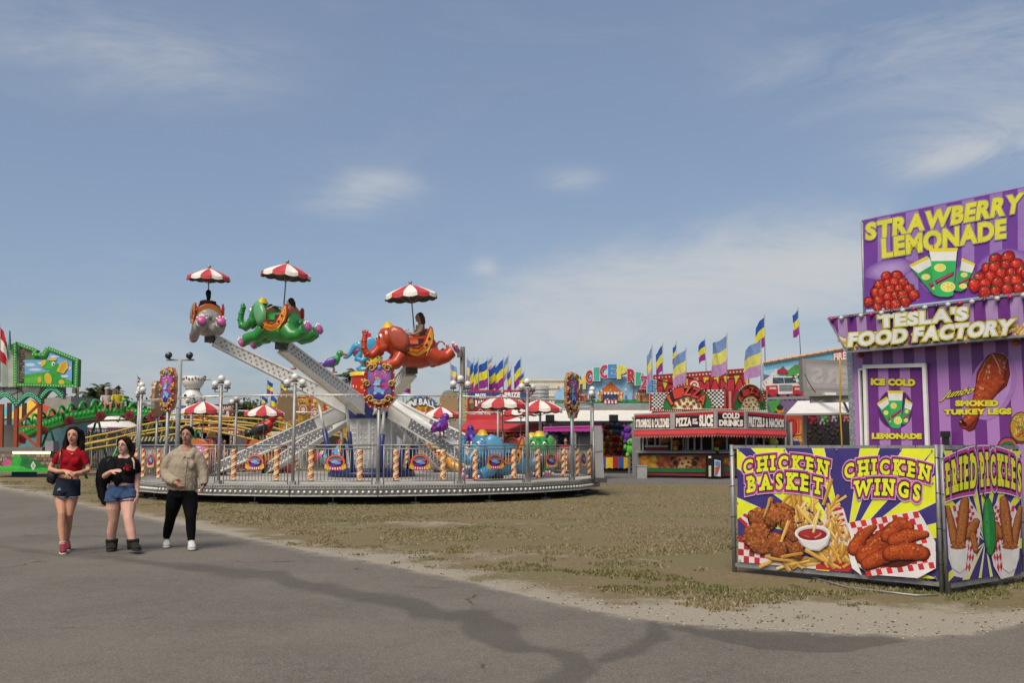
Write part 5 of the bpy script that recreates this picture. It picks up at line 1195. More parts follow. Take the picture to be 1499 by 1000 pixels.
def palm(p, h, r, lab, seed, n=26, col='3f4a28', group='palms behind the midway'):
    g_ = random.Random(seed); t = thing('palm_tree', lab, 'palm', p, group=group); V0 = V(p); b = MB()
    b.tube([V0, V0+V((.15, 0, h*.5)), V0+V((.1, 0, h))], [.2, .16, .15], 8); b.build('trunk', BARK, t); b = MB(); T_ = V0+V((.1, 0, h))
    for i in range(n):
        a = g_.uniform(0, 6.28); el = g_.uniform(-.5, 1.2); L = r*g_.uniform(.7, 1.1); d = V((math.cos(a)*math.cos(el), math.sin(a)*math.cos(el), math.sin(el)))
        pts = [T_+d*L*q+V((0, 0, -.45*L*q*q)) for q in (0, .3, .6, .85, 1)]
        for k in range(4):
            s0 = pts[k]; dd = (pts[k+1]-s0).normalized(); sd_ = dd.cross(V((0, 0, 1))).normalized()
            for m_ in range(4):
                q = s0.lerp(pts[k+1], m_/4); ll = .34*L*(1-.12*k)
                for sg in (-1, 1): e = q+sd_*sg*ll*.75+dd*ll*.5-V((0, 0, ll*.35)); b.add([q, q+dd*.05*L, e], [(0, 1, 2)], tuple(x*g_.uniform(.6, 1.4) for x in lin(col)))
    b.build('fronds', mat('foliage', attr=True), t)
def leaf_band(): pass
# trees far behind
for i, (px, top, Y, w_, lab, c_) in enumerate(((118, 575, 90, 5, 'dark green broad tree behind the dragon train, left of the palms', '333d22'), (172, 588, 95, 6, 'low dark tree behind the riders of the dragon train', '36402a'), (210, 600, 90, 7, 'low dark tree behind the far left lamp posts', '333d22'), (352, 575, 85, 5, 'green tree behind the three globe lamp by the beige hoodie', '3f4a22'), (378, 588, 88, 5, 'lower green tree right of the lamp by the hoodie', '3c4824'), (95, 592, 100, 9, 'low dark tree behind the castle station', '333d22'), (205, 632, 75, 6, 'dark hedge-like tree under the dragon train', '303a22'), (360, 622, 80, 7, 'dark bushy tree behind the yellow track', '2f3a20'), (320, 608, 92, 5, 'dark tree behind the elephant ears stand', '36402a'))):
    p = at(px, 652, Y); p.z = 0; h = at(px, top, Y).z; tree(p, h, w_, lab, 50+i, c_, 1100, .1, .3, 'trees behind the midway')
for i, (px, top, Y, r, lab) in enumerate(((145, 574, 82, 1.7, 'palm with a round head behind the second dragon car'), (158, 578, 84, 1.5, 'smaller palm just right of the round headed palm'), (131, 580, 80, 1.4, 'short palm left of the round headed palm'), (516, 556, 74, 2.0, 'tall palm behind the star drum of the ride'))):
    p = at(px, 652, Y); p.z = 0; palm(p, at(px, top, Y).z, r, lab, 80+i, 34)
# ---------------------------------------------------------------- castle station of the dragon coaster
Y = 46.0
cs = thing('castle_station', 'green and grey stone castle station of the dragon coaster with a painted dragon panel', 'ride station', (at(60, 652, Y).x, Y, 0))
mb = MB(); slab(mb, [(25, 502), (55, 513), (50, 519), (65, 520), (72, 509), (115, 526), (114, 566), (25, 565)], Y, .3, '2c7a3c'); pn = mb.build('painted_panel', FACADE, cs)
c = Canvas((0, 460, 130, 700), 542, (0, Y, 0), (0, -1, 0), .002, .006)
c.poly([(110, 190), (215, 225), (185, 262), (150, 278), (150, 415), (110, 418)], '6a5d50')
for j in range(13):
    for i in range(3): c.poly([(112+i*13+(j % 2)*4, 195+j*17), (122+i*13+(j % 2)*4, 195+j*17), (122+i*13+(j % 2)*4, 208+j*17), (112+i*13+(j % 2)*4, 208+j*17)], rnd.choice(['8a7a68', '7a6a5c', '5a4d44', '93836f']))
c.poly([(155, 280), (290, 280), (312, 232), (445, 285), (443, 430), (155, 425)], '6d9cc4')
for x, y, w_, h_ in ((190, 310, 30, 10), (220, 340, 40, 9), (260, 300, 25, 8), (420, 330, 22, 10), (340, 260, 30, 8), (400, 380, 26, 8)): c.ell(x, y, w_, h_, 'b4c4d0')
c.poly([(155, 370), (200, 365), (300, 350), (443, 410), (443, 432), (155, 428)], '3f9a35'); c.poly([(155, 395), (260, 372), (330, 432), (155, 428)], '57a83a')
for x, y, rx, ry, ro, k in ((335, 385, 42, 48, 0, '2f8f38'), (318, 310, 44, 30, 8, '37a042'), (290, 320, 26, 18, 0, '37a042'), (345, 340, 20, 40, 20, '2f8f38'), (375, 405, 30, 22, 20, '2f8f38'), (285, 385, 18, 30, -10, '2f8f38'), (300, 395, 22, 36, -15, 'c8a832'), (248, 402, 12, 20, 0, 'c8a832'), (382, 418, 18, 16, 0, 'c8a832'), (332, 305, 10, 13, 0, 'dcdad4'), (334, 307, 5, 8, 0, '17202c'), (272, 300, 14, 22, 30, 'c8a832'), (325, 276, 30, 9, 0, 'c8a06a')): c.ell(x, y, rx, ry, k, ro)
c.poly([(352, 350), (375, 300), (415, 285), (425, 325), (395, 365)], 'c8a832'); c.poly([(365, 345), (385, 305), (410, 295), (405, 330), (388, 356)], 'b5902a')
for a, b in (((108, 180), (225, 222)), ((225, 222), (208, 246)), ((208, 246), (270, 248)), ((270, 248), (300, 208)), ((300, 208), (478, 280)), ((478, 280), (472, 440)), ((472, 440), (108, 432)), ((108, 432), (108, 180))):
    n = max(2, int(math.hypot(b[0]-a[0], b[1]-a[1])/16)); c.line([a, b], 20, '2f8a45')
    for i in range(n): c.ell(a[0]+(b[0]-a[0])*i/n, a[1]+(b[1]-a[1])*i/n, 4, 4, 'b9cf72', 0, 6)
c.done('dragon_mural', subpart=True, parent=pn)
def stone(G):
    v = G.n('ShaderNodeTexVoronoi', feature='DISTANCE_TO_EDGE'); v.inputs['Scale'].default_value = 1.6; G.l(G.co, v.inputs['Vector'])
    G.l(G.mix(G.rng(v.outputs['Distance'], .02, .09), (.06, .055, .05), G.mix(G.noise(2), (.19, .18, .17), (.30, .29, .28))), G.b.inputs['Base Color']); G.bump(v.outputs['Distance'], .6, .05)
STONE = gmat('painted_stone', stone)
def arch(x0, x1, top, bot, spring, Y_):
    pts = [(x0, top), (x1, top), (x1, bot)]; n = 10
    for i in range(n+1): t = i/n; pts.append((x1-2-(x1-x0-4)*t, bot-(bot-spring)*math.sin(math.pi*t)))
    pts.append((x0, bot)); return pts
mb = MB(); slab(mb, arch(26, 60, 566, 591, 580, Y), Y+.05, .35); mb.build('stone_arch', STONE, cs)
mb = MB(); slab(mb, arch(60, 92, 566, 584, 571, Y), Y+.05, .35); mb.build('stone_arch', STONE, cs)
mb = MB(); slab(mb, arch(-30, 25, 567, 594, 576, Y), Y+.05, .35); mb.build('stone_arch', STONE, cs)
for x0, x1, yb, ys in ((27, 59, 589, 578), (61, 91, 581, 569), (-10, 24, 592, 578)):
    mb = MB()
    for i in range(15):
        t = i/14; x, y = x0+(x1-x0)*t, yb-(yb-ys)*math.sin(math.pi*t)
        for d in (-1.6, 1.6): mb.ball(at(x, y+d, Y-.12), .05, 6, 4, '58b48a')
    for i in range(14):
        t, u = i/14, (i+1)/14; mb.bar(at(x0+(x1-x0)*t, yb-(yb-ys)*math.sin(math.pi*t), Y-.05), at(x0+(x1-x0)*u, yb-(yb-ys)*math.sin(math.pi*u), Y-.05), .1, .2, '1f6a48')
    mb.build('arch_lights', PAINT, cs)
for (a, b, w_) in (((24.5, 588), (23, 657), .17), ((59, 588), (57, 657), .17), ((3, 592), (2, 660), .15)):
    mb = MB('8a4022'); mb.bar(at(*a, Y+.1), at(*b, Y+.1), w_); mb.build('post', PAINT, cs)
for (a, b) in (((36, 590), (34, 650)), ((14, 590), (13, 650))): mb = MB('4a2a20'); mb.bar(at(*a, Y+3.5), at(*b, Y+3.5), .17); mb.build('post', PAINT, cs)
for (a, b, w_) in (((57, 592), (26, 622), .1), ((25, 625), (57, 625), .09), ((30, 632), (54, 654), .1)): mb = MB('94462a'); mb.bar(at(*a, Y+.12), at(*b, Y+.12), w_); mb.build('brace', PAINT, cs)
for k, (x, w_, top) in enumerate(((-6, 9, 505), (3, 9, 500), (12, 9, 498), (20, 8, 502))):
    mb = MB(); slab(mb, [(x, top+8), (x+w_, top+4), (x+w_, 566), (x, 567)], Y-.1-.0*k, .2, ('8f9a8c', '7f8a80', '96a092', '88937f')[k]); mb.build('side_panel', FACADE, cs)
for x, top, bot in ((13.5, 484, 512), (8, 500, 520), (18, 505, 518), (23, 500, 515), (-2, 495, 515)):
    mb = MB(); q = quad_at([(x-1.6, bot), (x+1.6, bot), (x, top)], Y-.3); mb.prism(q, (0, -1, 0), .12, '2f7a4a'); mb.build('spire', PAINT, cs)
mb = MB(); slab(mb, rpx(-30, 655, 62, 661), Y, 4, '6d6862'); mb.build('platform', FACADE, cs)
mb = MB(); slab(mb, rpx(-30, 622, 24, 655), Y+1.2, .1, '5f5a55'); mb.build('queue_rail', FACADE, cs)
mb = MB(); slab(mb, rpx(-30, 661, 74, 691), Y-.6, .4, '5d544a'); sk = mb.build('skirt_panel', FACADE, cs)
c = cv(Y-.6)
for j in range(4):
    for i in range(13): c.poly(rpx(-20+i*7.3+(j % 2)*3, 665+j*5.6, -14+i*7.3+(j % 2)*3, 669.5+j*5.6), rnd.choice(['8a7c6c', '76695c', '948672', '675a50']))
for x, y, rx, ry, k in ((26, 678, 8, 11, '2f9a3c'), (12, 680, 7, 8, 'b0507a'), (45, 680, 14, 9, '23703a'), (58, 684, 10, 5, '23703a'), (20, 686, 20, 4, '3faa3c'), (62, 688, 12, 3, '3faa3c'), (38, 672, 5, 6, '1f6a35')): c.ell(x, y, rx, ry, k)
c.poly([(-20, 686), (72, 686), (72, 691), (-20, 691)], '35a03a')
c.poly([(50, 675), (54, 682), (50, 689), (46, 682)], 'd0cfc6'); c.poly([(50, 678), (52, 682), (50, 686), (48, 682)], '8fae7a')
c.done('skirt_mural', subpart=True, parent=sk)
for i in range(20): b = MB(); b.ball(at(20+i*2.75, 663, Y-1.1), .06, 6, 4); b.build('bulb', mat('warm_bulb', 'ffe6b0', emit=('ffd898', 1.3), rough=.4), cs)
b = MB(); slab(b, rpx(66, 646, 78, 662), Y-.2, .6, '7d7a80'); b.build('control_desk', FACADE, cs)
b = MB(); slab(b, rpx(17, 688, 42, 698), Y-.2, .8, '2d4a78'); tag(b.build('blue_crate', FACADE), 'blue storage crate under the castle station platform', 'crate')
flag(0, 478, 528, 9, 1, 44, 'red and white flag cut off by the left edge of the photo', 2, 560)
mbf = [o for o in COL.objects if o.name.startswith('flag') and o.get('label', '').startswith('red and white')][0]
# striped tent and wall behind the station
tt = thing('striped_tent', 'teal, red and yellow striped tent behind the castle station posts', 'tent', at(45, 652, 62)*1.0); 
b = MB()
cols_ = ['3f8f9a', 'b5483a', 'c9a23a', '3f8f9a', 'b5483a', '4a9aa5', 'c9a23a', 'b5483a']
tp = at(45, 585, 64)
for i in range(8): a0, a1 = i*math.pi/4, (i+1)*math.pi/4; b.add([tp, at(45, 615, 64)+V((3.4*math.cos(a0), 3.4*math.sin(a0), 0)), at(45, 615, 64)+V((3.4*math.cos(a1), 3.4*math.sin(a1), 0))], [(0, 1, 2)], cols_[i])
b.build('roof', CLOTH, tt); b = MB(); p = at(45, 652, 64); b.lathe([(3.3, 0.0), (3.3, at(45, 615, 64).z)], V((p.x, 64, 0)), 16, '6a8f94'); b.build('wall', CLOTH, tt)
b = MB(); slab(b, [(62, 583), (104, 580), (104, 625), (62, 625)], 70, 6, '8a857c'); tag(b.build('concrete_wall', FACADE), 'grey concrete block building behind the castle station', 'building')
# ---------------------------------------------------------------- dragon coaster track
tk = thing('coaster_track', 'yellow rail coaster track on green supports behind the ride', 'coaster track', at(250, 652, 48))
def rail_run(pts, Y_, gauge=.8, sup=True, depth=lambda i: 0, col='a98a26'):
    P_ = [at(x, y, Y_+depth(i)) for i, (x, y) in enumerate(pts)]; fine = []
    for i in range(len(P_)-1):
        p0, p1, p2, p3 = P_[max(0, i-1)], P_[i], P_[i+1], P_[min(len(P_)-1, i+2)]
        for q in range(5): t = q/5; fine.append(.5*((2*p1)+(p2-p0)*t+(2*p0-5*p1+4*p2-p3)*t*t+(3*p1-p0-3*p2+p3)*t**3))
    fine.append(P_[-1])
    for s_ in (-1, 1):
        b = MB(); b.tube([p+V((0, s_*gauge/2, s_*.18)) for p in fine], .045, 8, col); b.build('rail', mat('rail_paint', rough=.4, attr=True, var=.12, dirt=.15), tk)
    for i in range(0, len(fine)-1, 4):
        b = MB(); p = fine[i]; b.tube([p+V((0, -gauge/2, -.18)), p+V((0, 0, -.25)), p+V((0, gauge/2, .18))], .03, 5, '8a6f20'); b.build('cross_tie', mat('rail_paint', attr=True), tk)
        if sup and i % 6 == 0:
            b = MB(); q = fine[i]; b.tube([q+V((-.0, -.2, -.25)), V((q.x-.5, q.y-.6, 0))], .06, 6, '2a7a35'); b.tube([q+V((0, .2, -.2)), V((q.x+.5, q.y+.6, 0))], .06, 6, '2a7a35'); b.bar(V((q.x-.3, q.y-.4, q.z*.45)), V((q.x+.3, q.y+.4, q.z*.45)), .07, .07, '2a7a35'); b.build('support', PAINT, tk)
    return fine
TR1 = rail_run([(8, 655), (35, 642), (62, 629), (88, 621), (115, 615), (150, 611.5), (190, 610.5), (235, 611), (290, 614), (345, 617), (395, 621), (430, 632), (447, 648)], 50)
rail_run([(104, 651), (135, 644), (165, 638), (205, 628), (250, 621), (300, 623), (350, 632), (385, 641), (405, 650)], 43)
rail_run([(120, 655), (165, 647), (215, 640), (262, 630), (320, 622), (380, 628), (425, 640)], 46, sup=False)
b = MB('7f7d50')
for i in range(26): b.bar(at(188+i*2.7, 646, 41), at(191+i*2.7, 640, 41), .05, .05, 'b5b07a' if i % 2 else '3f3f42')
yb_ = thing('hazard_barrier', 'black and yellow striped barrier rail above the slanted fence panels at the left', 'barrier', at(225, 650, 41)); b.build('stripes', PAINT, yb_)
b = MB('4a4a4c'); slab(b, rpx(186, 639.5, 260, 646.5), 41.2, .06, '45453f'); b.build('backing', PAINT, yb_)
b = MB(); slab(b, rpx(190, 648, 258, 676), 41.3, .3, '4a4860'); tag(b.build('purple_skirt', FACADE), 'purple grey skirt panel under the striped barrier behind the ride', 'skirt panel')
# the train: each car a thing
def dragon_car(x0, x1, yt, yb, slope, lab, riders=0, head=False):
    Yc = 49.4; xm = (x0+x1)/2; o = at(xm, yb, Yc); L = (x1-x0)*Yc/F*.97; H = (yb-yt)*Yc/F
    t = thing('dragon_car', lab, 'coaster car', o, group='green dragon coaster cars', rot=(0, R(-slope), 0)); k = 'g'
    b = MB(); G_ = '2b8a34'
    prof = [(-L/2, .0), (L/2, .0), (L/2+.02, H*.62), (L*.3, H*.60), (L*.1, H*.52), (-L*.2, H*.58), (-L/2-.05, H*.68)]
    if head: prof = [(-L/2, .05), (L*.1, .0), (L*.1, H*.40), (-L*.1, H*.45), (-L/2, H*.45)]
    b.prism([(x, -.42, z) for x, z in prof], (0, -1, 0), .84, G_)
    for i in range(7 if not head else 3): b.ball((-L/2+L*(i+.5)/7, -.43, H*.3), (L*.06, .03, H*.14), 8, 4, '3aa042')
    b.build('body', mat('dragon_green', rough=.3, attr=True, var=.1), t, True)
    if not head:
        b = MB('241a18'); b.box((0, 0, H*.57), (L*.82, .7, H*.1)); b.build('seat_well', FACADE, t, True)
        for q in (-.46, -.06, .34):
            b = MB('2f9a3a'); pts = [(L*q+.05+.3*H*math.sin(a)*.4, y, H*.55+H*.50*math.sin(a)) for a, y in [(math.pi*i/10, -.42*math.cos(math.pi*i/10)) for i in range(11)]]; b.tube(pts, .075, 6); b.build('hoop', mat('dragon_green', attr=True), t, True)
        b = MB('5a1f1c'); b.box((-L*.28, 0, H*.66), (.1, .62, H*.24)); b.build('seat_back', FACADE, t, True)
    else:
        b = MB(); b.tube([(-L*.3, 0, H*.3), (L*.0, 0, H*.5), (L*.25, 0, H*.45), (L*.55, 0, H*.36)], [.3, .3, .26, .14], 10, '2f9a3a'); b.ball((L*.1, -.2, H*.75), .11, 8, 5, 'd8d6c8'); b.ball((L*.14, -.27, H*.75), .05, 6, 4, '151515')
        for q in range(4): b.tube([(-L*.4+q*.22, 0, H*.5), (-L*.45+q*.22, 0, H*(.95-.05*q))], [.09, .01], 5, '3faa42')
        b.build('head', mat('dragon_green', attr=True), t, True)
        b = MB('a02440'); b.tube([(L*.0, 0, H*.05), (L*.5, 0, .0)], [.16, .12], 8); b.build('jaw', PAINT, t, True)
    b = MB(); xw = -L*.36 if not head else -L*.3
    b.cyl((xw, -.52, .0), (xw, -.40, .0), .23, 18, '8a2230', False); b.cyl((xw, -.55, 0), (xw, -.52, 0), .17, 14, '6e1a26', False); b.build('wheel', PAINT, t, True)
    b = MB(); b.cyl((xw, -.58, .0), (xw, -.55, .0), .07, 10, '4a1018', False); b.build('wheel_hub', PAINT, t, True)
    return t
for a in ((33, 63, 612, 637, 27, 'lowest dragon car at the tail, inside the castle station posts'), (62, 100, 600, 626, 19, 'dragon car climbing just right of the castle station'), (101, 146, 590, 614, 9, 'empty dragon car in front of the dark trees, left of the two riders'), (147, 187, 587, 609, 2, 'dragon car carrying the two riders at the top of the track'), (189, 227, 592, 608.5, -2, 'dragon car behind the far left lamp posts')): dragon_car(*a)
dragon_car(222, 248, 588, 611, -3, 'dragon head car at the front of the train, facing right', head=True)
# ---------------------------------------------------------------- lamps, signs and stands behind the ride
def pole_light(px, top, Y, lab, heads, w_=.09, col='8d8f90'):
    p = at(px, 652, Y); t = thing('flood_light_pole', lab, 'flood light', (p.x, Y, 0), group='flood light poles'); z = at(px, top, Y).z
    b = MB(col); b.tube([(0, 0, 0), (0, 0, z)], [w_*1.2, w_], 8); b.tube([(-heads*.28, 0, z), (heads*.28, 0, z)], .04, 6); b.build('pole', mat('pole_grey', rough=.6, attr=True, dirt=.15), t, True)
    for i in range(heads):
        x = (i-(heads-1)/2)*.56*(2/heads if heads > 2 else 1)*1.5; b = MB('4d4f52'); b.tube([(x, 0, z+.02), (x, -.02, z+.12)], .03, 5); b.tube([(x, .12, z+.22), (x, -.06, z+.2), (x, -.22, z+.14)], [.06, .12, .13], 10, '2f3134'); b.build('lamp_head', PAINT, t, True)
pole_light(259.5, 527, 40, 'tall grey pole with two flood lights and a camera box, left behind the ride', 2)
pole_light(285, 556, 78, 'concrete pole with four flood lights behind the white cup stand', 4, .28, 'a39c90')
for px, top, Y, w_, lab in ((676.5, 508, 66, .16, 'plain brown wooden utility pole behind the prize barn flags'), (110, 562, 88, .12, 'thin rusty pole beside the palms'), (170, 564, 80, .08, 'thin dark pole above the dragon riders')):
    p = at(px, 652, Y); b = MB('5d554c'); b.tube([(p.x, Y, 0), (p.x, Y, at(px, top, Y).z)], [w_*1.3, w_], 8); b.box((p.x-.2, Y-.2, at(px, top+10, Y).z), (.3, .3, .5)); tag(b.build('utility_pole', mat('pole_grey', attr=True)), lab, 'pole')
# white two-tier cup shaped stand
p = at(279.5, 652, 60); cu = thing('cup_stand', 'giant white two-tier cup shaped drink stand with dark red printing', 'stand', (p.x, 60, 0)); z = lambda y: at(280, y, 60).z
b = MB('cfcbc4'); rr = lambda w_: w_/2*60/F
b.lathe([(0, z(550)), (rr(26), z(551)), (rr(31), z(553)), (rr(32), z(560)), (rr(26), z(566)), (rr(17), z(570)), (rr(20), z(573)), (rr(30), z(579)), (rr(31), z(588)), (rr(24), z(600)), (rr(24), 0)], (0, 0, 0), 24); b.build('shell', mat('white_fibreglass', rough=.4, attr=True, var=.06, dirt=.1), cu, True)
b = MB('8a6664')
for i in range(22): a = R(-170+i*15.5); b.ball((rr(33)*math.cos(a), rr(33)*math.sin(a), z(555)+.05*math.sin(i*2)), (.06, .04, .09), 6, 4)
for i in range(16): a = R(-170+i*22); b.ball((rr(18)*math.cos(a), rr(18)*math.sin(a), z(570)), (.05, .03, .07), 6, 4)
b.build('printing', PAINT, cu, True); b = MB('2c2526'); b.ball((-.25, -rr(30), z(580)), .09, 6, 4); b.ball((.1, -rr(31), z(583)), .07, 6, 4); b.build('eyes', PAINT, cu, True)
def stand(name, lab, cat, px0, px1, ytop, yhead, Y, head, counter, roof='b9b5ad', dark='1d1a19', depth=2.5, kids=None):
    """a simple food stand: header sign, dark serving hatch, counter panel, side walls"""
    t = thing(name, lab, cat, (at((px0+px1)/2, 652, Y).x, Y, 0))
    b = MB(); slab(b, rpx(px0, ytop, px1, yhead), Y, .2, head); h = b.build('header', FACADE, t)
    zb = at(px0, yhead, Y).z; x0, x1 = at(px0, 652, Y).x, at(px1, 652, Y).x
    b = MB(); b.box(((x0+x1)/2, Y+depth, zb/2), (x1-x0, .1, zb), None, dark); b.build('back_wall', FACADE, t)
    for x in (x0, x1): b = MB(); b.box((x, Y+depth/2, zb/2), (.08, depth, zb), None, roof); b.build('side_wall', FACADE, t)
    b = MB(); b.box(((x0+x1)/2, Y+depth/2, zb+.05), (x1-x0+.2, depth, .1), None, roof); b.build('roof', FACADE, t)
    b = MB(); b.box(((x0+x1)/2, Y+.15, .55), (x1-x0, .3, 1.1), None, counter); b.build('counter', FACADE, t)
    return t, h
t, h = stand('food_stand', 'blue french fries stand beside the cup stand, partly hidden by the lamp posts', 'food stand', 244, 271, 594, 616, 57, '1f4f96', 'c7c4bc')
c = cv(57); c.text('FRENCH', [(246, 597), (270, 597), (270, 605.5), (246, 605.5)], [(.05, 'd8d6d0')]); c.text('FRIES', [(249, 607), (269, 607), (269, 615), (249, 615)], [(.05, 'd8d6d0')]); c.done('lettering', subpart=True, parent=h)
t, h = stand('food_stand', 'red and yellow food stand with a busy painted header behind the first striped canopy', 'food stand', 273, 305, 597, 617, 57.5, 'a8401f', '7a3a24')
c = cv(57.5)
for i in range(46): c.ell(rnd.uniform(274, 304), rnd.uniform(599, 616), rnd.uniform(.6, 2.2), rnd.uniform(.6, 2), rnd.choice(['d0a04a', 'c46a2c', 'c9c0a0', '5a6aa0', '8a2f2f', 'd8b86a']), 0, 8)
c.text('LEMONADE', [(276, 599), (303, 599), (303, 605), (276, 605)], [(.03, 'dfc46a')]); c.done('header_art', subpart=True, parent=h)
t, h = stand('food_stand', 'dark red elephant ears stand with yellow scroll sides, under the green tree', 'food stand', 308, 342, 592, 617, 58, '5a211f', '8a4424')
c = cv(58); c.text('ELEPHANT', [(312, 595), (338, 595), (338, 600), (312, 600)], [(.05, 'cbb9a8')]); c.text('EARS', [(315, 602), (335, 602), (335, 610), (315, 610)], [(.08, 'c9b9b0')])
for i in range(20): c.ell(rnd.choice([309.5, 340.5])+rnd.uniform(-1, 1), rnd.uniform(593, 616), .9, .9, 'd59a3c', 0, 6)
c.line([(309, 613), (341, 613)], 1.2, 'c98a3a'); c.done('lettering', subpart=True, parent=h)
# white carousel tent far behind the coaster
p = at(165, 652, 70); wt = thing('carousel_tent', 'white carousel tent with a pinkish painted rim far behind the dragon train', 'tent', (p.x, 70, 0)); b = MB(); z1, z2, z0 = at(165, 626, 70).z, at(165, 632, 70).z, at(165, 611, 70).z
b.lathe([(.1, z0+.3), (.5, z0), (1.9, z1)], (0, 0, 0), 18, 'c9c6c0'); b.build('roof', CLOTH, wt, True); b = MB()
for i in range(18): a0, a1 = i*.349, (i+1)*.349; b.add([(1.95*math.cos(a0), 1.95*math.sin(a0), z1), (1.95*math.cos(a1), 1.95*math.sin(a1), z1), (1.95*math.cos(a1), 1.95*math.sin(a1), z2), (1.95*math.cos((a0+a1)/2), 1.95*math.sin((a0+a1)/2), z2-.15), (1.95*math.cos(a0), 1.95*math.sin(a0), z2)], [(0, 1, 2, 3, 4)], ('b58a9c', 'c4b8c0', '9a6f86')[i % 3])
b.build('rim', CLOTH, wt, True); b = MB('b5b2ae')
for i in range(18): b.bar((1.8*math.cos(i*.349), 1.8*math.sin(i*.349), 0), (1.8*math.cos(i*.349), 1.8*math.sin(i*.349), z1), .08)
b.build('poles', FACADE, wt, True); b = MB(); b.lathe([(.9, 0), (.9, z1)], (0, 0, 0), 14, 'b0a8a4'); b.build('core', FACADE, wt, True)
fe = thing('black_railing', 'thin black barred railing in front of the white carousel tent', 'railing', (at(160, 652, 58).x, 58, 0)); b = MB()
for i in range(30): q = at(126+i*2.4, 652, 58); b.bar((q.x, 58, 0), (q.x, 58, at(160, 627, 58).z), .04)
for y in (628, 640): b.bar(at(126, y, 58), at(197, y, 58), .05)
b.build('bars', mat('black_iron', '1a1a1c', rough=.6), fe)
# low menu boards and red tents near the yellow track
for px0, px1, y0, y1, Y, k, lab in ((288, 322, 624, 634, 55, 'a9412a', 'small red menu board with pale lettering behind the track'), (325, 352, 625, 636, 55.5, '8a3a34', 'dark red menu board right of the small red one behind the track'), (262, 286, 625, 640, 56, '5f7fa0', 'blue grey board behind the head of the woman in the hoodie'), (385, 430, 632, 652, 57, 'c4bfb8', 'white truck body behind the green track supports'), (392, 425, 645, 652, 54, '8a2f5c', 'magenta awning below the white truck body')):
    t = thing('menu_board', lab, 'board', at((px0+px1)/2, y1, Y)); b = MB(); slab(b, rpx(px0, y0, px1, y1), Y, .3, k); b.build('board', FACADE, t); c = cv(Y)
    for j in range(2):
        for i in range(6): c.poly(rpx(px0+2+(px1-px0-4)*i/6, y0+2+j*(y1-y0-2)/2, px0+2+(px1-px0-4)*(i+.7)/6, y0+2+(j+.6)*(y1-y0-2)/2), rnd.choice(['cfc8ba', 'c9a24a', 'd8d4c8']))
    c.done('print', parent=t); b = MB(); b.bar(at((px0+px1)/2, y1, Y), V((at((px0+px1)/2, y1, Y).x, Y, 0)), .12); b.build('post', STEEL, t)
# tall yellow food stall with menu columns
Y = 60; yl = thing('yellow_food_stall', 'tall yellow and red food stall covered in menu pictures, behind the left arm', 'food stall', (at(465, 652, Y).x, Y, 0))
b = MB(); slab(b, rpx(408, 577, 522, 640), Y, 3, 'b3932f'); bd = b.build('body', FACADE, yl)
c = cv(Y)
for x0, x1, k in ((409, 413, 'a0503a'), (430, 436, 'a8402c'), (452, 458, 'b0564a'), (473, 479, 'a03526'), (497, 502, 'a8402c'), (517, 521, 'b0564a')): c.poly(rpx(x0, 577, x1, 640), k)
for i in range(260):
    x, y = rnd.uniform(410, 520), rnd.uniform(579, 638); c.ell(x, y, rnd.uniform(.8, 3.6), rnd.uniform(.6, 1.8), rnd.choice(['c4a83a', 'cbb548', '9a3a28', 'b5562f', '7a3a22', 'd0c6a0', 'a8402c', 'c99a3c', '6a4a2a', 'cfc070']), rnd.uniform(-40, 40), 8)
for x, w_ in ((417, 10), (440, 10), (462, 9), (484, 11), (505, 9)):
    for y in (582, 590, 598, 606): c.poly(rpx(x, y, x+w_, y+2.2), rnd.choice(['8a2f20', '9a4a24']))
for x, y in ((463, 605), (488, 583), (446, 600)): c.ell(x, y, 6, 7, 'b5ab9c', 0, 14); c.ell(x, y, 4.6, 5.6, '8a4a44', 0, 14); c.ell(x, y, 3, 3.6, 'c4b8a8', 0, 12)
c.done('menu_pictures', subpart=True, parent=bd)
b = MB(); slab(b, rpx(436, 640, 520, 658), Y-.3, .5, 'b89a35'); b.build('counter', FACADE, yl)
b = MB(); q = [at(430, 648, Y-.4), at(470, 640, Y-.4), at(515, 648, Y-.4)]; slab(b, [(440, 655), (452, 640), (480, 636), (505, 641), (512, 655)], Y-.45, .2, '17140f'); b.build('serving_hatch', FACADE, yl)
# white tent peak behind the hub
b = MB(); p = at(497, 652, 64); a_ = at(497, 577, 64); 
for i in range(10): t0, t1 = i*.6283, (i+1)*.6283; b.add([(p.x, 64, a_.z), (p.x+2.6*math.cos(t0), 64+2.6*math.sin(t0), at(497, 603, 64).z), (p.x+2.6*math.cos(t1), 64+2.6*math.sin(t1), at(497, 603, 64).z)], [(0, 1, 2)], 'c9c6bf')
b.lathe([(2.5, 0), (2.5, at(497, 603, 64).z)], (p.x, 64, 0), 10, 'c2beb6', False); tag(b.build('white_tent', CLOTH), 'white peaked tent behind the hub of the ride', 'tent')
# ---- mini ball, circus backdrop and prize barn
Y = 60; mbt = thing('mini_ball_stall', 'game stall with an arched yellow and blue mini ball sign', 'game stall', (at(612, 652, Y).x, Y, 0))
pts = [(586, 606)]+[(586+62*i/12, 604-26*math.sin(math.pi*(.08+.84*i/12))) for i in range(13)]+[(648, 606)]
b = MB(); slab(b, pts, Y, .2, '3f5f9a'); hd = b.build('arched_sign', FACADE, mbt); c = cv(Y)
c.poly([(594+46*i/10, 606-17*math.sin(math.pi*i/10)) for i in range(11)], 'c4a22c')
for i in range(40): a = rnd.uniform(.1, 3.04); q = rnd.uniform(.86, 1.05); c.ell(617+27*q*math.cos(a)*1.05, 604-23*q*math.sin(a), rnd.uniform(.8, 2), rnd.uniform(.8, 2), rnd.choice(['c9b52f', '5a7fb5', '3a8f4a', 'b58a5a', '8a4a2c', '2f3f8a', '5fa04a']), 0, 8)
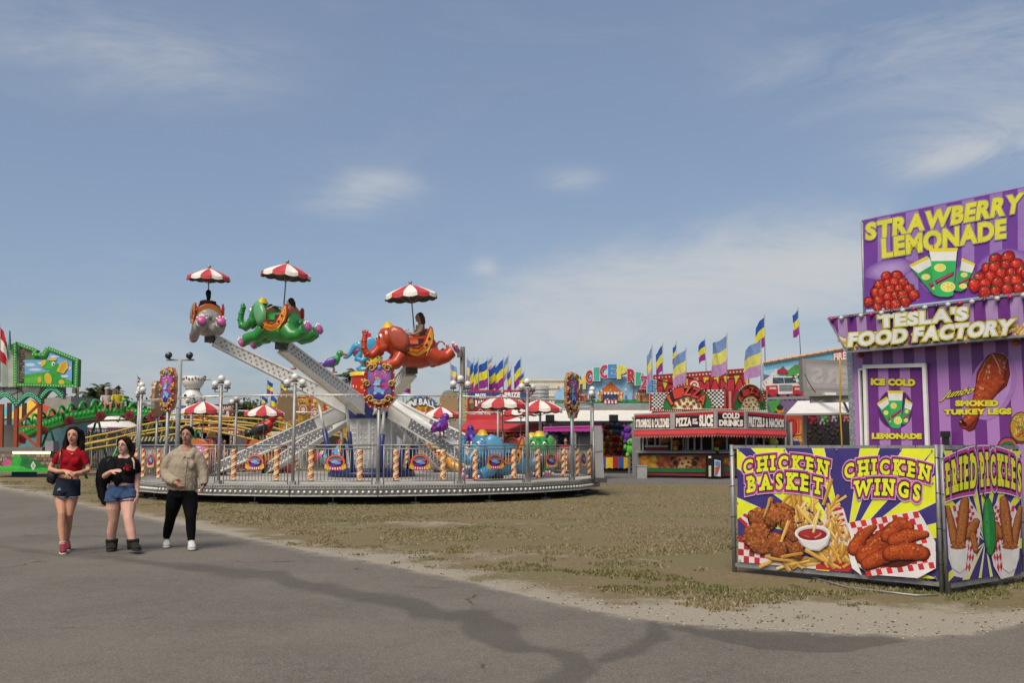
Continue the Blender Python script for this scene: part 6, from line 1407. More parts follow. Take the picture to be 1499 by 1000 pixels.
for x, k in ((606, '8a4a24'), (612, 'b5702c'), (619, 'a85a2c'), (627, '7a4a2c')): c.ell(x, 601, 3, 4.5, k, 0, 10)
c.text('MINI BALL', [(592, 593), (636, 590), (638, 599), (590, 602)], [(.12, '20305c'), (.05, 'd8d6cf')], arch=8); c.done('lettering', subpart=True, parent=hd)
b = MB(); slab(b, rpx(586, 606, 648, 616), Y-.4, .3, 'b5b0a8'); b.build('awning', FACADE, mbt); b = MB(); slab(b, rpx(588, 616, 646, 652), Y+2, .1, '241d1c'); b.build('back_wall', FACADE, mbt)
for x in (588, 617, 646): b = MB(); b.bar(at(x, 616, Y), V((at(x, 616, Y).x, Y, 0)), .12); b.build('post', STEEL, mbt)
Y = 64; cb = thing('circus_backdrop', 'tan and teal painted circus backdrop with a basketball hoop print left of the prize barn', 'backdrop', (at(672, 652, Y).x, Y, 0))
b = MB(); slab(b, [(648, 616), (648, 577), (651, 572), (658, 571), (664, 573), (690, 571), (692, 616)], Y, .2, '4f9ab0'); hd = b.build('panel', FACADE, cb); c = cv(Y)
c.poly([(652, 616), (654, 584), (664, 577), (690, 576), (690, 616)], 'a39a70')
for j in range(7): c.line([(654, 584+j*5), (690, 581+j*5)], .5, '8a8260')
c.poly(rpx(660, 584, 667, 589), '4a4a40'); c.poly(rpx(661, 585, 666, 588), 'b5ad88'); c.line([(663.5, 589), (663.5, 616)], 1.2, '4f5a4a')
for i in range(16): c.ell(rnd.uniform(680, 690), rnd.uniform(588, 612), rnd.uniform(1, 3), rnd.uniform(1, 3), rnd.choice(['c9a84a', 'c98a4a', '4a7a5a', 'b55a4a']), 0, 8)
for x, y in ((652, 592), (650, 603), (655, 611)): c.ell(x, y, 2.2, 1.2, '3f7a4a', 0, 8)
c.done('painting', subpart=True, parent=hd); b = MB(); slab(b, rpx(650, 616, 690, 652), Y, .2, '8a8478'); b.build('wall', FACADE, cb)
Y = 54; pb = thing('prize_barn', 'red prize barn stall with painted blue topped signs and a red awning', 'game stall', (at(730, 652, Y).x, Y, 0))
for x0, x1, tx, lab in ((684, 721, 0, ''), (721, 777, 1, '')):
    b = MB(); slab(b, rpx(x0, 571, x1, 612), Y+.1*tx, .2, '9c1f24'); hd = b.build('sign', FACADE, pb); c = cv(Y+.1*tx)
    c.poly(rpx(x0+1.5, 574, x1-1.5, 583), '24467e'); c.poly(rpx(x0+1.5, 583, x1-1.5, 602), '6f1a1c')
    for cx_, cy_, r, k in ((690, 588, 4, 'a58a62'), (691, 595, 4, '5f6a3a'), (713, 590, 5, 'b5764a'), (713, 598, 6, 'a8623a'), (715, 584, 3, 'b57a50'), (728, 585, 5, '4a6a3a'), (760, 590, 6, 'a8623a'), (768, 594, 5, '7a3a6a'), (737, 595, 4, 'b5764a')):
        if x0 < cx_ < x1: c.blob(cx_, cy_, r, r*1.1, k, tuple(v*.5 for v in lin(k)), 0, .1, 12, 1)
    if tx == 0: c.text('PRIZE', [(696, 576.5), (711, 576.5), (711, 583), (696, 583)], [(.12, '1a1a1a'), (.06, 'dcdad4')]); c.text('BARN', [(696, 586), (711, 586), (711, 594.5), (696, 594.5)], [(.12, '1a1a1a'), (.06, 'dcdad4')]); c.line([(700, 602), (707, 595)], .9, 'd0ccc2'); c.line([(707, 602), (700, 595)], .9, 'd0ccc2'); c.text('EVERYONE WINS', [(688, 604), (718, 603), (718, 607), (688, 608)], [(.05, 'c9c6c0')])
    else: c.text('PRIZE', [(739, 574.5), (761, 574.5), (761, 581.5), (739, 581.5)], [(.12, '1a1a1a'), (.06, 'dcdad4')]); c.text('BARN', [(740, 585), (760, 585), (760, 594), (740, 594)], [(.12, '1a1a1a'), (.06, 'dcdad4')])
    c.done('sign_art', subpart=True, parent=hd)
b = MB(); slab(b, rpx(683, 607, 778, 615), Y-.3, .3, 'a8262a'); b.build('fascia', FACADE, pb)
b = MB(); mbp = [at(684, 614, Y-.2), at(792, 614, Y-.2), at(800, 628, Y-2.2), at(672, 629, Y-2.2)]; b.prism(mbp, (0, -.5, .85), .05, 'a83034'); b.prism([at(672, 629, Y-2.2), at(800, 628, Y-2.2), at(800, 632, Y-2.2), at(672, 634, Y-2.2)], (0, -1, 0), .03, '8f2024'); b.build('awning', mat('red_awning', rough=.6, attr=True, var=.15, scale=1.5, bump=.3, bscale=3), pb)
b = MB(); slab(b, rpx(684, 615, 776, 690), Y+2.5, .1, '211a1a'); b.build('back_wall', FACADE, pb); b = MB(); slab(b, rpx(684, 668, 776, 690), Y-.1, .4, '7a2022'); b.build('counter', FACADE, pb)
for x in (686, 775): b = MB(); b.bar(at(x, 614, Y), V((at(x, 614, Y).x, Y, 0)), .14); b.build('post', STEEL, pb)
b = MB(); slab(b, rpx(776, 612, 797, 690), Y+.5, 2, '7f7e7a'); tag(b.build('grey_trailer_end', FACADE), 'plain grey trailer end wall right of the prize barn', 'trailer')
def toy(p, s_, col, lab, group, dark=None):
    t = thing('plush_toy', lab, 'plush toy', p, group=group); b = MB(col); b.ball((0, 0, .05*s_), (.34*s_, .28*s_, .42*s_), 9, 6); b.ball((0, -.05*s_, .55*s_), .30*s_, 9, 6)
    for q in (-1, 1): b.ball((q*.24*s_, 0, .8*s_), .12*s_, 6, 4); b.ball((q*.38*s_, -.1*s_, .2*s_), (.13*s_, .12*s_, .22*s_), 6, 4); b.ball((q*.22*s_, -.12*s_, -.35*s_), (.15*s_, .16*s_, .2*s_), 6, 4)
    b.build('body', MATTE, t, True); b = MB('17140f')
    for q in (-1, 1): b.ball((q*.1*s_, -.33*s_, .6*s_), .05*s_, 5, 4)
    b.build('eyes', PAINT, t, True)
TC = ['6a3a24', '8a5a34', '4a4a50', '7a2a30', '5a4a3a', '8a7a62', '3a2a4a', '9a6a3a']
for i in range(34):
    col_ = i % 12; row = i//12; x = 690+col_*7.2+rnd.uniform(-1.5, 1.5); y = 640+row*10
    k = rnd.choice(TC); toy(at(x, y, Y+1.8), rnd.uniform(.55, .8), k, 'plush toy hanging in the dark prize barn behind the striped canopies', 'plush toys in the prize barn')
# ---- flags over the prize barn and elsewhere
for a in ((661, 532, 558, 9, 1, 58, 'faded flag alone at the left of the prize barn flags, near the brown pole', 1, 590, -2), (681, 526, 560, 10, 1, 57, 'faded flag just right of the brown utility pole', 1, 585, 3), (693.5, 528, 572, 5, -1, 56.5, 'narrow bright flag third from the left above the prize barn', 0), (700, 527, 575, 6, -1, 56, 'narrow bright flag beside the third one above the prize barn', 0), (714, 527, 566, 12, -1, 55, 'wide bright flag filling out to the left above the prize barn', 0), (720, 524, 540, 5, -1, 60, 'small faded flag seen between the wide ones above the prize barn', 1, 575), (725.5, 533, 568, 9, -1, 55.5, 'bright slanting flag left of the twisted pair above the prize barn', 0),
          (737, 526, 566, 11, -1, 55, 'bright wide flag in the middle of the row above the prize barn', 0), (744, 521, 553, 6, -1, 59, 'tall faded flag rising above the middle of the row', 1, 575), (748, 539, 572, 5, -1, 55, 'low narrow flag under the tall faded one', 0), (762.5, 525, 562, 9, -1, 55, 'bright flag with a curled purple end at the right of the row', 0), (767, 545, 566, 6, -1, 54.5, 'dark blue flag end behind the right globe lamp', 0),
          (590, 552, 574, 10, 1, 58, 'bright flag beside the star drum of the ride', 0, 600), (391, 556, 576, 8, 1, 58, 'bright flag above the yellow stall, left of the two tall ones', 0), (411, 553, 575, 8, 1, 58.5, 'bright flag above the yellow stall, half behind the white arm', 0), (383, 578, 598, 8, 1, 57, 'low flag left of the yellow stall', 0, 612), (396, 578, 602, 9, 1, 57, 'low flag in front of the yellow stall corner', 0, 612), (406, 578, 600, 7, 1, 57, 'second low flag in front of the yellow stall corner', 0, 612), (418, 578, 604, 9, 1, 57, 'low flag right in front of the yellow menu pictures', 0, 612), (457, 549, 558, 8, 1, 62, 'blue flag tip between the two raised white arms', 0, 580), (201, 551, 560, 4, 1, 60, 'small blue flag above the far left globe lamps', 0, 590),
          (954.5, 507, 555, 7, -1, 50, 'faded narrow flag between the choice prize sign and the pizza stand', 1, 575), (970, 505, 543, 9, -1, 56, 'bright flag left behind the pizza stand', 0, 575), (990, 503, 530, 5, -1, 57, 'bright flag half hidden by the faded flag over the left pizza arch', 0, 575), (1004, 512, 560, 17, -1, 44.6, 'faded wide flag over the left pizza arch', 1, 590), (1035, 497, 527, 9, -1, 58, 'small bright flag on a thin pole left of the big flag', 0, 580, -3), (1064, 491, 546, 20, -1, 44.4, 'large faded flag at the centre of the pizza stand roof', 1, 590), (1114, 498, 550, 22, -1, 44.4, 'large faded flag over the right pizza arch', 1, 590), (1120, 464, 507, 12, -1, 53, 'tall bright flag high behind the right pizza arch', 0, 531, -1), (1172, 453, 489, 8, -1, 53, 'bright twisted flag on a leaning pole above the fire truck mural', 0, 519, -4)): flag(*a)
# ---- long white roofed building behind
Y = 74; bl_ = thing('roofed_hall', 'long pale hall with a ribbed cream metal roof behind the stalls', 'building', (at(850, 652, Y).x, Y, 0))
b = MB(); x0, x1 = at(768, 652, Y).x, at(1010, 652, Y).x; zt, zm = at(860, 566, Y).z, at(860, 592, Y).z
b.add([(x0, Y, zm), (x1, Y, zm), (x1, Y+7, zt+1.0), (x0, Y+7, zt+1.0)], [(0, 1, 2, 3)], 'b5b09c'); b.add([(x0, Y+14, zm), (x1, Y+14, zm), (x1, Y+7, zt+1.0), (x0, Y+7, zt+1.0)], [(3, 2, 1, 0)], 'b5b09c')
for i in range(60): xx = x0+(x1-x0)*i/60; b.bar((xx, Y, zm+.04), (xx, Y+7, zt+1.04), .05, .05, 'a8a38e')
for j in range(3): b.bar((x0, Y+1.5+j*2.2, zm+.12+(zt+1-zm)*(1.5+j*2.2)/7), (x1, Y+1.5+j*2.2, zm+.12+(zt+1-zm)*(1.5+j*2.2)/7), .1, .1, '7f7b6c')
b.build('roof', FACADE, bl_); b = MB(); b.box(((x0+x1)/2, Y+7, zm/2-.1), (x1-x0-.4, 13.6, zm-.2), None, '9a968c'); b.build('wall', FACADE, bl_)
b = MB('8f908c'); p = at(790.5, 582, 70); b.lathe([(0, 1.0), (.62, 1.0), (.62, -3), (.7, -3)], (p.x, 70, p.z-.2), 16)
for k in range(5): b.lathe([(.64, .8-k*.25), (.66, .72-k*.25)], (p.x, 70, p.z-.2), 16)
tag(b.build('vent_stack', FACADE), 'grey round roof vent in front of the pale hall roof', 'vent')
# ---- choice prize game
Y = 54; ch = thing('choice_prize_stall', 'game stall with rainbow arched choice prize lettering and a white awning', 'game stall', (at(870, 652, Y).x, Y, 0))
b = MB(); slab(b, [(812, 592), (812, 575), (830, 562), (860, 552), (900, 550), (930, 553), (957, 562), (957, 592)], Y+.1, .15, '7fa8c4'); sg = b.build('picture_sign', FACADE, ch); c = cv(Y+.1)
c.poly([(812, 591), (812, 586), (957, 585), (957, 591)], '2f7a3a')
def tentlet(x, y, w_, h_, k, top):
    c.poly([(x-w_/2, y), (x-w_*.6, y-h_*.45), (x, y-h_), (x+w_*.6, y-h_*.45), (x+w_/2, y)], top); c.poly(rpx(x-w_*.45, y-h_*.42, x+w_*.45, y), k)
    for i in range(8): c.poly([(x-w_*.6+w_*1.2*i/8, y-h_*.5), (x-w_*.6+w_*1.2*(i+.5)/8, y-h_*.5), (x-w_*.6+w_*1.2*(i+.5)/8, y-h_*.38), (x-w_*.6+w_*1.2*i/8, y-h_*.38)], 'd8d0c0')
tentlet(894, 589, 32, 30, '2c3a5c', 'b5622c'); tentlet(943, 588, 20, 26, 'b5764a', 'a8622c'); tentlet(848, 588, 14, 22, '7a2c2c', '9a5a30')
c.poly(rpx(884, 586, 904, 591), 'a8262a')
for i in range(4): c.poly(rpx(885+i*5, 586, 887.5+i*5, 591), 'd0ccc2')
c.line([(927, 583), (927, 562)], 1.6, 'a84a6a'); c.ell(927, 563, 2.6, 3, 'c9a03a', 0, 10); c.ell(927, 582, 2, 2, 'a8262a', 0, 8)
for x, k in ((879, 'c9952c'), (881, '8a4a2c'), (906, 'b5764a'), (909, 'c9b04a'), (858, '8a4a2c'), (865, 'c4a06a'), (938, '6a3a2c'), (916, '4a6a9a')): c.ell(x, 583, 1.8, 5, k, 0, 8); c.ell(x, 577, 1.5, 1.6, 'b58a6a', 0, 8)
for i in range(40): c.ell(rnd.uniform(815, 955), rnd.uniform(565, 588), rnd.uniform(.5, 1.6), rnd.uniform(.5, 1.4), rnd.choice(['c9c4b4', 'a8562c', 'c98a4a', '4a7ab0', 'b5b0a0']), 0, 6)
c.done('painting', subpart=True, parent=sg)
cols_ = ['3f9a5a', 'c4b03a', 'a8262f', '4a9a8a', 'a83058', '3f7fb0', None, 'c4bc3f', 'a8262f', '3f9a7a', 'a83058', '3f7fb0']
xs_ = [842, 851, 863, 873, 884, 896, 0, 910, 924, 934, 943, 953]; ys_ = [567, 562, 554, 549, 545, 543, 0, 544, 548, 552, 557, 562]
c = cv(Y-.12)
for chr_, k, x, y in zip('CHOICE PRIZE', cols_, xs_, ys_):
    if chr_ == ' ': continue
    sl = (x-900)*.06; w_ = 5.3 if chr_ != 'I' else 2.2; q = [(x-w_, y-9+sl), (x+w_, y-9+sl+(x-900)*.02), (x+w_, y+9+sl), (x-w_, y+9+sl)]
    c.text(chr_, [(a+1.6, b_+1.6) for a, b_ in q], [(.07, '16203a')], 0); c.z += .004; c.text(chr_, q, [(.075, 'd0cfc8'), (.05, k)], 0)
    mb_ = MB(); 
c.done('lettering', parent=ch)
b = MB(); slab(b, rpx(800, 592, 957, 600), Y-.1, .5, '7c7d7c'); b.build('fascia', FACADE, ch)
b = MB(); b.prism([at(790, 600, Y), at(957, 600, Y), at(945, 616.5, Y-2.6), at(738, 617.5, Y-2.6)], (0, -.6, .8), .05, 'cfcbc2'); b.build('awning', mat('white_awning', rough=.55, attr=True, var=.06, scale=2, dirt=.12), ch)
b = MB(); b.bar(at(738, 618.5, Y-2.6), at(945, 617.5, Y-2.6), .1, .1, '2a2a2c'); b.build('awning_bar', PAINT, ch)
for i in range(2): b = MB(); q = at((805, 898)[i], 612, Y-2.7); b.box(q, (.45, .35, .32), None, '1c1c1e'); b.bar(q, q+V((0, .4, -.25)), .06, .06, '2c2c2e'); b.build('flood_lamp', PAINT, ch)
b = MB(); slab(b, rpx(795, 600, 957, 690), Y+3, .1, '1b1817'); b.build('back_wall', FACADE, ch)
for x0, x1, k in ((880, 887, '2f4f8a'), (887, 897, 'c4a02c'), (897, 905, '8f2628'), (905, 913, '2f4f8a'), (913, 923, 'c4a02c'), (923, 940, '6a1f20')): b = MB(); slab(b, [(x0, 670), (x1, 670), (x1, 686), ((x0+x1)/2, 685), (x0, 686.5)], Y-2.2, .08, k); b.build('counter_skirt', CLOTH, ch)
b = MB(); slab(b, rpx(800, 668, 940, 671), Y-2, .5, '7a2426'); b.build('counter', FACADE, ch)
for x in (806, 920): b = MB(); b.bar(at(x, 617, Y-2.5), V((at(x, 617, Y-2.5).x, Y-2.5, 0)), .1); b.build('post', STEEL, ch)
b = MB(); p0, p1 = at(920, 616, Y-2.5), at(928, 616, Y-2.5)
for i in range(12):
    z0, z1 = p0.z*(1-i/12), p0.z*(1-(i+1)/12); b.bar((p0.x, p0.y, z0), (p1.x, p1.y, z1), .03); b.bar((p1.x, p1.y, z0), (p0.x, p0.y, z1), .03)
b.bar(p1, V((p1.x, p1.y, 0)), .07); b.build('truss', STEEL, ch)
for i in range(40):
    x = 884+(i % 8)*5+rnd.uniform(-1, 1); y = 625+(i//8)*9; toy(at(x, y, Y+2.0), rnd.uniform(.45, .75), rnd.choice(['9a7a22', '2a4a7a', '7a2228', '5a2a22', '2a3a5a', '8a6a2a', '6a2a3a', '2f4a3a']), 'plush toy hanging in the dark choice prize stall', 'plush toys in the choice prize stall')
for i, (x, y, s_, k, nm) in enumerate(((932, 628, .75, '4fa03a', 'lime green plush toy at the top left of the pizza stand'), (938, 632, .6, 'b0708a', 'pale pink plush toy beside the top lime green one'), (919, 640, .75, '5f2f86', 'purple plush toy at the left edge of the hanging bunch'), (933, 640, .9, 'b0306a', 'hot pink plush toy in the middle of the hanging bunch'), (926, 648, .7, '3a2a5a', 'dark violet plush toy below the hot pink one'), (938, 650, .6, 'a8707a', 'dusty pink plush toy at the right of the bunch'), (923, 659, .8, '5aa53f', 'lime green plush toy with arms out at the lower left'), (935, 664, .8, '4f9a44', 'green plush toy at the bottom of the bunch'), (940, 658, .5, 'a8707a', 'small pink plush toy above the bottom green one'), (929, 634, .6, 'a83062', 'pink plush toy behind the top lime green one'))): toy(at(x, y, 50.5), s_*.9, k, nm, 'bright plush toys hung beside the pizza stand')
# ---- pink awning game, just behind the ride
Y = 44; pk = thing('pink_awning_stall', 'game stall with a scalloped pink awning behind the right end of the ride', 'game stall', (at(840, 652, Y).x, Y, 0))
b = MB(); pts = [(796, 627)]+[(882, 625)]+[(882-86*i/24, 631.5+(.9 if i % 2 else 0)) for i in range(25)]; slab(b, pts, Y-1, .06, 'a83a86'); b.prism([at(796, 627, Y-1), at(882, 625, Y-1), at(880, 623, Y+1.4), at(798, 625, Y+1.4)], (0, 0, 1), .03, 'a83a86'); b.build('awning', CLOTH, pk)
for x in (797, 842, 881): b = MB(); b.bar(at(x, 627, Y-.9), V((at(x, 627, Y-.9).x, Y-.9, 0)), .09); b.build('post', STEEL, pk)
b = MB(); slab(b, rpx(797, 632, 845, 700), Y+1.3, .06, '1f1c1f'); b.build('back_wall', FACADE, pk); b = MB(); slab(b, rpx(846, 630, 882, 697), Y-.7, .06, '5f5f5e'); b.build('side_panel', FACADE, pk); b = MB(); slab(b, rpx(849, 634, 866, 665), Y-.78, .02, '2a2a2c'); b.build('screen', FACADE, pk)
for i in range(16): toy(at(800+(i % 8)*5, 637+(i//8)*9, Y+1.0), .4, rnd.choice(['8a8a90', '5a4a7a', '3a3a42', '9a9aa2', '2f3f5a']), 'grey plush toy under the scalloped pink awning', 'plush toys under the pink awning')
b = MB(); slab(b, rpx(762, 655, 782, 690), 37.5, .8, 'b5861f'); tag(b.build('yellow_ticket_booth', FACADE), 'plain yellow booth front between the blue and green elephants', 'booth')
# ---------------------------------------------------------------- pizza stand
Y = 45.0; pz = thing('pizza_stand', 'red pizza stand with checkerboard arches, a black menu sign band and a food printed skirt', 'food stand', (at(1040, 652, Y).x, Y, 0))
# plan of the front: a long left face, a short middle face and a right face
FX = [(928, 45.4), (1048, 44.2), (1092, 44.5), (1151, 46.0)]
def face_of(px): return 0 if px < 1048 else 1 if px < 1092 else 2
def fp(px, py, out_=0, fc=None):
    i = face_of(px-.01) if fc is None else fc; (a, ya), (b_, yb) = FX[i], FX[i+1]
    A_, B_ = at(a, 652, ya-out_), at(b_, 652, yb-out_); d = B_-A_; d.z = 0; return onplane(px, py, A_, V((d.y, -d.x, 0)).normalized())
def fslab(mb, pts, out_, th, col):
    """a flat piece across one face of the stand"""
    fc = face_of(sum(p[0] for p in pts)/len(pts)); q = [fp(x, y, out_, fc) for x, y in pts]; n = (q[1]-q[0]).cross(q[2]-q[0]).normalized(); n = n if n.y < 0 else -n; mb.prism(q, n, th, col); return n
def fcanvas(px0, px1, out_): fc = face_of((px0+px1)/2); a, b_ = fp(px0, 640, out_, fc), fp(px1, 640, out_, fc); d = (b_-a); n = V((d.y, -d.x, 0)).normalized(); return Canvas((0, 0, 1499, 1000), 1499, a, n, .0012, .005)
faces = [(928, 1048), (1048, 1092), (1092, 1151)]
tops = {928: 606, 985: 604, 1048: 600.5, 1092: 601.5, 1151: 606}; bots = {928: 630, 985: 629.5, 1048: 627.5, 1092: 628.5, 1151: 630}
def li(d, x):
    k = sorted(d); return float(np.interp(x, k, [d[q] for q in k]))
for x0, x1 in faces:
    b = MB(); fslab(b, [(x0, li(tops, x0)), (x1, li(tops, x1)), (x1, li(bots, x1)), (x0, li(bots, x0))], .9, .5, '8d8b88'); b.build('sign_band', FACADE, pz)
for x0, x1, tx in ((929.5, 981, 'STROMBOLI & CALZONES'), (988, 1045, ''), (1050.5, 1089, 'COLD'), (1094.5, 1148.5, 'PRETZELS & NACHOS')):
    c = fcanvas(x0, x1, .9); t0, t1, b0, b1 = li(tops, x0)+2, li(tops, x1)+2, li(bots, x0)-2, li(bots, x1)-2
    c.poly([(x0, t0), (x1, t1), (x1, b1), (x0, b0)], '14131a'); c.poly([(x0, t0), (x1, t1), (x1, t1+(6 if x1 > 1000 else 5)), (x0, t0+3)], '9c1c22')
    if tx == '': c.text('PIZZA', [(990, t0+6.5), (1011.5, t0+5.5), (1011.5, b1-3), (990, b0-3.5)], [(.06, 'd6d2c6')]); c.text('SLICE', [(1024, t1+5.5), (1043.5, t1+4.5), (1043.5, b1-2), (1024, b1-2.5)], [(.06, 'd6d2c6')]); c.text('BY', [(1014.5, t0+7.5), (1020, t0+7.5), (1020, t0+10.5), (1014.5, t0+10.5)], [(.1, 'd6d2c6')]); c.text('THE', [(1013.5, t0+12), (1021, t0+12), (1021, t0+15), (1013.5, t0+15)], [(.1, 'd6d2c6')])
    elif tx == 'COLD': c.text('COLD', [(1058, t0+2.5), (1082, t0+2.5), (1082, t0+10), (1058, t0+10)], [(.07, 'd6d2c6')]); c.text('DRINKS', [(1053, t0+12.5), (1087, t0+12.5), (1087, b1-2.5), (1053, b0-2.5)], [(.07, 'd6d2c6')])
    else: c.text(tx, [(x0+1.5, t0+6.5), (x1-1.5, t1+6.5), (x1-1.5, b1-2.5), (x0+1.5, b0-2.5)], [(.065, 'd6d2c6')])
    c.done('menu_lettering', parent=pz)
for x0, x1 in faces:     # red valance under the band
    q0, q1, q2, q3 = fp(x0, li(bots, x0), .8), fp(x1, li(bots, x1), .8), fp(x1, li(bots, x1)+7, 1.5), fp(x0, li(bots, x0)+6.5, 1.5); b = MB(); b.prism([q0, q1, q2, q3], (0, -.7, .7), .03, 'a8282a')
    n = int((x1-x0)/4)
    for i in range(n):
        a, c2 = q3.lerp(q2, i/n), q3.lerp(q2, (i+1)/n); b.add([a, c2, c2-V((0, 0, .07)), (a+c2)/2-V((0, 0, .17)), a-V((0, 0, .07))], [(0, 1, 2, 3, 4)][::1], '92221f'); b.add([(a+c2)/2-V((0, .004, .17)), (a+c2)/2-V((0, .004, .13)), c2-V((0, .004, .05))], [(0, 1, 2)], 'c9c0b5')
    b.build('valance', mat('red_awning', attr=True), pz)
# windows, counter and inside
b = MB(); b.prism([fp(930, 636, -2.2), fp(1048, 636, -2.2), fp(1150, 636, -2.2), fp(1150, 696, -2.2), fp(1048, 696, -2.2), fp(930, 696, -2.2)], (0, -1, 0), .1, '4a403a'); b.build('back_wall', FACADE, pz)
for px in (946, 962, 1056, 1072, 1100, 1125):
    b = MB(); q = fp(px, 642, -1.9); b.box(q, (.5, .08, .35), None, rnd.choice(['8a7a5a', '9a6a3a', '6f6a60', '8a3a2c'])); b.build('shelf_board', FACADE, pz)
for px, py, s_, k in ((990, 650, .22, '9a6a2a'), (1003, 648, .2, '8a5a2a'), (1015, 660, .2, '2f6a35'), (1025, 662, .18, 'a87a2a'), (1012, 669, .2, '2f7a3a'), (1020, 670, .2, 'c9c4b5'), (1062, 668, .18, '9ab03a'), (1080, 660, .2, '8a4a2a'), (1110, 655, .2, 'b5a8a8'), (1118, 662, .22, '6a7a3a'), (1132, 648, .25, 'c9c03a'), (1137, 660, .2, '7a5a3a'), (975, 645, .3, '8a5a34'), (1000, 636, .2, '5a3a2a'), (1075, 645, .25, '7a4a2a'), (1050, 650, .2, '9a5a2a')):
    b = MB(k); q = fp(px, py, -1.2); b.ball(q, (s_, s_*.7, s_*.85), 8, 5); b.build('goods', MATTE, pz)
for px in (941, 947, 959, 966, 983, 1002, 1007, 1016.5, 1026.5, 1043, 1064, 1092, 1103, 1118, 1134, 1150):
    b = MB(); b.bar(fp(px, 633, -.02), fp(px, 672, -.02), .07, .07, 'b0aeab'); b.build('window_post', FACADE, pz)
for x0, x1 in faces: b = MB(); b.bar(fp(x0+2, 661 if x0 < 1000 else 660, 0.02), fp(x1-1, 660, .02), .05, .07, '8f8d8a'); b.build('window_rail', FACADE, pz)
b = MB(); fslab(b, rpx(946, 655, 977, 660), .03, .03, '8f1c22'); fslab(b, rpx(944, 652, 978, 655), .03, .04, 'b5b2ae'); b.build('window_sill', FACADE, pz)
b = MB(); b.bar(fp(1002, 636, .05), fp(1002, 661, .05), .14, .05, 'c9c6c0'); 
for i in range(9): q = fp(1002, 637+i*2.7, .09); b.box(q, (.1, .01, .06), None, '141416')
b.build('checker_post', FACADE, pz)
for x0, x1 in faces: b = MB(); b.prism([fp(x0+4, 661.5, .45), fp(x1, 661.5, .45), fp(x1, 661.5, -.2), fp(x0+4, 661.5, -.2)], (0, 0, 1), .07, '8f9a90'); b.build('counter_top', FACADE, pz)
b = MB(); q = fp(989, 657, .2); b.cyl(q-V((0, 0, .13)), q+V((0, 0, .1)), .1, 10, 'c98a1f'); b.cyl(q+V((0, 0, .1)), q+V((0, 0, .2)), .03, 6, 'c9a03a'); tag(b.build('mustard_bottle', PAINT), 'yellow mustard bottle standing on the pizza stand counter', 'bottle')
b = MB(); q = fp(1049, 657, .2); b.cyl(q-V((0, 0, .1)), q+V((0, 0, .06)), .11, 10, '9fb52f'); tag(b.build('green_cup', PAINT), 'lime green cup standing on the pizza stand counter', 'cup')
for x0, x1 in ((936, 1048), (1048, 1092), (1092, 1151)):
    b = MB(); fslab(b, [(x0, 663), (x1, 662.5), (x1, 697 if x0 > 1000 else 697.5), (x0, 695 if x0 < 1000 else 697)], .3, .2, '8a1f22'); sk = b.build('skirt', FACADE, pz); c = fcanvas(x0, x1, .3)
    c.poly([(x0, 663), (x1, 663), (x1, 666), (x0, 666)], '1d2a22'); yb = lambda x: 685.5+(x-936)*.02
    if x0 < 1000:
        for cx, cy, rx, ry, k, ro in ((948, 676, 12, 9, 'c98a24', 20), (958, 672, 8, 6, 'd09a30', 0), (944, 670, 6, 4, 'c97a20', 0), (956, 682, 9, 5, 'cfa03a', 30), (970, 674, 12, 5, 'a8642f', 40), (975, 681, 9, 4, 'a05a28', 60), (1000, 676, 20, 9, 'c9a05a', -8), (1003, 679, 18, 7, 'd0b070', -8), (1030, 675, 14, 5, 'a8642f', -30), (1024, 681, 9, 4, 'a05a28', -60)): c.blob(cx, cy, rx, ry, k, tuple(v*.45 for v in lin(k)), ro, .12, 14, int(cx), .1)
        for cx, cy in ((985, 672), (989, 678), (1020, 672), (1017, 679)):
            for rr_ in ((6, 6, '8a4f28'), (4, 4, '2a1a12'), (5.2, 5.2, None)):
                if rr_[2]: c.ell(cx, cy, rr_[0], rr_[1], rr_[2], 0, 14)
        for cx, cy in ((995, 673), (1004, 671), (999, 679), (1008, 677), (1014, 674), (990, 683), (1006, 683)): c.ell(cx, cy, 2.4, 1.9, '7a2220', 0, 10)
        for i in range(10): c.line([(950+i*9.5, 684), (951+i*9.5, 687+i % 3)], 1.4, 'c9a03a')
    else:
        for i in range(7): c.blob(x0+(x1-x0)*(i+.5)/7, 675+(i % 2)*3, 6, 6, rnd.choice(['c98a24', 'a8642f', 'b54a2c', '3f6a30', 'c9a05a']), '5a2a14', rnd.uniform(0, 90), .15, 12, i, .1)
    c.poly([(x0, 685), (x1, 686), (x1, 691), (x0, 689.5)], '1f6a3f')
    for i in range(int((x1-x0)/5)): c.ell(x0+2.5+i*5, 689.8+i*.04, 2.6, 1.8, '1f6a3f', 0, 8)
    c.done('skirt_print', subpart=True, parent=sk)
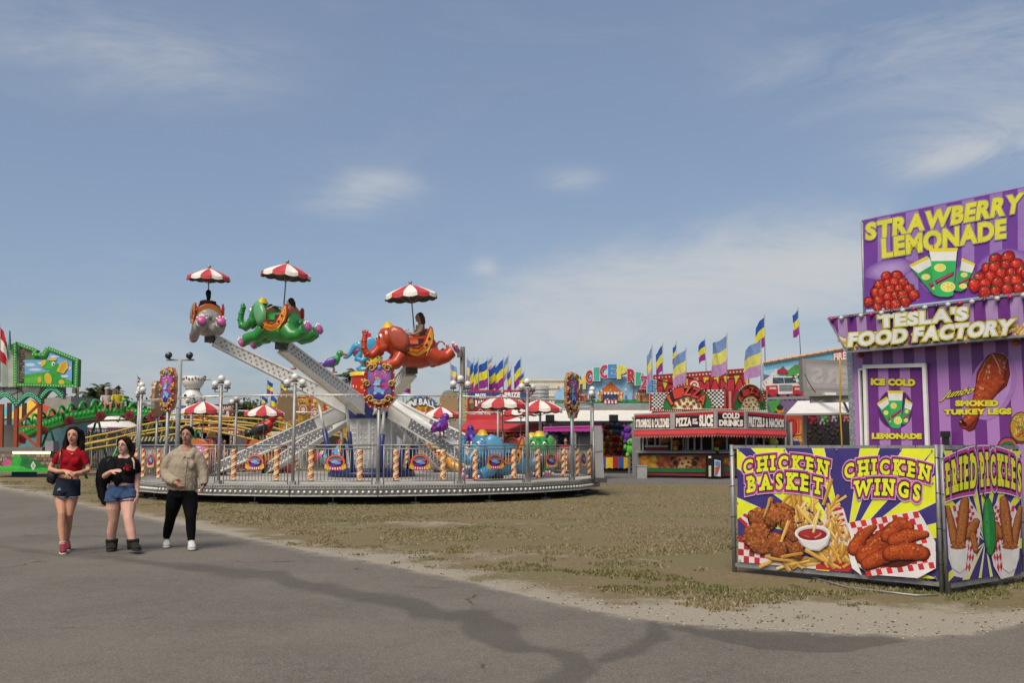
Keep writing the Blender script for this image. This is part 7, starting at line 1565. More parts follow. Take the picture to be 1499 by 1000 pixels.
# roof signs: two pizza arches between checkerboards
def roof_face(x0, x1, tl, tr, bl, br, nm):
    b = MB(); fslab(b, [(x0, tl), (x1, tr), (x1, br), (x0, bl)], .3, .2, '8f1a20'); o = b.build('roof_sign', FACADE, pz); return o, fcanvas(x0, x1, .3)
o, c = roof_face(950, 1063, 576, 572, 602, 599, '')
def checker(c, x0, x1, y0, y1, n, m):
    c.poly(rpx(x0, y0, x1, y1), 'c9c7c0')
    for i in range(n):
        for j in range(m):
            if (i+j) % 2: c.poly(rpx(x0+(x1-x0)*i/n, y0+(y1-y0)*j/m, x0+(x1-x0)*(i+1)/n, y0+(y1-y0)*(j+1)/m), '17171a'); c.z -= c.step
    c.up()
checker(c, 954, 976, 575.5, 599, 8, 9); checker(c, 1036, 1060, 571, 597, 8, 9)
c.done('checkerboard', subpart=True, parent=o)
def pizza_arch(x0, x1, yb, yt, seed, word_, sag=0):
    w_ = x1-x0; cx = (x0+x1)/2; pts = [(cx+w_/2*math.cos(math.pi*i/16), yb-(yb-yt)*math.sin(math.pi*i/16)) for i in range(17)]
    b = MB(); fslab(b, pts, .5, .18, '5a1a1c'); o = b.build('pizza_arch', FACADE, pz); c = fcanvas(x0+1, x1-1, .5); h = yb-yt
    f = lambda k, kk=None: [(cx+w_/2*k*math.cos(math.pi*i/20), yb-1-h*(kk or k)*math.sin(math.pi*i/20)) for i in range(21)]
    c.poly(f(.965), '1f6a35'); c.poly([(cx+w_*.40*math.cos(a), yb-1-h*.95*math.sin(a)) for a in [R(35+110*i/14) for i in range(15)]]+[(cx-w_*.2, yb-1-h*.3), (cx+w_*.2, yb-1-h*.3)], '741820')
    c.poly(f(.60, .56), 'b5763a'); c.poly(f(.55, .51), 'd8c8a0'); g_ = random.Random(seed)
    for i in range(30): a = g_.uniform(.2, 2.9); q = g_.uniform(.05, .5); c.ell(cx+w_/2*q*math.cos(a), yb-1.5-h*q*math.sin(a)*.9, 1.4, 1, g_.choice(['e0d4b0', 'c9b080', 'cfa86a']), 0, 8)
    for qx, qy in ((-.2, .2), (-.1, .36), (0, .2), (.08, .38), (.17, .22), (.3, .12), (-.33, .12), (.25, .3), (-.24, .32), (-.08, .1), (.1, .09)): c.blob(cx+w_/2*qx*1.5, yb-1.5-h*qy, w_*.034, w_*.03, '8a3a2c', '4a1a14', 0, .05, 10)
    for i, ch_ in enumerate(word_):
        a = R(146-112*i/(len(word_)-1)); X, Y_ = cx+w_*.37*math.cos(a), yb-h*.76*math.sin(a)-h*.02; s_ = w_*.07; ro = -(math.pi/2-a)*.55; co, sn = math.cos(-ro), math.sin(-ro)
        q = [(X+u*s_*co-v*s_*1.35*sn, Y_+u*s_*sn+v*s_*1.35*co) for u, v in ((-1, -1), (1, -1), (1, 1), (-1, 1))]
        c.text(ch_, q, [(.08, '2a1014'), (.03, 'b5352a' if i % 2 else 'c04a2a')])
    c.done('pizza_print', subpart=True, parent=o)
    b = MB('d8d2bc')
    for i in range(27):
        a = math.pi*i/26; b.ball(fp(min(x1-.6, max(x0+.6, cx+w_*.505*math.cos(a))), yb-h*1.02*math.sin(a), .56), .034, 5, 3)
    b.build('bulb_row', mat('bulb_cream', 'c9b896', rough=.3), pz)
pizza_arch(970, 1043, 600, 564, 1, 'PIZZA')
b = MB(); fslab(b, [(1063, 571), (1076, 571), (1076, 600), (1063, 600)], .3, .2, '8f1a20'); fslab(b, [(1067, 573), (1070.5, 573), (1070.5, 599), (1067, 599)], .34, .03, 'c98a7a'); b.build('corner_sign', FACADE, pz)
b = MB(); fslab(b, [(1093, 570), (1122, 573), (1122, 601), (1093, 600)], .3, .2, '8f1a20'); b.build('roof_sign', FACADE, pz)
b = MB(); fslab(b, [(1076, 570), (1092, 570), (1092, 600), (1076, 600)], .3, .2, '8f1a20'); b.build('roof_sign', FACADE, pz)
pizza_arch(1075, 1122, 601, 563, 2, 'PIZZA')
b = MB('d8d2bc')
for i in range(60): x = 951+i*2.9; b.ball(fp(x, 601.5-(2 if 1000 < x < 1090 else 0), .65), .034, 5, 3)
for i in range(10): b.ball(fp(951, 577+i*2.5, .4), .032, 5, 3); b.ball(fp(1062, 573+i*2.7, .4), .032, 5, 3); b.ball(fp(1122.5, 573+i*2.7, .4), .032, 5, 3)
for i in range(9): b.ball(fp(954+i*3, 575.5, .4), .032, 5, 3); b.ball(fp(1036+i*3, 571.5, .4), .032, 5, 3)
b.build('bulb_row', mat('bulb_cream', 'c9b896', rough=.3), pz)
b = MB(); b.prism([fp(930, 606, 0), fp(1048, 602, 0), fp(1092, 602, 0), fp(1150, 606, 0), fp(1150, 606, -3), fp(930, 606, -3)], (0, 0, 1), .1, '8a8885'); b.build('roof', FACADE, pz)
for px in (931, 1148): b = MB(); q = fp(px, 640, -1.2); b.box((q.x, q.y, 1.25), (.1, 2.4, 2.5), None, '9a9894'); b.build('side_wall', FACADE, pz)
q = at(939, 697, 44); b = MB('8b8b88'); b.box((q.x, 44, .27), (.42, .5, .54)); b.box((q.x, 44, .55), (.46, .54, .05)); tag(b.build('grey_bin', FACADE), 'small grey bin at the left foot of the pizza stand', 'bin')
ck = thing('drinks_cooler', 'tall black drinks cooler with bottle pictures in front of the pizza stand skirt', 'cooler', (at(1047, 698, 43).x, 43, 0))
b = MB(); slab(b, rpx(1037, 668, 1058, 699.5), 43, .6, '121214'); b.build('body', mat('black_gloss', rough=.35, attr=True), ck)
b = MB(); slab(b, [(1046, 673), (1055, 675), (1055, 698), (1046, 697)], 42.97, .02, 'b5b8bd'); slab(b, [(1047, 675), (1054, 676), (1054, 682), (1047, 681)], 42.94, .02, '4a7aa8'); slab(b, [(1047, 684), (1054, 683), (1050, 694), (1047, 696)], 42.94, .02, 'a8443a'); b.build('poster', PRINT, ck)
b = MB(); slab(b, [(1037.5, 682), (1041, 682), (1041, 698), (1037.5, 698)], 42.97, .02, 'b5b09a'); slab(b, rpx(1037, 668, 1041, 671), 42.97, .02, 'c0bdb5'); b.build('label', PRINT, ck)
# ---- the big bullseye game sign behind
Y = 58; rm = thing('bullseye_game', 'red and yellow bullseye game stall with a starred sign behind the pizza stand', 'game stall', (at(1025, 652, Y).x, Y, 0))
b = MB(); slab(b, [(957, 549), (1097, 539), (1097, 640), (957, 640)], Y, .3, '8f1a1f'); sg = b.build('sign', FACADE, rm); c = cv(Y); top = lambda x: 549-(x-957)*.0714
for i in range(28):
    x = 960+i*4.95; y = top(x)+4.3; c.poly([(x+(1.7 if q % 2 == 0 else .7)*math.sin(q*math.pi/5), y-(1.7 if q % 2 == 0 else .7)*math.cos(q*math.pi/5)) for q in range(10)], 'd8d2b8')
c.poly([(958, top(958)+9), (1095, top(1095)+9), (1095, 575), (958, 575)], 'c4b02c')
for i in range(9): x = 962+i*15; c.poly([(x, 556-i), (x+7, 556-i), (x+12, 575), (x-2, 575)], '9c2024')
for a, b_ in (((962, 556), (985, 562)), ((1000, 552), (1020, 556)), ((1062, 550), (1088, 548)), ((1040, 552), (1060, 549))): c.line([a, b_], 1.6, '1f1a14')
c.text('ROLL', [(963, 566), (1006, 561), (1006, 580), (963, 584)], [(.12, '2a1014'), (.06, 'b02a38')]); c.text('MANIA', [(1024, 559), (1089, 555), (1089, 573), (1024, 577)], [(.12, '2a1014'), (.06, 'b02a38')])
for r, k in ((8.5, 'b02a30'), (6.3, 'd0ccc2'), (4.2, 'b02a30'), (2, 'd0ccc2')): c.ell(1016, 564, r, r, k)
c.done('sign_art', subpart=True, parent=sg)
# ---- fire truck ride front
Y = 52; ft = thing('fire_truck_mural', 'fun house front painted with a big white fire truck, its sloping top edged with lights', 'ride front', (at(1190, 652, Y).x, Y, 0))
b = MB(); slab(b, [(1118, 532), (1235, 511), (1262, 506), (1262, 650), (1126, 650), (1126, 583), (1118, 583)], Y, .3, '8fb5c8'); sg = b.build('painted_front', FACADE, ft); c = cv(Y)
c.poly([(1118, 583), (1118, 548), (1180, 560), (1240, 590), (1240, 610), (1126, 610)], '6d5a7a'); c.poly([(1150, 545), (1165, 533), (1178, 530), (1178, 560), (1150, 560)], '4f8a44'); c.poly([(1119, 534), (1235, 513), (1235, 522), (1119, 542)], '6fa5bf')
for i in range(8): c.ell(1122+rnd.uniform(0, 14), 548+i*4, rnd.uniform(3, 6), 3, rnd.choice(['c9c6c0', 'd0cdc6', 'b5b2ac']), 0, 10)
c.poly([(1112, 562), (1130, 548), (1135, 540), (1140, 543), (1128, 560), (1120, 572)], 'c4c0ba')
for i in range(5): c.line([(1116+i*4, 560-i*2.5), (1120+i*4, 567-i*2)], .8, '8a2a2a')
c.poly([(1126, 552), (1166, 551), (1172, 562), (1174, 576), (1122, 578), (1122, 562)], 'c9c7c4'); c.poly([(1131, 553), (1163, 553), (1166, 561), (1131, 562)], '34424c'); c.line([(1147, 553), (1148, 562)], .8, 'b5b5b2'); c.line([(1133, 554), (1145, 560)], 1, '5f707a')
c.poly(rpx(1140, 563, 1160, 573), '8a8d8f')
for i in range(4): c.line([(1141, 565+i*2.2), (1159, 565+i*2.2)], .7, '3a3d40')
c.poly([(1121, 565), (1138, 564), (1139, 578), (1122, 580)], 'a8262c'); c.poly([(1160, 565), (1174, 565), (1176, 578), (1160, 578)], 'a8262c'); c.poly(rpx(1126, 567, 1136, 570), 'c4a8a0'); c.poly(rpx(1163, 568, 1172, 571), 'c4a8a0')
for i in range(8): c.poly([(1122+i*7, 577), (1126+i*7, 577), (1130+i*7, 585), (1126+i*7, 585)], 'a02a30' if i % 2 else '221f22')
c.ell(1145, 544, 8, 4, '9c2a30'); c.poly([(1141, 541), (1146, 536), (1150, 541)], '6a4a50')
for i in range(24): c.ell(rnd.uniform(1160, 1178), rnd.uniform(534, 562), rnd.uniform(.8, 2), rnd.uniform(.6, 1.6), rnd.choice(['3f8a3a', '9c3a34', 'c9c6c0', '26303a', '2f6a34']), 0, 8)
for i in range(6): c.poly([(1165+i*2, 548+i*2.4), (1176, 546+i*3), (1177, 548+i*3), (1166+i*2, 550+i*2.4)], '22262c' if i % 2 else 'c9c6c2')
c.poly([(1219, 517), (1237, 514), (1238, 528), (1219, 528)], 'a02a2c'); c.text('FIRE', [(1220, 518), (1237, 515), (1237, 526), (1220, 527)], [(.05, 'd0c6b8')])
c.poly([(1123, 588), (1142, 585), (1136, 602), (1128, 605)], '3f8a3f'); c.poly([(1134, 598), (1145, 594), (1148, 604), (1138, 606)], 'b57a2c'); c.ell(1141, 597, 5, 4, '2a1f1f')
c.done('mural', subpart=True, parent=sg)
for i in range(34): b = MB('c9a060' if i % 3 else 'c97a5a'); b.ball(at(1119+i*3.45, 531-i*.62, Y-.1), .075, 6, 4); b.build('bulb', PAINT, ft)
# fireman panel and dark awning game at the right
Y = 46; fm = thing('fireman_panel', 'orange and red painted panel with a cartoon helmet figure beside the pizza stand', 'painted panel', (at(1165, 652, Y).x, Y, 0))
b = MB(); slab(b, rpx(1150, 608, 1184, 690), Y+.9, .15, '9c3a1c'); sg = b.build('panel', FACADE, fm); c = cv(Y+.9)
for i in range(9): c.line([(1166+i*2, 652), (1168+i*1.8, 632-rnd.uniform(0, 8)), (1167+i*1.9, 614)], 1.8, ('c96a20', 'b5481c', 'cf8a2c')[i % 3], .6)
c.ell(1159, 627, 8, 14, '8a1c20'); c.ell(1159, 627, 6, 11, 'a8282a'); c.poly(rpx(1152, 638, 1162, 652), 'a02024')
for i in range(3): c.line([(1153, 640+i*4), (1161, 640+i*4)], 1, '2a1a1a')
for x, y, k in ((1135, 632, 'c9c4b8'),): pass
for x, y, r, k in ((1155, 633, 3, 'cfcac0'), (1158, 636, 2, '1a1a1a'), (1165, 643, 4.5, 'c99a7a'), (1168, 639, 5, 'c98a2a'), (1164, 641, 1.2, '3a6a9a'), (1168, 642, 1.2, '3a6a9a'), (1166, 650, 5, '2a3a6a'), (1172, 645, 3, 'c9952a'), (1153, 648, 2, '4a8ab5')): c.ell(x, y, r, r*.9, k, 0, 12)
c.line([(1160, 638), (1173, 637)], 1.4, '1d1a1a'); c.done('painting', subpart=True, parent=sg)
Y = 33; ag = thing('white_awning_stall', 'dark game stall under a plain white awning between the pizza stand and the purple trailer', 'game stall', (at(1210, 652, Y).x, Y, 0))
b = MB(); b.prism([at(1168, 587, Y), at(1275, 586, Y), at(1275, 605, Y-2), at(1150, 606.5, Y-2)], (0, -.6, .8), .04, 'd0cdc6'); b.build('awning', mat('white_awning', attr=True), ag)
b = MB(); b.bar(at(1150, 607, Y-2), at(1275, 605.5, Y-2), .06, .06, '8f8d8a'); b.build('awning_bar', FACADE, ag)
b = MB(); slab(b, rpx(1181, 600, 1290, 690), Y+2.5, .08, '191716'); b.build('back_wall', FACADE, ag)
b = MB(); slab(b, rpx(1176, 605, 1181, 690), Y-.5, .12, '8f8d8a'); b.build('post', FACADE, ag); b = MB(); slab(b, rpx(1176, 606, 1290, 609), Y-1, .1, '5f5c5a'); b.build('header_bar', FACADE, ag)
b = MB('1f1d1d'); b.bar(at(1231, 580, Y-1.2), at(1243, 606, Y-2), .06); b.build('strut', PAINT, ag)
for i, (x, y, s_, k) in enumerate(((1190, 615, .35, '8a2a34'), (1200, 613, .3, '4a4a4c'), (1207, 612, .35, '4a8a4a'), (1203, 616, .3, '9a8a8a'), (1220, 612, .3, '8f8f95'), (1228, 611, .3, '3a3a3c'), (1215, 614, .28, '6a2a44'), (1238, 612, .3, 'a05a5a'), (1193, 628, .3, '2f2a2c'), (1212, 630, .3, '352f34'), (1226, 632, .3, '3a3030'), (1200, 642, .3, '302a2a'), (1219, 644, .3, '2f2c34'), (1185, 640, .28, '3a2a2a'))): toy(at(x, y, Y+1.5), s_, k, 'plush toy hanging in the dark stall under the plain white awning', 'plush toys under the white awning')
# back of a lit sign box on its gantry
Y = 27; sb_ = thing('sign_box_back', 'grey backlit sign box seen from behind, its letters mirrored, left of the purple trailer', 'sign', (at(1215, 652, Y).x, Y, 0))
b = MB(); slab(b, [(1174, 525), (1262, 529), (1262, 576), (1176, 573)], Y, .35, '7d7a76'); bx = b.build('box', FACADE, sb_)
c = cv(Y); c.poly([(1179, 532), (1262, 536), (1262, 571), (1181, 569)], '8f8889'); c.poly([(1181, 536), (1262, 538), (1262, 568), (1182, 566)], '96908f')
z_ = c.z; c.text('EERS', [(1268, 542), (1189, 538), (1189, 560), (1268, 563)], [(.05, 'a19b99')]); c.done('mirrored_lettering', subpart=True, parent=bx)
b = MB(); b.bar(at(1124, 583.5, 40), at(1300, 579, 26), .09, .09, 'a5a39e'); b.build('gantry_beam', FACADE, sb_)
b = MB(); b.bar(at(1176, 577, Y-.1), at(1290, 574, Y-.1), .1, .14, '85827e'); b.build('gantry_beam', FACADE, sb_)
b = MB(); b.bar(at(1186, 583, Y), at(1290, 581, Y), .1, .26, '8f8c87'); b.build('gantry_beam', FACADE, sb_)
b = MB(); q = at(1214, 577, Y-.3); b.box(q, (.3, .2, .07), None, 'd0cec8'); b.build('lamp', FACADE, sb_)
b = MB('1f1f1f'); b.tube([at(1178, 548, Y-.36), at(1184, 560, Y-.4), at(1190, 570, Y-.38), at(1194, 575, Y-.3)], .012, 4); b.tube([at(1184, 582, Y-.3), at(1196, 587, Y-.3), at(1204, 583, Y-.3)], .012, 4); b.build('cable', PAINT, sb_)
for x in (1262, 1286): b = MB(); b.bar(at(x, 580, Y), V((at(x, 580, Y).x, Y, 0)), .12); b.build('gantry_post', STEEL, sb_)
b = MB('a8862f'); b.tube([at(1229.5, 527, 24), at(1230, 560, 24), at(1229.8, 600, 24), at(1232, 640, 24), V((at(1233, 655, 24).x, 24, 0))], .02, 6); tag(b.build('hanging_rope', MATTE), 'yellow rope hanging down in front of the mirrored sign box', 'rope')
# ================================================================ people
SKIN = {}
def skin(c): return mat('skin_'+c, c, rough=.55, var=.06, scale=14, spec=.35)
HAIR = lambda c: mat('hair_'+c, c, rough=.7, var=.35, scale=60, bump=.3, bscale=180, spec=.15)
def cloth(c, v=.12, b=.35): return mat('cloth_'+c, c, rough=.9, var=v, scale=16, bump=b, bscale=34, spec=.15)
class Fig:
    """a person traced from the photo: J(x, y, d) is a point at photo pixel x, y, standing d metres nearer the camera than the feet"""
    def __init__(s, label, gx, gy, sk):
        s.g = gnd(gx, gy); s.t = thing('person', label, 'person', s.g); s.sk = skin(sk); s.Y = s.g.y; s.mb = MB(); s.k = s.Y/F
    def J(s, x, y, d=0): return at(x, y, s.Y-d)
    def limb(s, pts, rad, n=12, mb=None): (mb or s.mb).tube([s.J(*p) for p in pts], rad, n, ref=(1, 0, 0))
    def head(s, x, y, h, turn=0, nod=0):
        """h: head height in metres; x, y: centre of the face in the photo; turn in degrees, positive to the photo's right"""
        c = s.J(x, y, 0.03); s.hc = c; s.hh = h; Rm = M.Rotation(R(turn), 3, 'Z') @ M.Rotation(R(nod), 3, 'X'); s.hr = Rm
        P = lambda a, b, z: c+Rm @ V((a*h, b*h, z*h)); s.hp = P
        m = s.mb; m.ball(P(0, .06, .12), (.335*h, .40*h, .37*h), 18, 12, None, Rm); m.ball(P(0, -.06, -.12), (.26*h, .27*h, .33*h), 16, 10, None, Rm); m.ball(P(0, -.16, -.37), (.13*h, .12*h, .10*h), 12, 8, None, Rm)
        m.ball(P(.14, -.20, -.09), (.10*h, .08*h, .10*h), 10, 6, None, Rm); m.ball(P(-.14, -.20, -.09), (.10*h, .08*h, .10*h), 10, 6, None, Rm)
        m.tube([P(0, -.30, .10), P(0, -.36, -.02), P(0, -.42, -.09)], [.035*h, .045*h, .055*h], 8); m.ball(P(.04, -.35, -.11), .035*h, 6, 4); m.ball(P(-.04, -.35, -.11), .035*h, 6, 4)
        m.ball(P(0, -.295, -.22), (.095*h, .05*h, .05*h), 8, 6, None, Rm)
        for q in (-1, 1): m.ball(P(q*.335, .04, -.02), (.035*h, .07*h, .10*h), 8, 6, None, Rm)
    def face(s, brow='2a1a14', lip='8a4444', smile=False, iris='2a1a12'):
        h = s.hh; P = s.hp
        for q in (-1, 1):
            b = MB(); b.ball(P(q*.125, -.295, .03), (.055*h, .025*h, .026*h), 10, 6, 'cfc8c0', s.hr); b.ball(P(q*.125, -.312, .03), (.026*h, .014*h, .026*h), 8, 6, iris, s.hr); b.tube([P(q*.06, -.312, .055), P(q*.125, -.325, .066), P(q*.19, -.295, .048)], .009*h, 5, '1a1210'); b.build('eye', PAINT, s.t)
            b = MB(brow); b.tube([P(q*.05, -.325, .115), P(q*.13, -.335, .14), P(q*.21, -.29, .115)], [.012*h, .018*h, .008*h], 6); b.build('eyebrow', MATTE, s.t)
        b = MB(lip); w_ = .125 if smile else .095; dz = .035 if smile else .0
        b.tube([P(-w_, -.31, -.205+dz), P(-.04, -.352, -.205), P(0, -.356, -.208), P(.04, -.352, -.205), P(w_, -.31, -.205+dz)], [.006*h, .02*h, .018*h, .02*h, .006*h], 6)
        if smile: b.tube([P(-w_*.8, -.325, -.222+dz*.8), P(0, -.362, -.238), P(w_*.8, -.325, -.222+dz*.8)], [.008*h, .02*h, .008*h], 6, 'd8d2c8')
        b.tube([P(-w_*.8, -.318, -.235+dz), P(0, -.352, -.256), P(w_*.8, -.318, -.235+dz)], [.006*h, .022*h, .006*h], 6, lip); b.build('lips', mat('lips', rough=.4, attr=True, var=.05), s.t)
    def hand(s, wr, dirn, palm_n, thumb, L=.175, curl=.5, mb=None):
        """wrist point, direction the fingers run, direction the palm faces, and the side the thumb leaves from"""
        m = mb or s.mb; wr = V(wr); d = V(dirn).normalized(); n = V(palm_n); n = (n-d*n.dot(d)).normalized(); t = V(thumb); t = (t-d*t.dot(d)-n*t.dot(n)).normalized()
        m.tube([wr-d*.02, wr+d*.03, wr+d*.09], [(.026, .022), (.036, .018), (.040, .015)], 10, ref=t)
        for i, (o, ln) in enumerate(((.030, .068), (.010, .078), (-.010, .072), (-.029, .055))):
            b0 = wr+d*.085+t*o; c1 = curl*(.9+.12*i); pts = [b0]; a = c1*.35; p = b0
            for sg in (.45, .32, .23): a += c1*.55; p = p+(d*math.cos(a)+n*math.sin(a)+t*o*1.5)*ln*sg; pts.append(p)
            m.tube([b0-d*.02]+pts, [.0095, .0092, .0085, .0078, .0065], 7)
        m.tube([wr+d*.02+t*.02, wr+d*.05+t*.043+n*.012, wr+d*.078+t*.052+n*.022, wr+d*.098+t*.05+n*.026], [.014, .0115, .0095, .0075], 7)
    def finish(s): return union(s.mb, 'body', s.sk, s.t, .0062, 5)
    def wear(s, name, parts, m, vox=.009, smooth=5, extra=None):
        b = MB()
        for pts, rad in parts: b.tube([s.J(*p) for p in pts], rad, 16, ref=(1, 0, 0))
        if extra: extra(b)
        return union(b, name, m, s.t, vox, smooth)
def folds(o, amp, freq, seed=0, zlo=None):
    """gentle cloth folds pushed into a finished garment"""
    me = o.data; n = len(me.vertices)
    for v in me.vertices:
        c = v.co; f = NZ.noise((c.x*freq+seed, c.y*freq, c.z*freq*.55))+.5*NZ.noise((c.x*freq*2.3, c.y*freq*2.3+seed, c.z*freq*1.1)); v.co = c+v.normal*f*amp
def shoe(f, heel, toe, w_, col, sole, h=.085, name='shoe', lace=None):
    heel, toe = V(heel), V(toe); d = toe-heel; d.z = 0; L = d.length; d.normalize(); b = MB(); u = V((0, 0, 1)); s_ = d.cross(u); dz = (toe.z-heel.z)
    P = lambda t, z: heel+d*(t*L)+V((0, 0, z+dz*t))
    b.tube([P(-.04, .055), P(.15, .065), P(.45, .06), P(.75, .045), P(1.0, .035)], [(w_*.36, .045), (w_*.43, .058), (w_*.45, .052), (w_*.5, .04), (w_*.34, .028)], 14, ref=s_); b.tube([P(.10, .06), P(.08, h+.03)], [w_*.42, w_*.40], 12)
    o = union(b, name, col, f.t, .007, 4); b = MB(); b.tube([P(-.05, .012), P(.15, .012), P(.5, .012), P(.8, .014), P(1.04, .02)], [(w_*.40, .013), (w_*.45, .015), (w_*.46, .015), (w_*.52, .015), (w_*.34, .012)], 14, ref=s_); sub(b, 'sole', sole, o)
    if lace:
        b = MB()
        for i in range(4): q = .38+i*.1; b.tube([P(q, .105-.018*i)+s_*w_*.25, P(q, .118-.02*i), P(q, .105-.018*i)-s_*w_*.25], .006, 5)
        sub(b, 'laces', lace, o)
    return o
SOLE_W = mat('sole_white', 'b9b2aa', rough=.7, var=.1); SOLE_K = mat('sole_black', '1a1818', rough=.7)
# ---- woman in the red top
f = Fig('woman in a cropped red top and dark denim shorts, her hands joined', 97, 809, 'bd8a70')
f.head(107.3, 638.5, .240, 4)
f.limb([(107.4, 646, .0), (107.5, 655, 0), (107, 664, 0)], [.05, .05, .058])                                   # neck
f.limb([(106, 658.5, 0), (104.5, 667, 0), (103.5, 680, .0), (102.5, 692, 0), (101, 702, 0), (99, 714, 0), (98.5, 719, 0)], [(.10, .06), (.15, .09), (.138, .095), (.117, .088), (.13, .096), (.15, .105), (.13, .085)], 18)
f.limb([(106, 655, 0), (97, 661, 0), (88.5, 664, 0), (82, 672, -.02), (75.5, 682, -.03), (73.5, 687.5, 0), (85, 690.5, .16), (95, 690, .23)], [.045, .048, .046, .042, .037, .034, .031, .025])
f.limb([(108, 655, 0), (114, 661, 0), (120, 664, 0), (126, 674, -.02), (129, 684, -.03), (128.5, 689, .0), (118, 692.5, .15), (109, 693.5, .21)], [.045, .048, .046, .042, .037, .034, .031, .025])
f.hand(f.J(95.5, 690, .23), (1, -.2, -.25), (0, .5, -1), (.2, -.6, .8), curl=.5); f.hand(f.J(108.5, 693.5, .21), (-1, -.15, -.15), (0, .6, -.6), (0, -.3, 1), curl=.55)
f.limb([(91.5, 716, 0), (89, 735, .04), (90.5, 752, .10), (90, 772, .10), (91.5, 793, .12), (92.3, 803, .13)], [.092, .076, .051, .051, .035, .032]); f.limb([(106, 716, 0), (104.5, 735, .0), (101.5, 753, .02), (99.5, 772, -.10), (97.3, 792, -.22), (98, 799, -.25)], [.092, .075, .050, .051, .035, .032])
f.finish(); f.face('2a1a14', '8a3f3f')
red = cloth('8a0f1c'); o = f.wear('red_top', [([(107, 659.5, .0), (106, 663, .0), (104.8, 669, .0), (103.8, 682, .0), (102.8, 694.5, .0)], [(.085, .07), (.135, .09), (.163, .102), (.152, .108), (.132, .102)]), ([(101.5, 660, 0), (95.5, 662.2, 0), (89, 665, 0), (83.5, 672, -.015), (79.8, 678, -.02)], [.058, .06, .06, .055, .053]), ([(111.5, 660, 0), (115, 662.2, 0), (119.2, 665, 0), (124.5, 672, -.015), (127.6, 679.5, -.025)], [.058, .06, .06, .055, .053])], red, extra=lambda b: [b.ball(f.J(q, 676, .075), (.062, .055, .06), 10, 7) for q in (97.5, 110.5)]); folds(o, .006, 14, 1)
den = mat('denim_dark', '1f2733', rough=.9, var=.25, scale=24, bump=.4, bscale=120, spec=.15); o = f.wear('denim_shorts', [([(101, 700.5, 0), (100, 708, 0), (98.8, 718, 0)], [(.150, .114), (.168, .125), (.172, .128)]), ([(92.5, 712, 0), (89.8, 727, .02)], [.112, .116]), ([(105, 712, 0), (105.2, 727, .0)], [.110, .114]), ([(98, 711, 0), (97.8, 724, .02)], [(.12, .125), (.08, .12)])], den); folds(o, .004, 18, 2)
b = MB()
for i in range(60):
    u = rnd.uniform(-1, 1); q = f.J(89.8+u*10, 727.4, .02+.11*math.sqrt(max(0, 1-u*u))*.9); b.tube([q, q+V((rnd.uniform(-.01, .01), 0, -.022))], .003, 4)
for i in range(60):
    u = rnd.uniform(-1, 1); q = f.J(105.2+u*10, 727.4, .11*math.sqrt(max(0, 1-u*u))); b.tube([q, q+V((rnd.uniform(-.01, .01), 0, -.022))], .003, 4)
b.build('frayed_hem', mat('frayed_thread', '5f6a78', rough=.9), f.t)
b = MB('77828f')
for dx, dy, r in ((0, 0, .018), (-2, 1.2, .012), (1.6, .8, .010)): b.ball(f.J(87+dx, 717+dy, .135), (r, .006, r*1.2), 7, 5)
b.build('worn_patch', MATTE, f.t)
P = f.hp; b = MB('120b09'); b.ball(P(0, .12, .16), (.088, .101, .097), 16, 10, None, f.hr)
for q in (-1, 1):
    for k in range(5): a = .20+.06*k; b.tube([P(q*.08, -.16+.05*k, .50-.03*k), P(q*(.30+.02*k), -.06+.08*k, .28), P(q*(.36+.03*k), .06+.05*k, -.05), P(q*(.40+.03*k), .10, -.42), P(q*(.44+.02*k), .02+.04*k, -.85), P(q*(.40+.03*k), .0+.04*k, -1.18-.05*k)], [.018, .026, .027, .027, .024, .008], 8)
for k in range(6): b.tube([P(-.3+.12*k, .3, .3), P(-.34+.136*k, .36, -.3), P(-.4+.16*k, .3, -.9), P(-.38+.15*k, .28, -1.25)], [.03, .036, .032, .012], 8)
union(b, 'hair', HAIR('120b09'), f.t, .008, 3)
b = MB('c0b8a8'); b.tube([f.J(100.5, 661, .08), f.J(104, 664.3, .112), f.J(106, 664.6, .115), f.J(109, 663, .1)], .0025, 5); b.ball(f.J(105.3, 665.2, .118), .007, 6, 4); b.build('necklace', mat('silver', 'c0bcb4', rough=.3, metal=.8), f.t)
b = MB('8a1022'); b.tube([f.J(105, 694.8, .24), f.J(105.5, 700, .2), f.J(105, 704, .17)], [.008, .012, .004], 6); b.tube([f.J(106, 692, .2), f.J(106.4, 697.5, .2)], .03, 8); b.build('wrist_ribbon', red, f.t)
rs = mat('shoe_red', '6f1722', rough=.6, var=.2); shoe(f, f.J(92, 806, .10), f.J(92.6, 813.5, .34), .10, rs, SOLE_W, lace=SOLE_W); shoe(f, f.J(98, 803, -.32), f.J(99, 808.5, -.10), .095, rs, SOLE_W)
for (x, y, d) in ((91.7, 795, .12), (97.5, 794, -.23)): b = MB(); b.tube([f.J(x, y-2, d), f.J(x+.2, y+6, d)], [.041, .042], 10); b.build('sock', mat('sock', 'a09a98', rough=.9), f.t)
bag = thing('shoulder_bag', 'black shoulder bag with a chain strap hanging at the hip of the woman in red', 'handbag', f.J(76.5, 703, -.02))
b = MB(); b.tube([f.J(72, 693, -.06), f.J(73.5, 696, -.05)], .01, 5); b.tube([f.J(69.5, 696.5, -.04), f.J(73, 697, -.04), f.J(80, 699.5, -.04), f.J(83.5, 701, -.04)], [(.075, .03), (.095, .05), (.1, .055), (.085, .03)], 16, ref=(0, 0, 1)); union(b, 'bag_body', mat('black_leather', '131317', rough=.4, var=.2, bump=.2, bscale=90), bag, .01, 4)
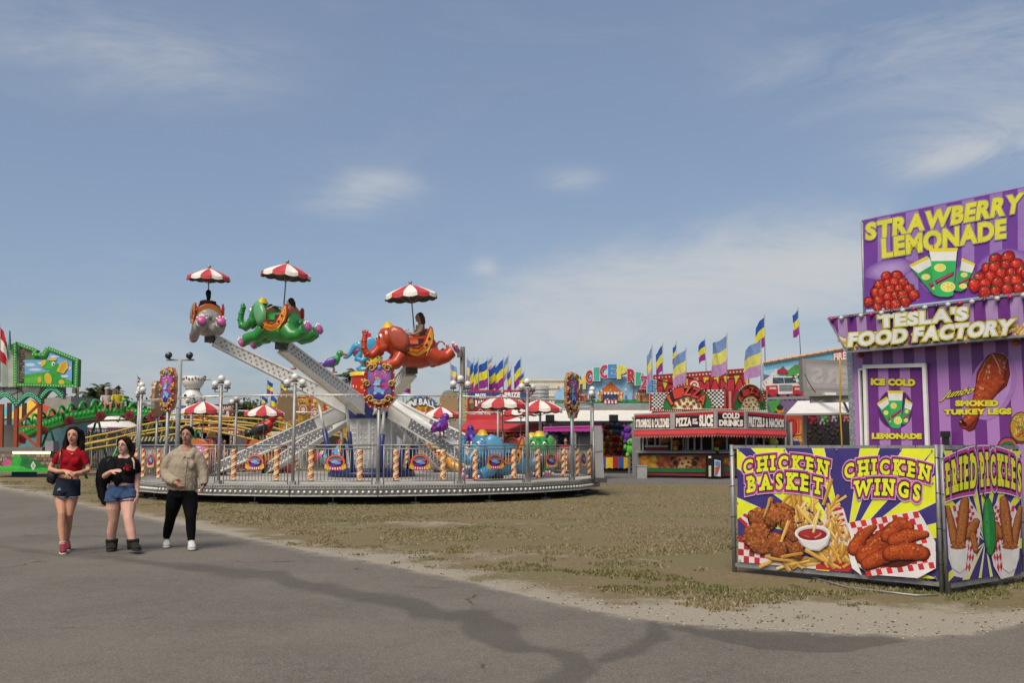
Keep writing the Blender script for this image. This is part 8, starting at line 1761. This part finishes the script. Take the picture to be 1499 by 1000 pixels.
b = MB('7a6a48'); b.tube([f.J(88.5, 656.5, -.03), f.J(88.8, 658.5, .07), f.J(88, 668, .13), f.J(85.5, 680, .12), f.J(80.5, 694, .05)], .011, 6); b.build('chain_strap', mat('chain', '6f6248', rough=.35, metal=.7, var=.4, scale=150), bag)
# ---- woman in black with glasses
f = Fig('smiling woman in glasses, black tee and blue shorts, jacket over one arm', 178, 808.5, 'c69986')
f.head(181.3, 653.0, .235, -14, -3)
f.limb([(182.5, 660, .0), (183, 668, 0), (183, 676, 0)], [.05, .05, .058]); f.limb([(183, 670.5, 0), (182, 679, 0), (181, 690, 0), (179.5, 701, 0), (178, 711, 0), (177.5, 720, 0), (177, 726, 0)], [(.10, .06), (.156, .096), (.156, .108), (.148, .11), (.162, .118), (.172, .118), (.14, .09)], 18)
f.limb([(181, 668, 0), (173, 674, 0), (164, 677, 0), (157.5, 686, -.02), (150, 696, -.02), (149.5, 700, .03), (158, 694, .2), (163.5, 690.5, .27)], [.045, .055, .056, .054, .045, .042, .036, .027]); f.hand(f.J(163.5, 690.5, .27), (1, -.35, .18), (.2, .5, -1), (-.1, -.7, .8), curl=.28)
f.limb([(184, 668, 0), (191, 674, 0), (197, 677, 0), (200, 689, -.03), (200.5, 703, -.05), (200.8, 717, -.02), (200.5, 727, .02)], [.045, .055, .056, .052, .043, .034, .027]); f.hand(f.J(200.5, 726.5, .02), (.05, -.1, -1), (-1, -.2, 0), (0, -1, 0), curl=.6)
f.limb([(168.3, 726, 0), (166, 745, .0), (166.5, 762, -.02), (163.5, 780, -.08), (163.8, 796, -.12)], [.112, .098, .066, .066, .046]); f.limb([(188.3, 726, 0), (188, 745, .07), (188, 760, .14), (191.5, 778, .16), (194.5, 796, .19)], [.112, .098, .066, .066, .046])
f.finish(); f.face('3a241a', '9a5450', True)
blk = cloth('121114'); o = f.wear('black_tee', [([(183, 670.8, .0), (182.6, 675, .0), (182, 682, .0), (181, 692, .0), (179.8, 703, .0), (179.3, 706.5, 0)], [(.10, .075), (.145, .098), (.168, .110), (.170, .120), (.160, .122), (.162, .122)]), ([(176.5, 672.5, 0), (171, 675, 0), (164.5, 678, 0), (159.5, 685, -.01), (156, 689.5, -.01)], [.064, .069, .071, .068, .068]), ([(188, 672.5, 0), (192, 675, 0), (196.8, 678, 0), (199.2, 687, -.02), (199.8, 693, -.03)], [.064, .069, .071, .066, .064])], blk, extra=lambda b: [b.ball(f.J(q, 688, .085), (.07, .06, .07), 10, 7) for q in (174.5, 188)]); folds(o, .007, 13, 3)
c_ = MB('8a2018'); g_ = random.Random(6)
for i in range(70):
    a, q = g_.uniform(0, 6.28), math.sqrt(g_.random()); x, y = 186.8+5.6*q*math.cos(a), 686+4.2*q*math.sin(a)-(3 if g_.random() < .3 else 0); c_.ball(f.J(x, y, .139+.012*math.cos((x-186)/5)-abs(x-184)*.0022), (g_.uniform(.006, .016), .004, g_.uniform(.005, .014)), 6, 4, g_.choice(['8a2018', '6f1512', '9c3020', '4a1210']))
c_.build('tee_print', MATTE, f.t)
den2 = mat('denim_blue', '3d5273', rough=.9, var=.3, scale=18, bump=.4, bscale=120, spec=.15); o = f.wear('denim_shorts', [([(178, 709.5, 0), (177.7, 718, 0), (177, 727, 0)], [(.176, .13), (.19, .138), (.192, .138)]), ([(169, 721, 0), (167, 733, .0)], [.125, .126]), ([(187.5, 721, 0), (188.3, 732, .03)], [.125, .125]), ([(178, 719, 0), (177.5, 731, .02)], [(.12, .14), (.09, .13)])], den2); folds(o, .004, 18, 4)
for x in (167, 188.3): b = MB('6f839d'); b.tube([f.J(x, 731.5, .01), f.J(x, 733.5, .01)], [.129, .129], 18); b.build('cuff', den2, f.t)
b = MB('a88f78'); b.tube([f.J(174.5, 711.2, .132), f.J(186, 710.2, .132)], .012, 6); b.build('waistband', MATTE, f.t)
P = f.hp; b = MB(); b.ball(P(0, .12, .16), (.087, .1, .096), 16, 10, None, f.hr)
for q in (-1, 1): b.tube([P(q*.02, -.22, .47), P(q*.22, -.20, .36), P(q*.33, -.08, .12), P(q*.36, .1, -.1), P(q*.34, .22, -.3)], [.02, .027, .024, .026, .02], 8)
b.tube([P(.12, .42, .1), P(.26, .44, -.1), P(.34, .34, -.35), P(.36, .22, -.62)], [.05, .05, .045, .02], 10); union(b, 'hair', HAIR('21130c'), f.t, .008, 3)
b = MB('3a302c')
for q in (-1, 1):
    pts = [P(q*.14+.095*math.cos(a), -.345, .02+.07*math.sin(a)) for a in [i*.4488 for i in range(15)]]; b.tube(pts, .0024, 5); b.tube([P(q*.235, -.335, .03), P(q*.34, .02, .02)], .0024, 5)
b.tube([P(-.05, -.35, .03), P(.05, -.35, .03)], .0024, 5); b.build('glasses', mat('spectacle_frame', '3a302c', rough=.3, metal=.4), f.t)
bt = mat('boot_suede', '17120f', rough=.95, var=.3, bump=.6, bscale=120)
for hp_, tp_, ak in (((163.5, 804.5, -.16), (162, 808.5, .06), ((163.8, 790.5, -.12), (163.5, 805, -.13))), ((193, 804, .16), (202.5, 808, .36), ((194.6, 790.5, .19), (194.5, 805, .2)))):
    o = shoe(f, f.J(*hp_), f.J(*tp_), .125, bt, SOLE_K, .1, 'boot'); b = MB(); b.tube([f.J(*ak[0]), f.J(ak[0][0], ak[0][1]+3, ak[0][2]), f.J(*ak[1])], [.076, .079, .07], 14); sub(b, 'shaft', bt, o); b = MB(); b.tube([f.J(ak[0][0], ak[0][1]-1, ak[0][2]), f.J(ak[0][0], ak[0][1]+2.5, ak[0][2])], [.082, .084], 16); sub(b, 'fleece_cuff', mat('fleece', '241a15', rough=1, var=.4, scale=70, bump=.8, bscale=150), o)
b = MB('6f1a22'); b.tube([f.J(200.6, 721.5, .0), f.J(200.6, 723.5, .0)], .034, 10); b.build('wristband', red, f.t); b = MB('b59a86'); b.tube([f.J(193.5, 671, .06), f.J(196, 676, .10), f.J(196.5, 687, .135)], .012, 6); b.build('bag_strap', MATTE, f.t)
jk = thing('jacket', 'black jacket draped over the arm and back of the woman with glasses', 'jacket', f.J(152, 700, -.05))
b = MB(); b.tube([f.J(166, 672, .02), f.J(157, 677, .04), f.J(152, 688, .06), f.J(150.5, 700, .06), f.J(152, 712, .03)], [.06, .095, .085, .07, .05], 12); b.tube([f.J(154, 680, -.13), f.J(149, 694, -.14), f.J(148, 710, -.14), f.J(150.5, 725, -.12), f.J(154.5, 737, -.1), f.J(158, 742, -.08)], [(.09, .05), (.085, .06), (.075, .05), (.07, .045), (.045, .03), (.01, .01)], 14, ref=(1, 0, 0)); b.tube([f.J(160, 676, .09), f.J(164, 686, .13), f.J(168, 697, .15), f.J(172, 706, .15), f.J(170, 711, .14)], [(.06, .04), (.07, .035), (.07, .03), (.05, .025), (.02, .02)], 12, ref=(1, 0, 0)); b.tube([f.J(172, 674, -.12), f.J(160, 690, -.15), f.J(158, 708, -.15)], [.09, .09, .06], 12)
o = union(b, 'jacket_body', blk, jk, .011, 4); folds(o, .016, 9, 5)
b = MB('7d7a78'); b.bar(f.J(156.5, 675.5, .135), f.J(160, 671.5, .125), .012, .006); b.build('reflective_tab', MATTE, jk)
# ---- woman in the beige hoodie
f = Fig('woman striding in an oversized beige hoodie, black leggings and white trainers', 264, 804.5, 'a27560')
f.head(274.0, 637.8, .246, -3)
f.limb([(274.3, 645, .0), (274.5, 654, 0), (274, 663, 0)], [.054, .054, .064]); f.limb([(273, 657, 0), (271, 667, 0), (269.5, 682, 0), (268, 697, 0), (267, 710, 0), (266.5, 720, 0), (266, 726, 0)], [(.11, .07), (.16, .09), (.17, .12), (.16, .12), (.17, .12), (.17, .115), (.14, .09)], 18)
f.limb([(272, 658, 0), (261, 665, 0), (250, 669, 0), (243, 682, -.02), (244, 699, .02), (254, 706, .18), (258.5, 708, .22)], [.05, .055, .06, .055, .046, .036, .028]); f.hand(f.J(258.5, 708, .23), (.75, -.4, -.6), (.9, .5, .2), (.2, -.3, 1), curl=.7)
f.limb([(276, 658, 0), (283, 665, 0), (290, 669, 0), (296.5, 684, -.02), (299, 700, -.0), (298.5, 710, .06)], [.05, .055, .06, .055, .045, .03]); f.hand(f.J(298.3, 710.5, .06), (-.15, -.25, -1), (-1, -.2, .1), (-.1, -1, 0), curl=.8)
f.limb([(258, 724, 0), (253.5, 742, -.02), (250, 758, -.06), (246, 776, -.16), (243.5, 790, -.22)], [.11, .092, .066, .06, .04]); f.limb([(276.5, 724, 0), (278.5, 742, .04), (279, 758, .10), (279.5, 776, .10), (280, 793, .12)], [.11, .092, .066, .06, .04])
f.finish(); f.face('17100d', '7a4540')
leg = mat('legging_black', '09090b', spec=.12, rough=.85, var=.15, scale=20, bump=.15, bscale=60); f.wear('leggings', [([(267, 712, 0), (266.5, 721, 0), (266.3, 729, 0)], [(.178, .13), (.19, .136), (.175, .13)]), ([(258, 723, 0), (253.3, 742, -.02), (249.8, 758, -.06), (245.8, 776, -.16), (243.6, 787, -.21)], [.122, .104, .074, .067, .05]), ([(276.5, 723, 0), (278.6, 742, .04), (279.1, 758, .10), (279.6, 776, .10), (280, 792, .12)], [.122, .104, .074, .067, .048]), ([(267, 719, 0), (267, 730.5, .02)], [(.13, .135), (.085, .13)])], leg)
hd_ = cloth('968a78', .1, .5)
o = f.wear('hoodie', [([(273, 661.5, -.01), (271, 668, .0), (269, 682, .01), (267.5, 698, .01), (266.5, 711, .0), (266, 718, .0)], [(.135, .085), (.195, .125), (.205, .155), (.212, .158), (.222, .158), (.212, .15)]), ([(269, 659.5, 0), (262, 663, 0), (253.5, 668, 0), (246.5, 677, -.01), (242.5, 689, -.01), (244, 698, .04), (251, 704, .15), (255.5, 707, .2)], [.062, .074, .08, .083, .080, .074, .062, .044]), ([(279, 659.5, 0), (283.5, 663, 0), (289, 667.5, 0), (294.5, 678, -.01), (297.6, 691, -.01), (298.5, 702, .02), (298.3, 710, .06)], [.062, .072, .076, .079, .073, .066, .048]), ([(264, 657, -.06), (264.5, 661, .05), (271, 671, .115)], [.044, .046, .036]), ([(283.5, 657, -.06), (283.5, 661, .05), (276, 672, .115)], [.044, .046, .036]), ([(263, 657.5, -.10), (273.5, 656, -.14), (284.5, 657.5, -.10)], [.05, .065, .05])], hd_, .010, 4, extra=lambda b: [b.ball(f.J(q, 681, .105), (.08, .06, .08), 10, 7) for q in (262, 278)]); folds(o, .010, 9, 7); folds(o, .005, 22, 9)
b = MB('5f554a'); b.tube([f.J(274.5, 669.5, .155), f.J(273.5, 684, .19), f.J(271.5, 700, .185), f.J(270.5, 718, .165)], .005, 5); b.build('zip', MATTE, f.t)
for pts in ([(262, 699), (258, 710), (257.5, 714)], [(280, 700), (284, 709), (285, 713)]): b = MB('5f554a'); b.tube([f.J(x, y, .172-abs(x-271)*.0035) for x, y in pts], .006, 5); b.build('pocket_seam', MATTE, f.t)
P = f.hp; b = MB(); b.ball(P(0, .13, .17), (.087, .099, .092), 16, 10, None, f.hr)
for q in (-1, 1): b.tube([P(q*.02, -.2, .46), P(q*.20, -.2, .36), P(q*.32, -.06, .14), P(q*.33, .14, -.08)], [.016, .022, .02, .02], 8)
b.ball(P(.0, .44, .05), (.05, .05, .05), 10, 7); union(b, 'hair', HAIR('0b0807'), f.t, .008, 3)
ws = mat('shoe_white', 'b9b5b0', rough=.5, var=.08); shoe(f, f.J(244.5, 800, -.28), f.J(243.5, 803.5, -.04), .105, ws, SOLE_W, lace=SOLE_W); shoe(f, f.J(279.3, 801, .06), f.J(281.5, 807, .30), .108, ws, SOLE_W, lace=SOLE_W)
b = MB('8a1f30'); b.box(f.J(261.5, 703.5, .27), (.05, .05, .02), M.Rotation(.5, 3, 'Y')); b.build('phone', PAINT, f.t); b = MB('1a1a1c'); b.tube([f.J(298.3, 709, .06), f.J(298.2, 712, .06)], .034, 10); b.build('wristband', BLACK, f.t)
# ---- riders
def rider(p, hd, top, hair, lab, sk='a87a62', sc_=1.0, arms=True, hat=None):
    t = thing('person', lab, 'person', p, R(hd)); t.scale = (sc_,)*3; b = MB()
    b.tube([(0, 0, 0), (-.02, 0, .2), (-.02, 0, .42)], [(.14, .12), (.13, .11), (.16, .10)], 12, ref=(0, 1, 0)); b.tube([(-.01, 0, .45), (0, 0, .55)], .05, 8); b.ball((.02, 0, .65), (.095, .078, .115), 12, 8); b.ball((.11, 0, .63), .018, 6, 4); b.ball((.05, 0, .56), (.06, .05, .04), 8, 6)
    for q in (-1, 1):
        b.tube([(0, q*.09, .02), (.25, q*.11, .08), (.42, q*.11, .06), (.45, q*.11, -.22)], [.085, .075, .06, .045], 8); b.tube([(-.02, q*.19, .41), (.04, q*.23, .22), (.22, q*.20, .16), (.32, q*.16, .2)], [.05, .042, .034, .026], 8)
        for k in range(4): b.tube([(.31, q*.16+k*.016-.024, .2), (.365, q*.16+k*.018-.027, .205), (.38, q*.16+k*.018-.027, .18)], .009, 5)
        b.tube([(.31, q*.13, .2), (.345, q*.115, .215)], .01, 5)
    union(b, 'body', skin(sk), t, .014, 3, True)
    b = MB(); b.tube([(0, 0, -.02), (-.02, 0, .2), (-.02, 0, .44)], [(.16, .14), (.15, .13), (.18, .12)], 12, ref=(0, 1, 0))
    for q in (-1, 1): b.tube([(-.02, q*.18, .42), (.03, q*.225, .25), (.1, q*.22, .2)], [.066, .058, .05], 8)
    union(b, 'shirt', cloth(top, .3), t, .018, 3, True)
    b = MB(); b.ball((-.02, 0, .68), (.10, .09, .11), 12, 8); b.tube([(-.07, 0, .66), (-.10, 0, .5), (-.09, 0, .4)], [.08, .07, .03], 8); union(b, 'hair', HAIR(hair), t, .018, 3, True)
    b = MB('1a1412')
    for q in (-1, 1): b.ball((.10, q*.035, .665), (.012, .014, .012), 6, 4)
    b.ball((.105, 0, .595), (.01, .025, .008), 6, 4, '7a4440'); b.build('face_features', PAINT, t, True)
    if hat: b = MB(hat); b.lathe([(.105, .70), (.10, .78), (0, .82)], (-.01, 0, 0), 10); b.box((.12, 0, .715), (.1, .12, .015)); b.build('cap', MATTE, t, True)
def seat_of(i, dx=-.16): e = ELO[i]; m = emp_matrix(e); return m @ V((dx, 0, .34))
rider(seat_of(0, -.2), math.degrees(ELO[0].rotation_euler.z), '8a7a66', '4f3828', 'woman with tied back brown hair riding the orange elephant, looking left', 'a87a62', 1.0)
rider(seat_of(1, -.3)-V((0, 0, .22)), math.degrees(ELO[1].rotation_euler.z), '2a2422', '17110f', 'dark haired rider leaning back low in the green elephant car', 'b08a74', .95)
rider(seat_of(2, -.1)-V((0, 0, .04)), math.degrees(ELO[2].rotation_euler.z), '3a2024', '17100e', 'dark haired rider seen from behind on the grey elephant', 'a87a62', .95)
rider(at(156, 594, 49.3), -60, 'b5a8a8', '8a8a8c', 'rider in a pale cap and light top in the dragon car', 'b0806a', 1.15, hat='a8a6aa')
rider(at(172, 593, 49.3), -60, 'b0a52a', '1a1412', 'rider in a yellow top and dark cap in the dragon car', '8a6450', 1.15, hat='1c1a1f')
# a few people far off, between the stands
for i, (px, y, Y_, top, hr, lab) in enumerate(((292, 652, 53, '2a2a2f', '1a1412', 'far person in dark clothes beside the yellow track supports, leftmost of the group'), (301, 652, 53.5, '4a2a2a', '2a1a12', 'far person in a maroon top, second in the group behind the track'), (311, 652, 54, '1f2430', '17110f', 'far person in navy, third in the group behind the track'), (320, 652, 53.6, '5a5248', '2c1c14', 'far person in a tan top, fourth in the group behind the track'), (329, 652, 54.5, '26262a', '17110f', 'far person in black, fifth in the group behind the track'), (339, 652, 54, '4a3a44', '2a1a12', 'far person in a plum top, rightmost of the group behind the track'), (828, 652, 42.3, '8f1f22', '2a1a12', 'stall worker in a red shirt under the pink awning behind the green elephant'))):
    p = at(px, y, Y_); t = thing('person', lab, 'person', (p.x, Y_, 0)); b = MB()
    b.tube([(0, 0, .85), (0, 0, 1.1), (0, 0, 1.42)], [(.17, .13), (.15, .12), (.2, .12)], 10, ref=(1, 0, 0)); b.tube([(0, 0, 1.45), (0, 0, 1.55)], .055, 8); b.ball((0, -.01, 1.64), (.08, .1, .12), 10, 7)
    for q in (-1, 1): b.tube([(q*.09, 0, .88), (q*.1, .0, .48), (q*.1, .02, .06), (q*.1, -.14, .04)], [.09, .065, .045, .04], 8); b.tube([(q*.21, 0, 1.38), (q*.26, 0, 1.1), (q*.24, -.12, .9), (q*.23, -.16, .78)], [.055, .045, .035, .03], 8)
    union(b, 'body', skin('a87a62'), t, .024, 3, True); b = MB(); b.tube([(0, 0, .82), (0, 0, 1.1), (0, 0, 1.43)], [(.2, .16), (.18, .15), (.22, .145)], 10, ref=(1, 0, 0))
    for q in (-1, 1): b.tube([(q*.2, 0, 1.38), (q*.255, 0, 1.2), (q*.26, 0, 1.1)], [.075, .065, .06], 8)
    union(b, 'shirt', cloth(top), t, .028, 3, True); b = MB()
    for q in (-1, 1): b.tube([(q*.09, 0, .9), (q*.1, .0, .48), (q*.1, .02, .1)], [.11, .085, .065], 8)
    union(b, 'trousers', cloth('23262e'), t, .028, 3, True); b = MB(); b.ball((0, .02, 1.68), (.09, .105, .11), 10, 7); b.build('hair', HAIR(hr), t, True)
# ---------------------------------------------------------------- unseen plain tent, added out of view at left to shade the near path
t = thing('added_shade_tent', 'unseen plain white tent added left of view to shade the near path', 'tent', (-8.2, 3.2, 0), R(12))
b = MB(); b.add([(-2.6, -2.6, 2.6), (2.6, -2.6, 2.6), (2.6, 2.6, 2.6), (-2.6, 2.6, 2.6), (0, 0, 4.0)], [(0, 1, 4), (1, 2, 4), (2, 3, 4), (3, 0, 4)], 'c9c6c0')
for a_, c_ in (((-2.6, -2.6), (2.6, -2.6)), ((2.6, -2.6), (2.6, 2.6)), ((2.6, 2.6), (-2.6, 2.6)), ((-2.6, 2.6), (-2.6, -2.6))): b.add([(*a_, 2.6), (*a_, 2.25), (*c_, 2.25), (*c_, 2.6)], [(0, 1, 2, 3)], 'c9c6c0')
b.build('canopy', CLOTH, t, True); b = MB('b5b2ac'); b.add([(-2.5, -2.5, 0), (2.5, -2.5, 0), (2.5, -2.5, 2.5), (-2.5, -2.5, 2.5)], [(0, 1, 2, 3)]); b.build('back_sheet', CLOTH, t, True)
for x in (-2.55, 2.55):
    for y in (-2.55, 2.55): b = MB(); b.tube([(x, y, 0), (x, y, 2.6)], .03, 6); b.build('leg', STEEL, t, True)
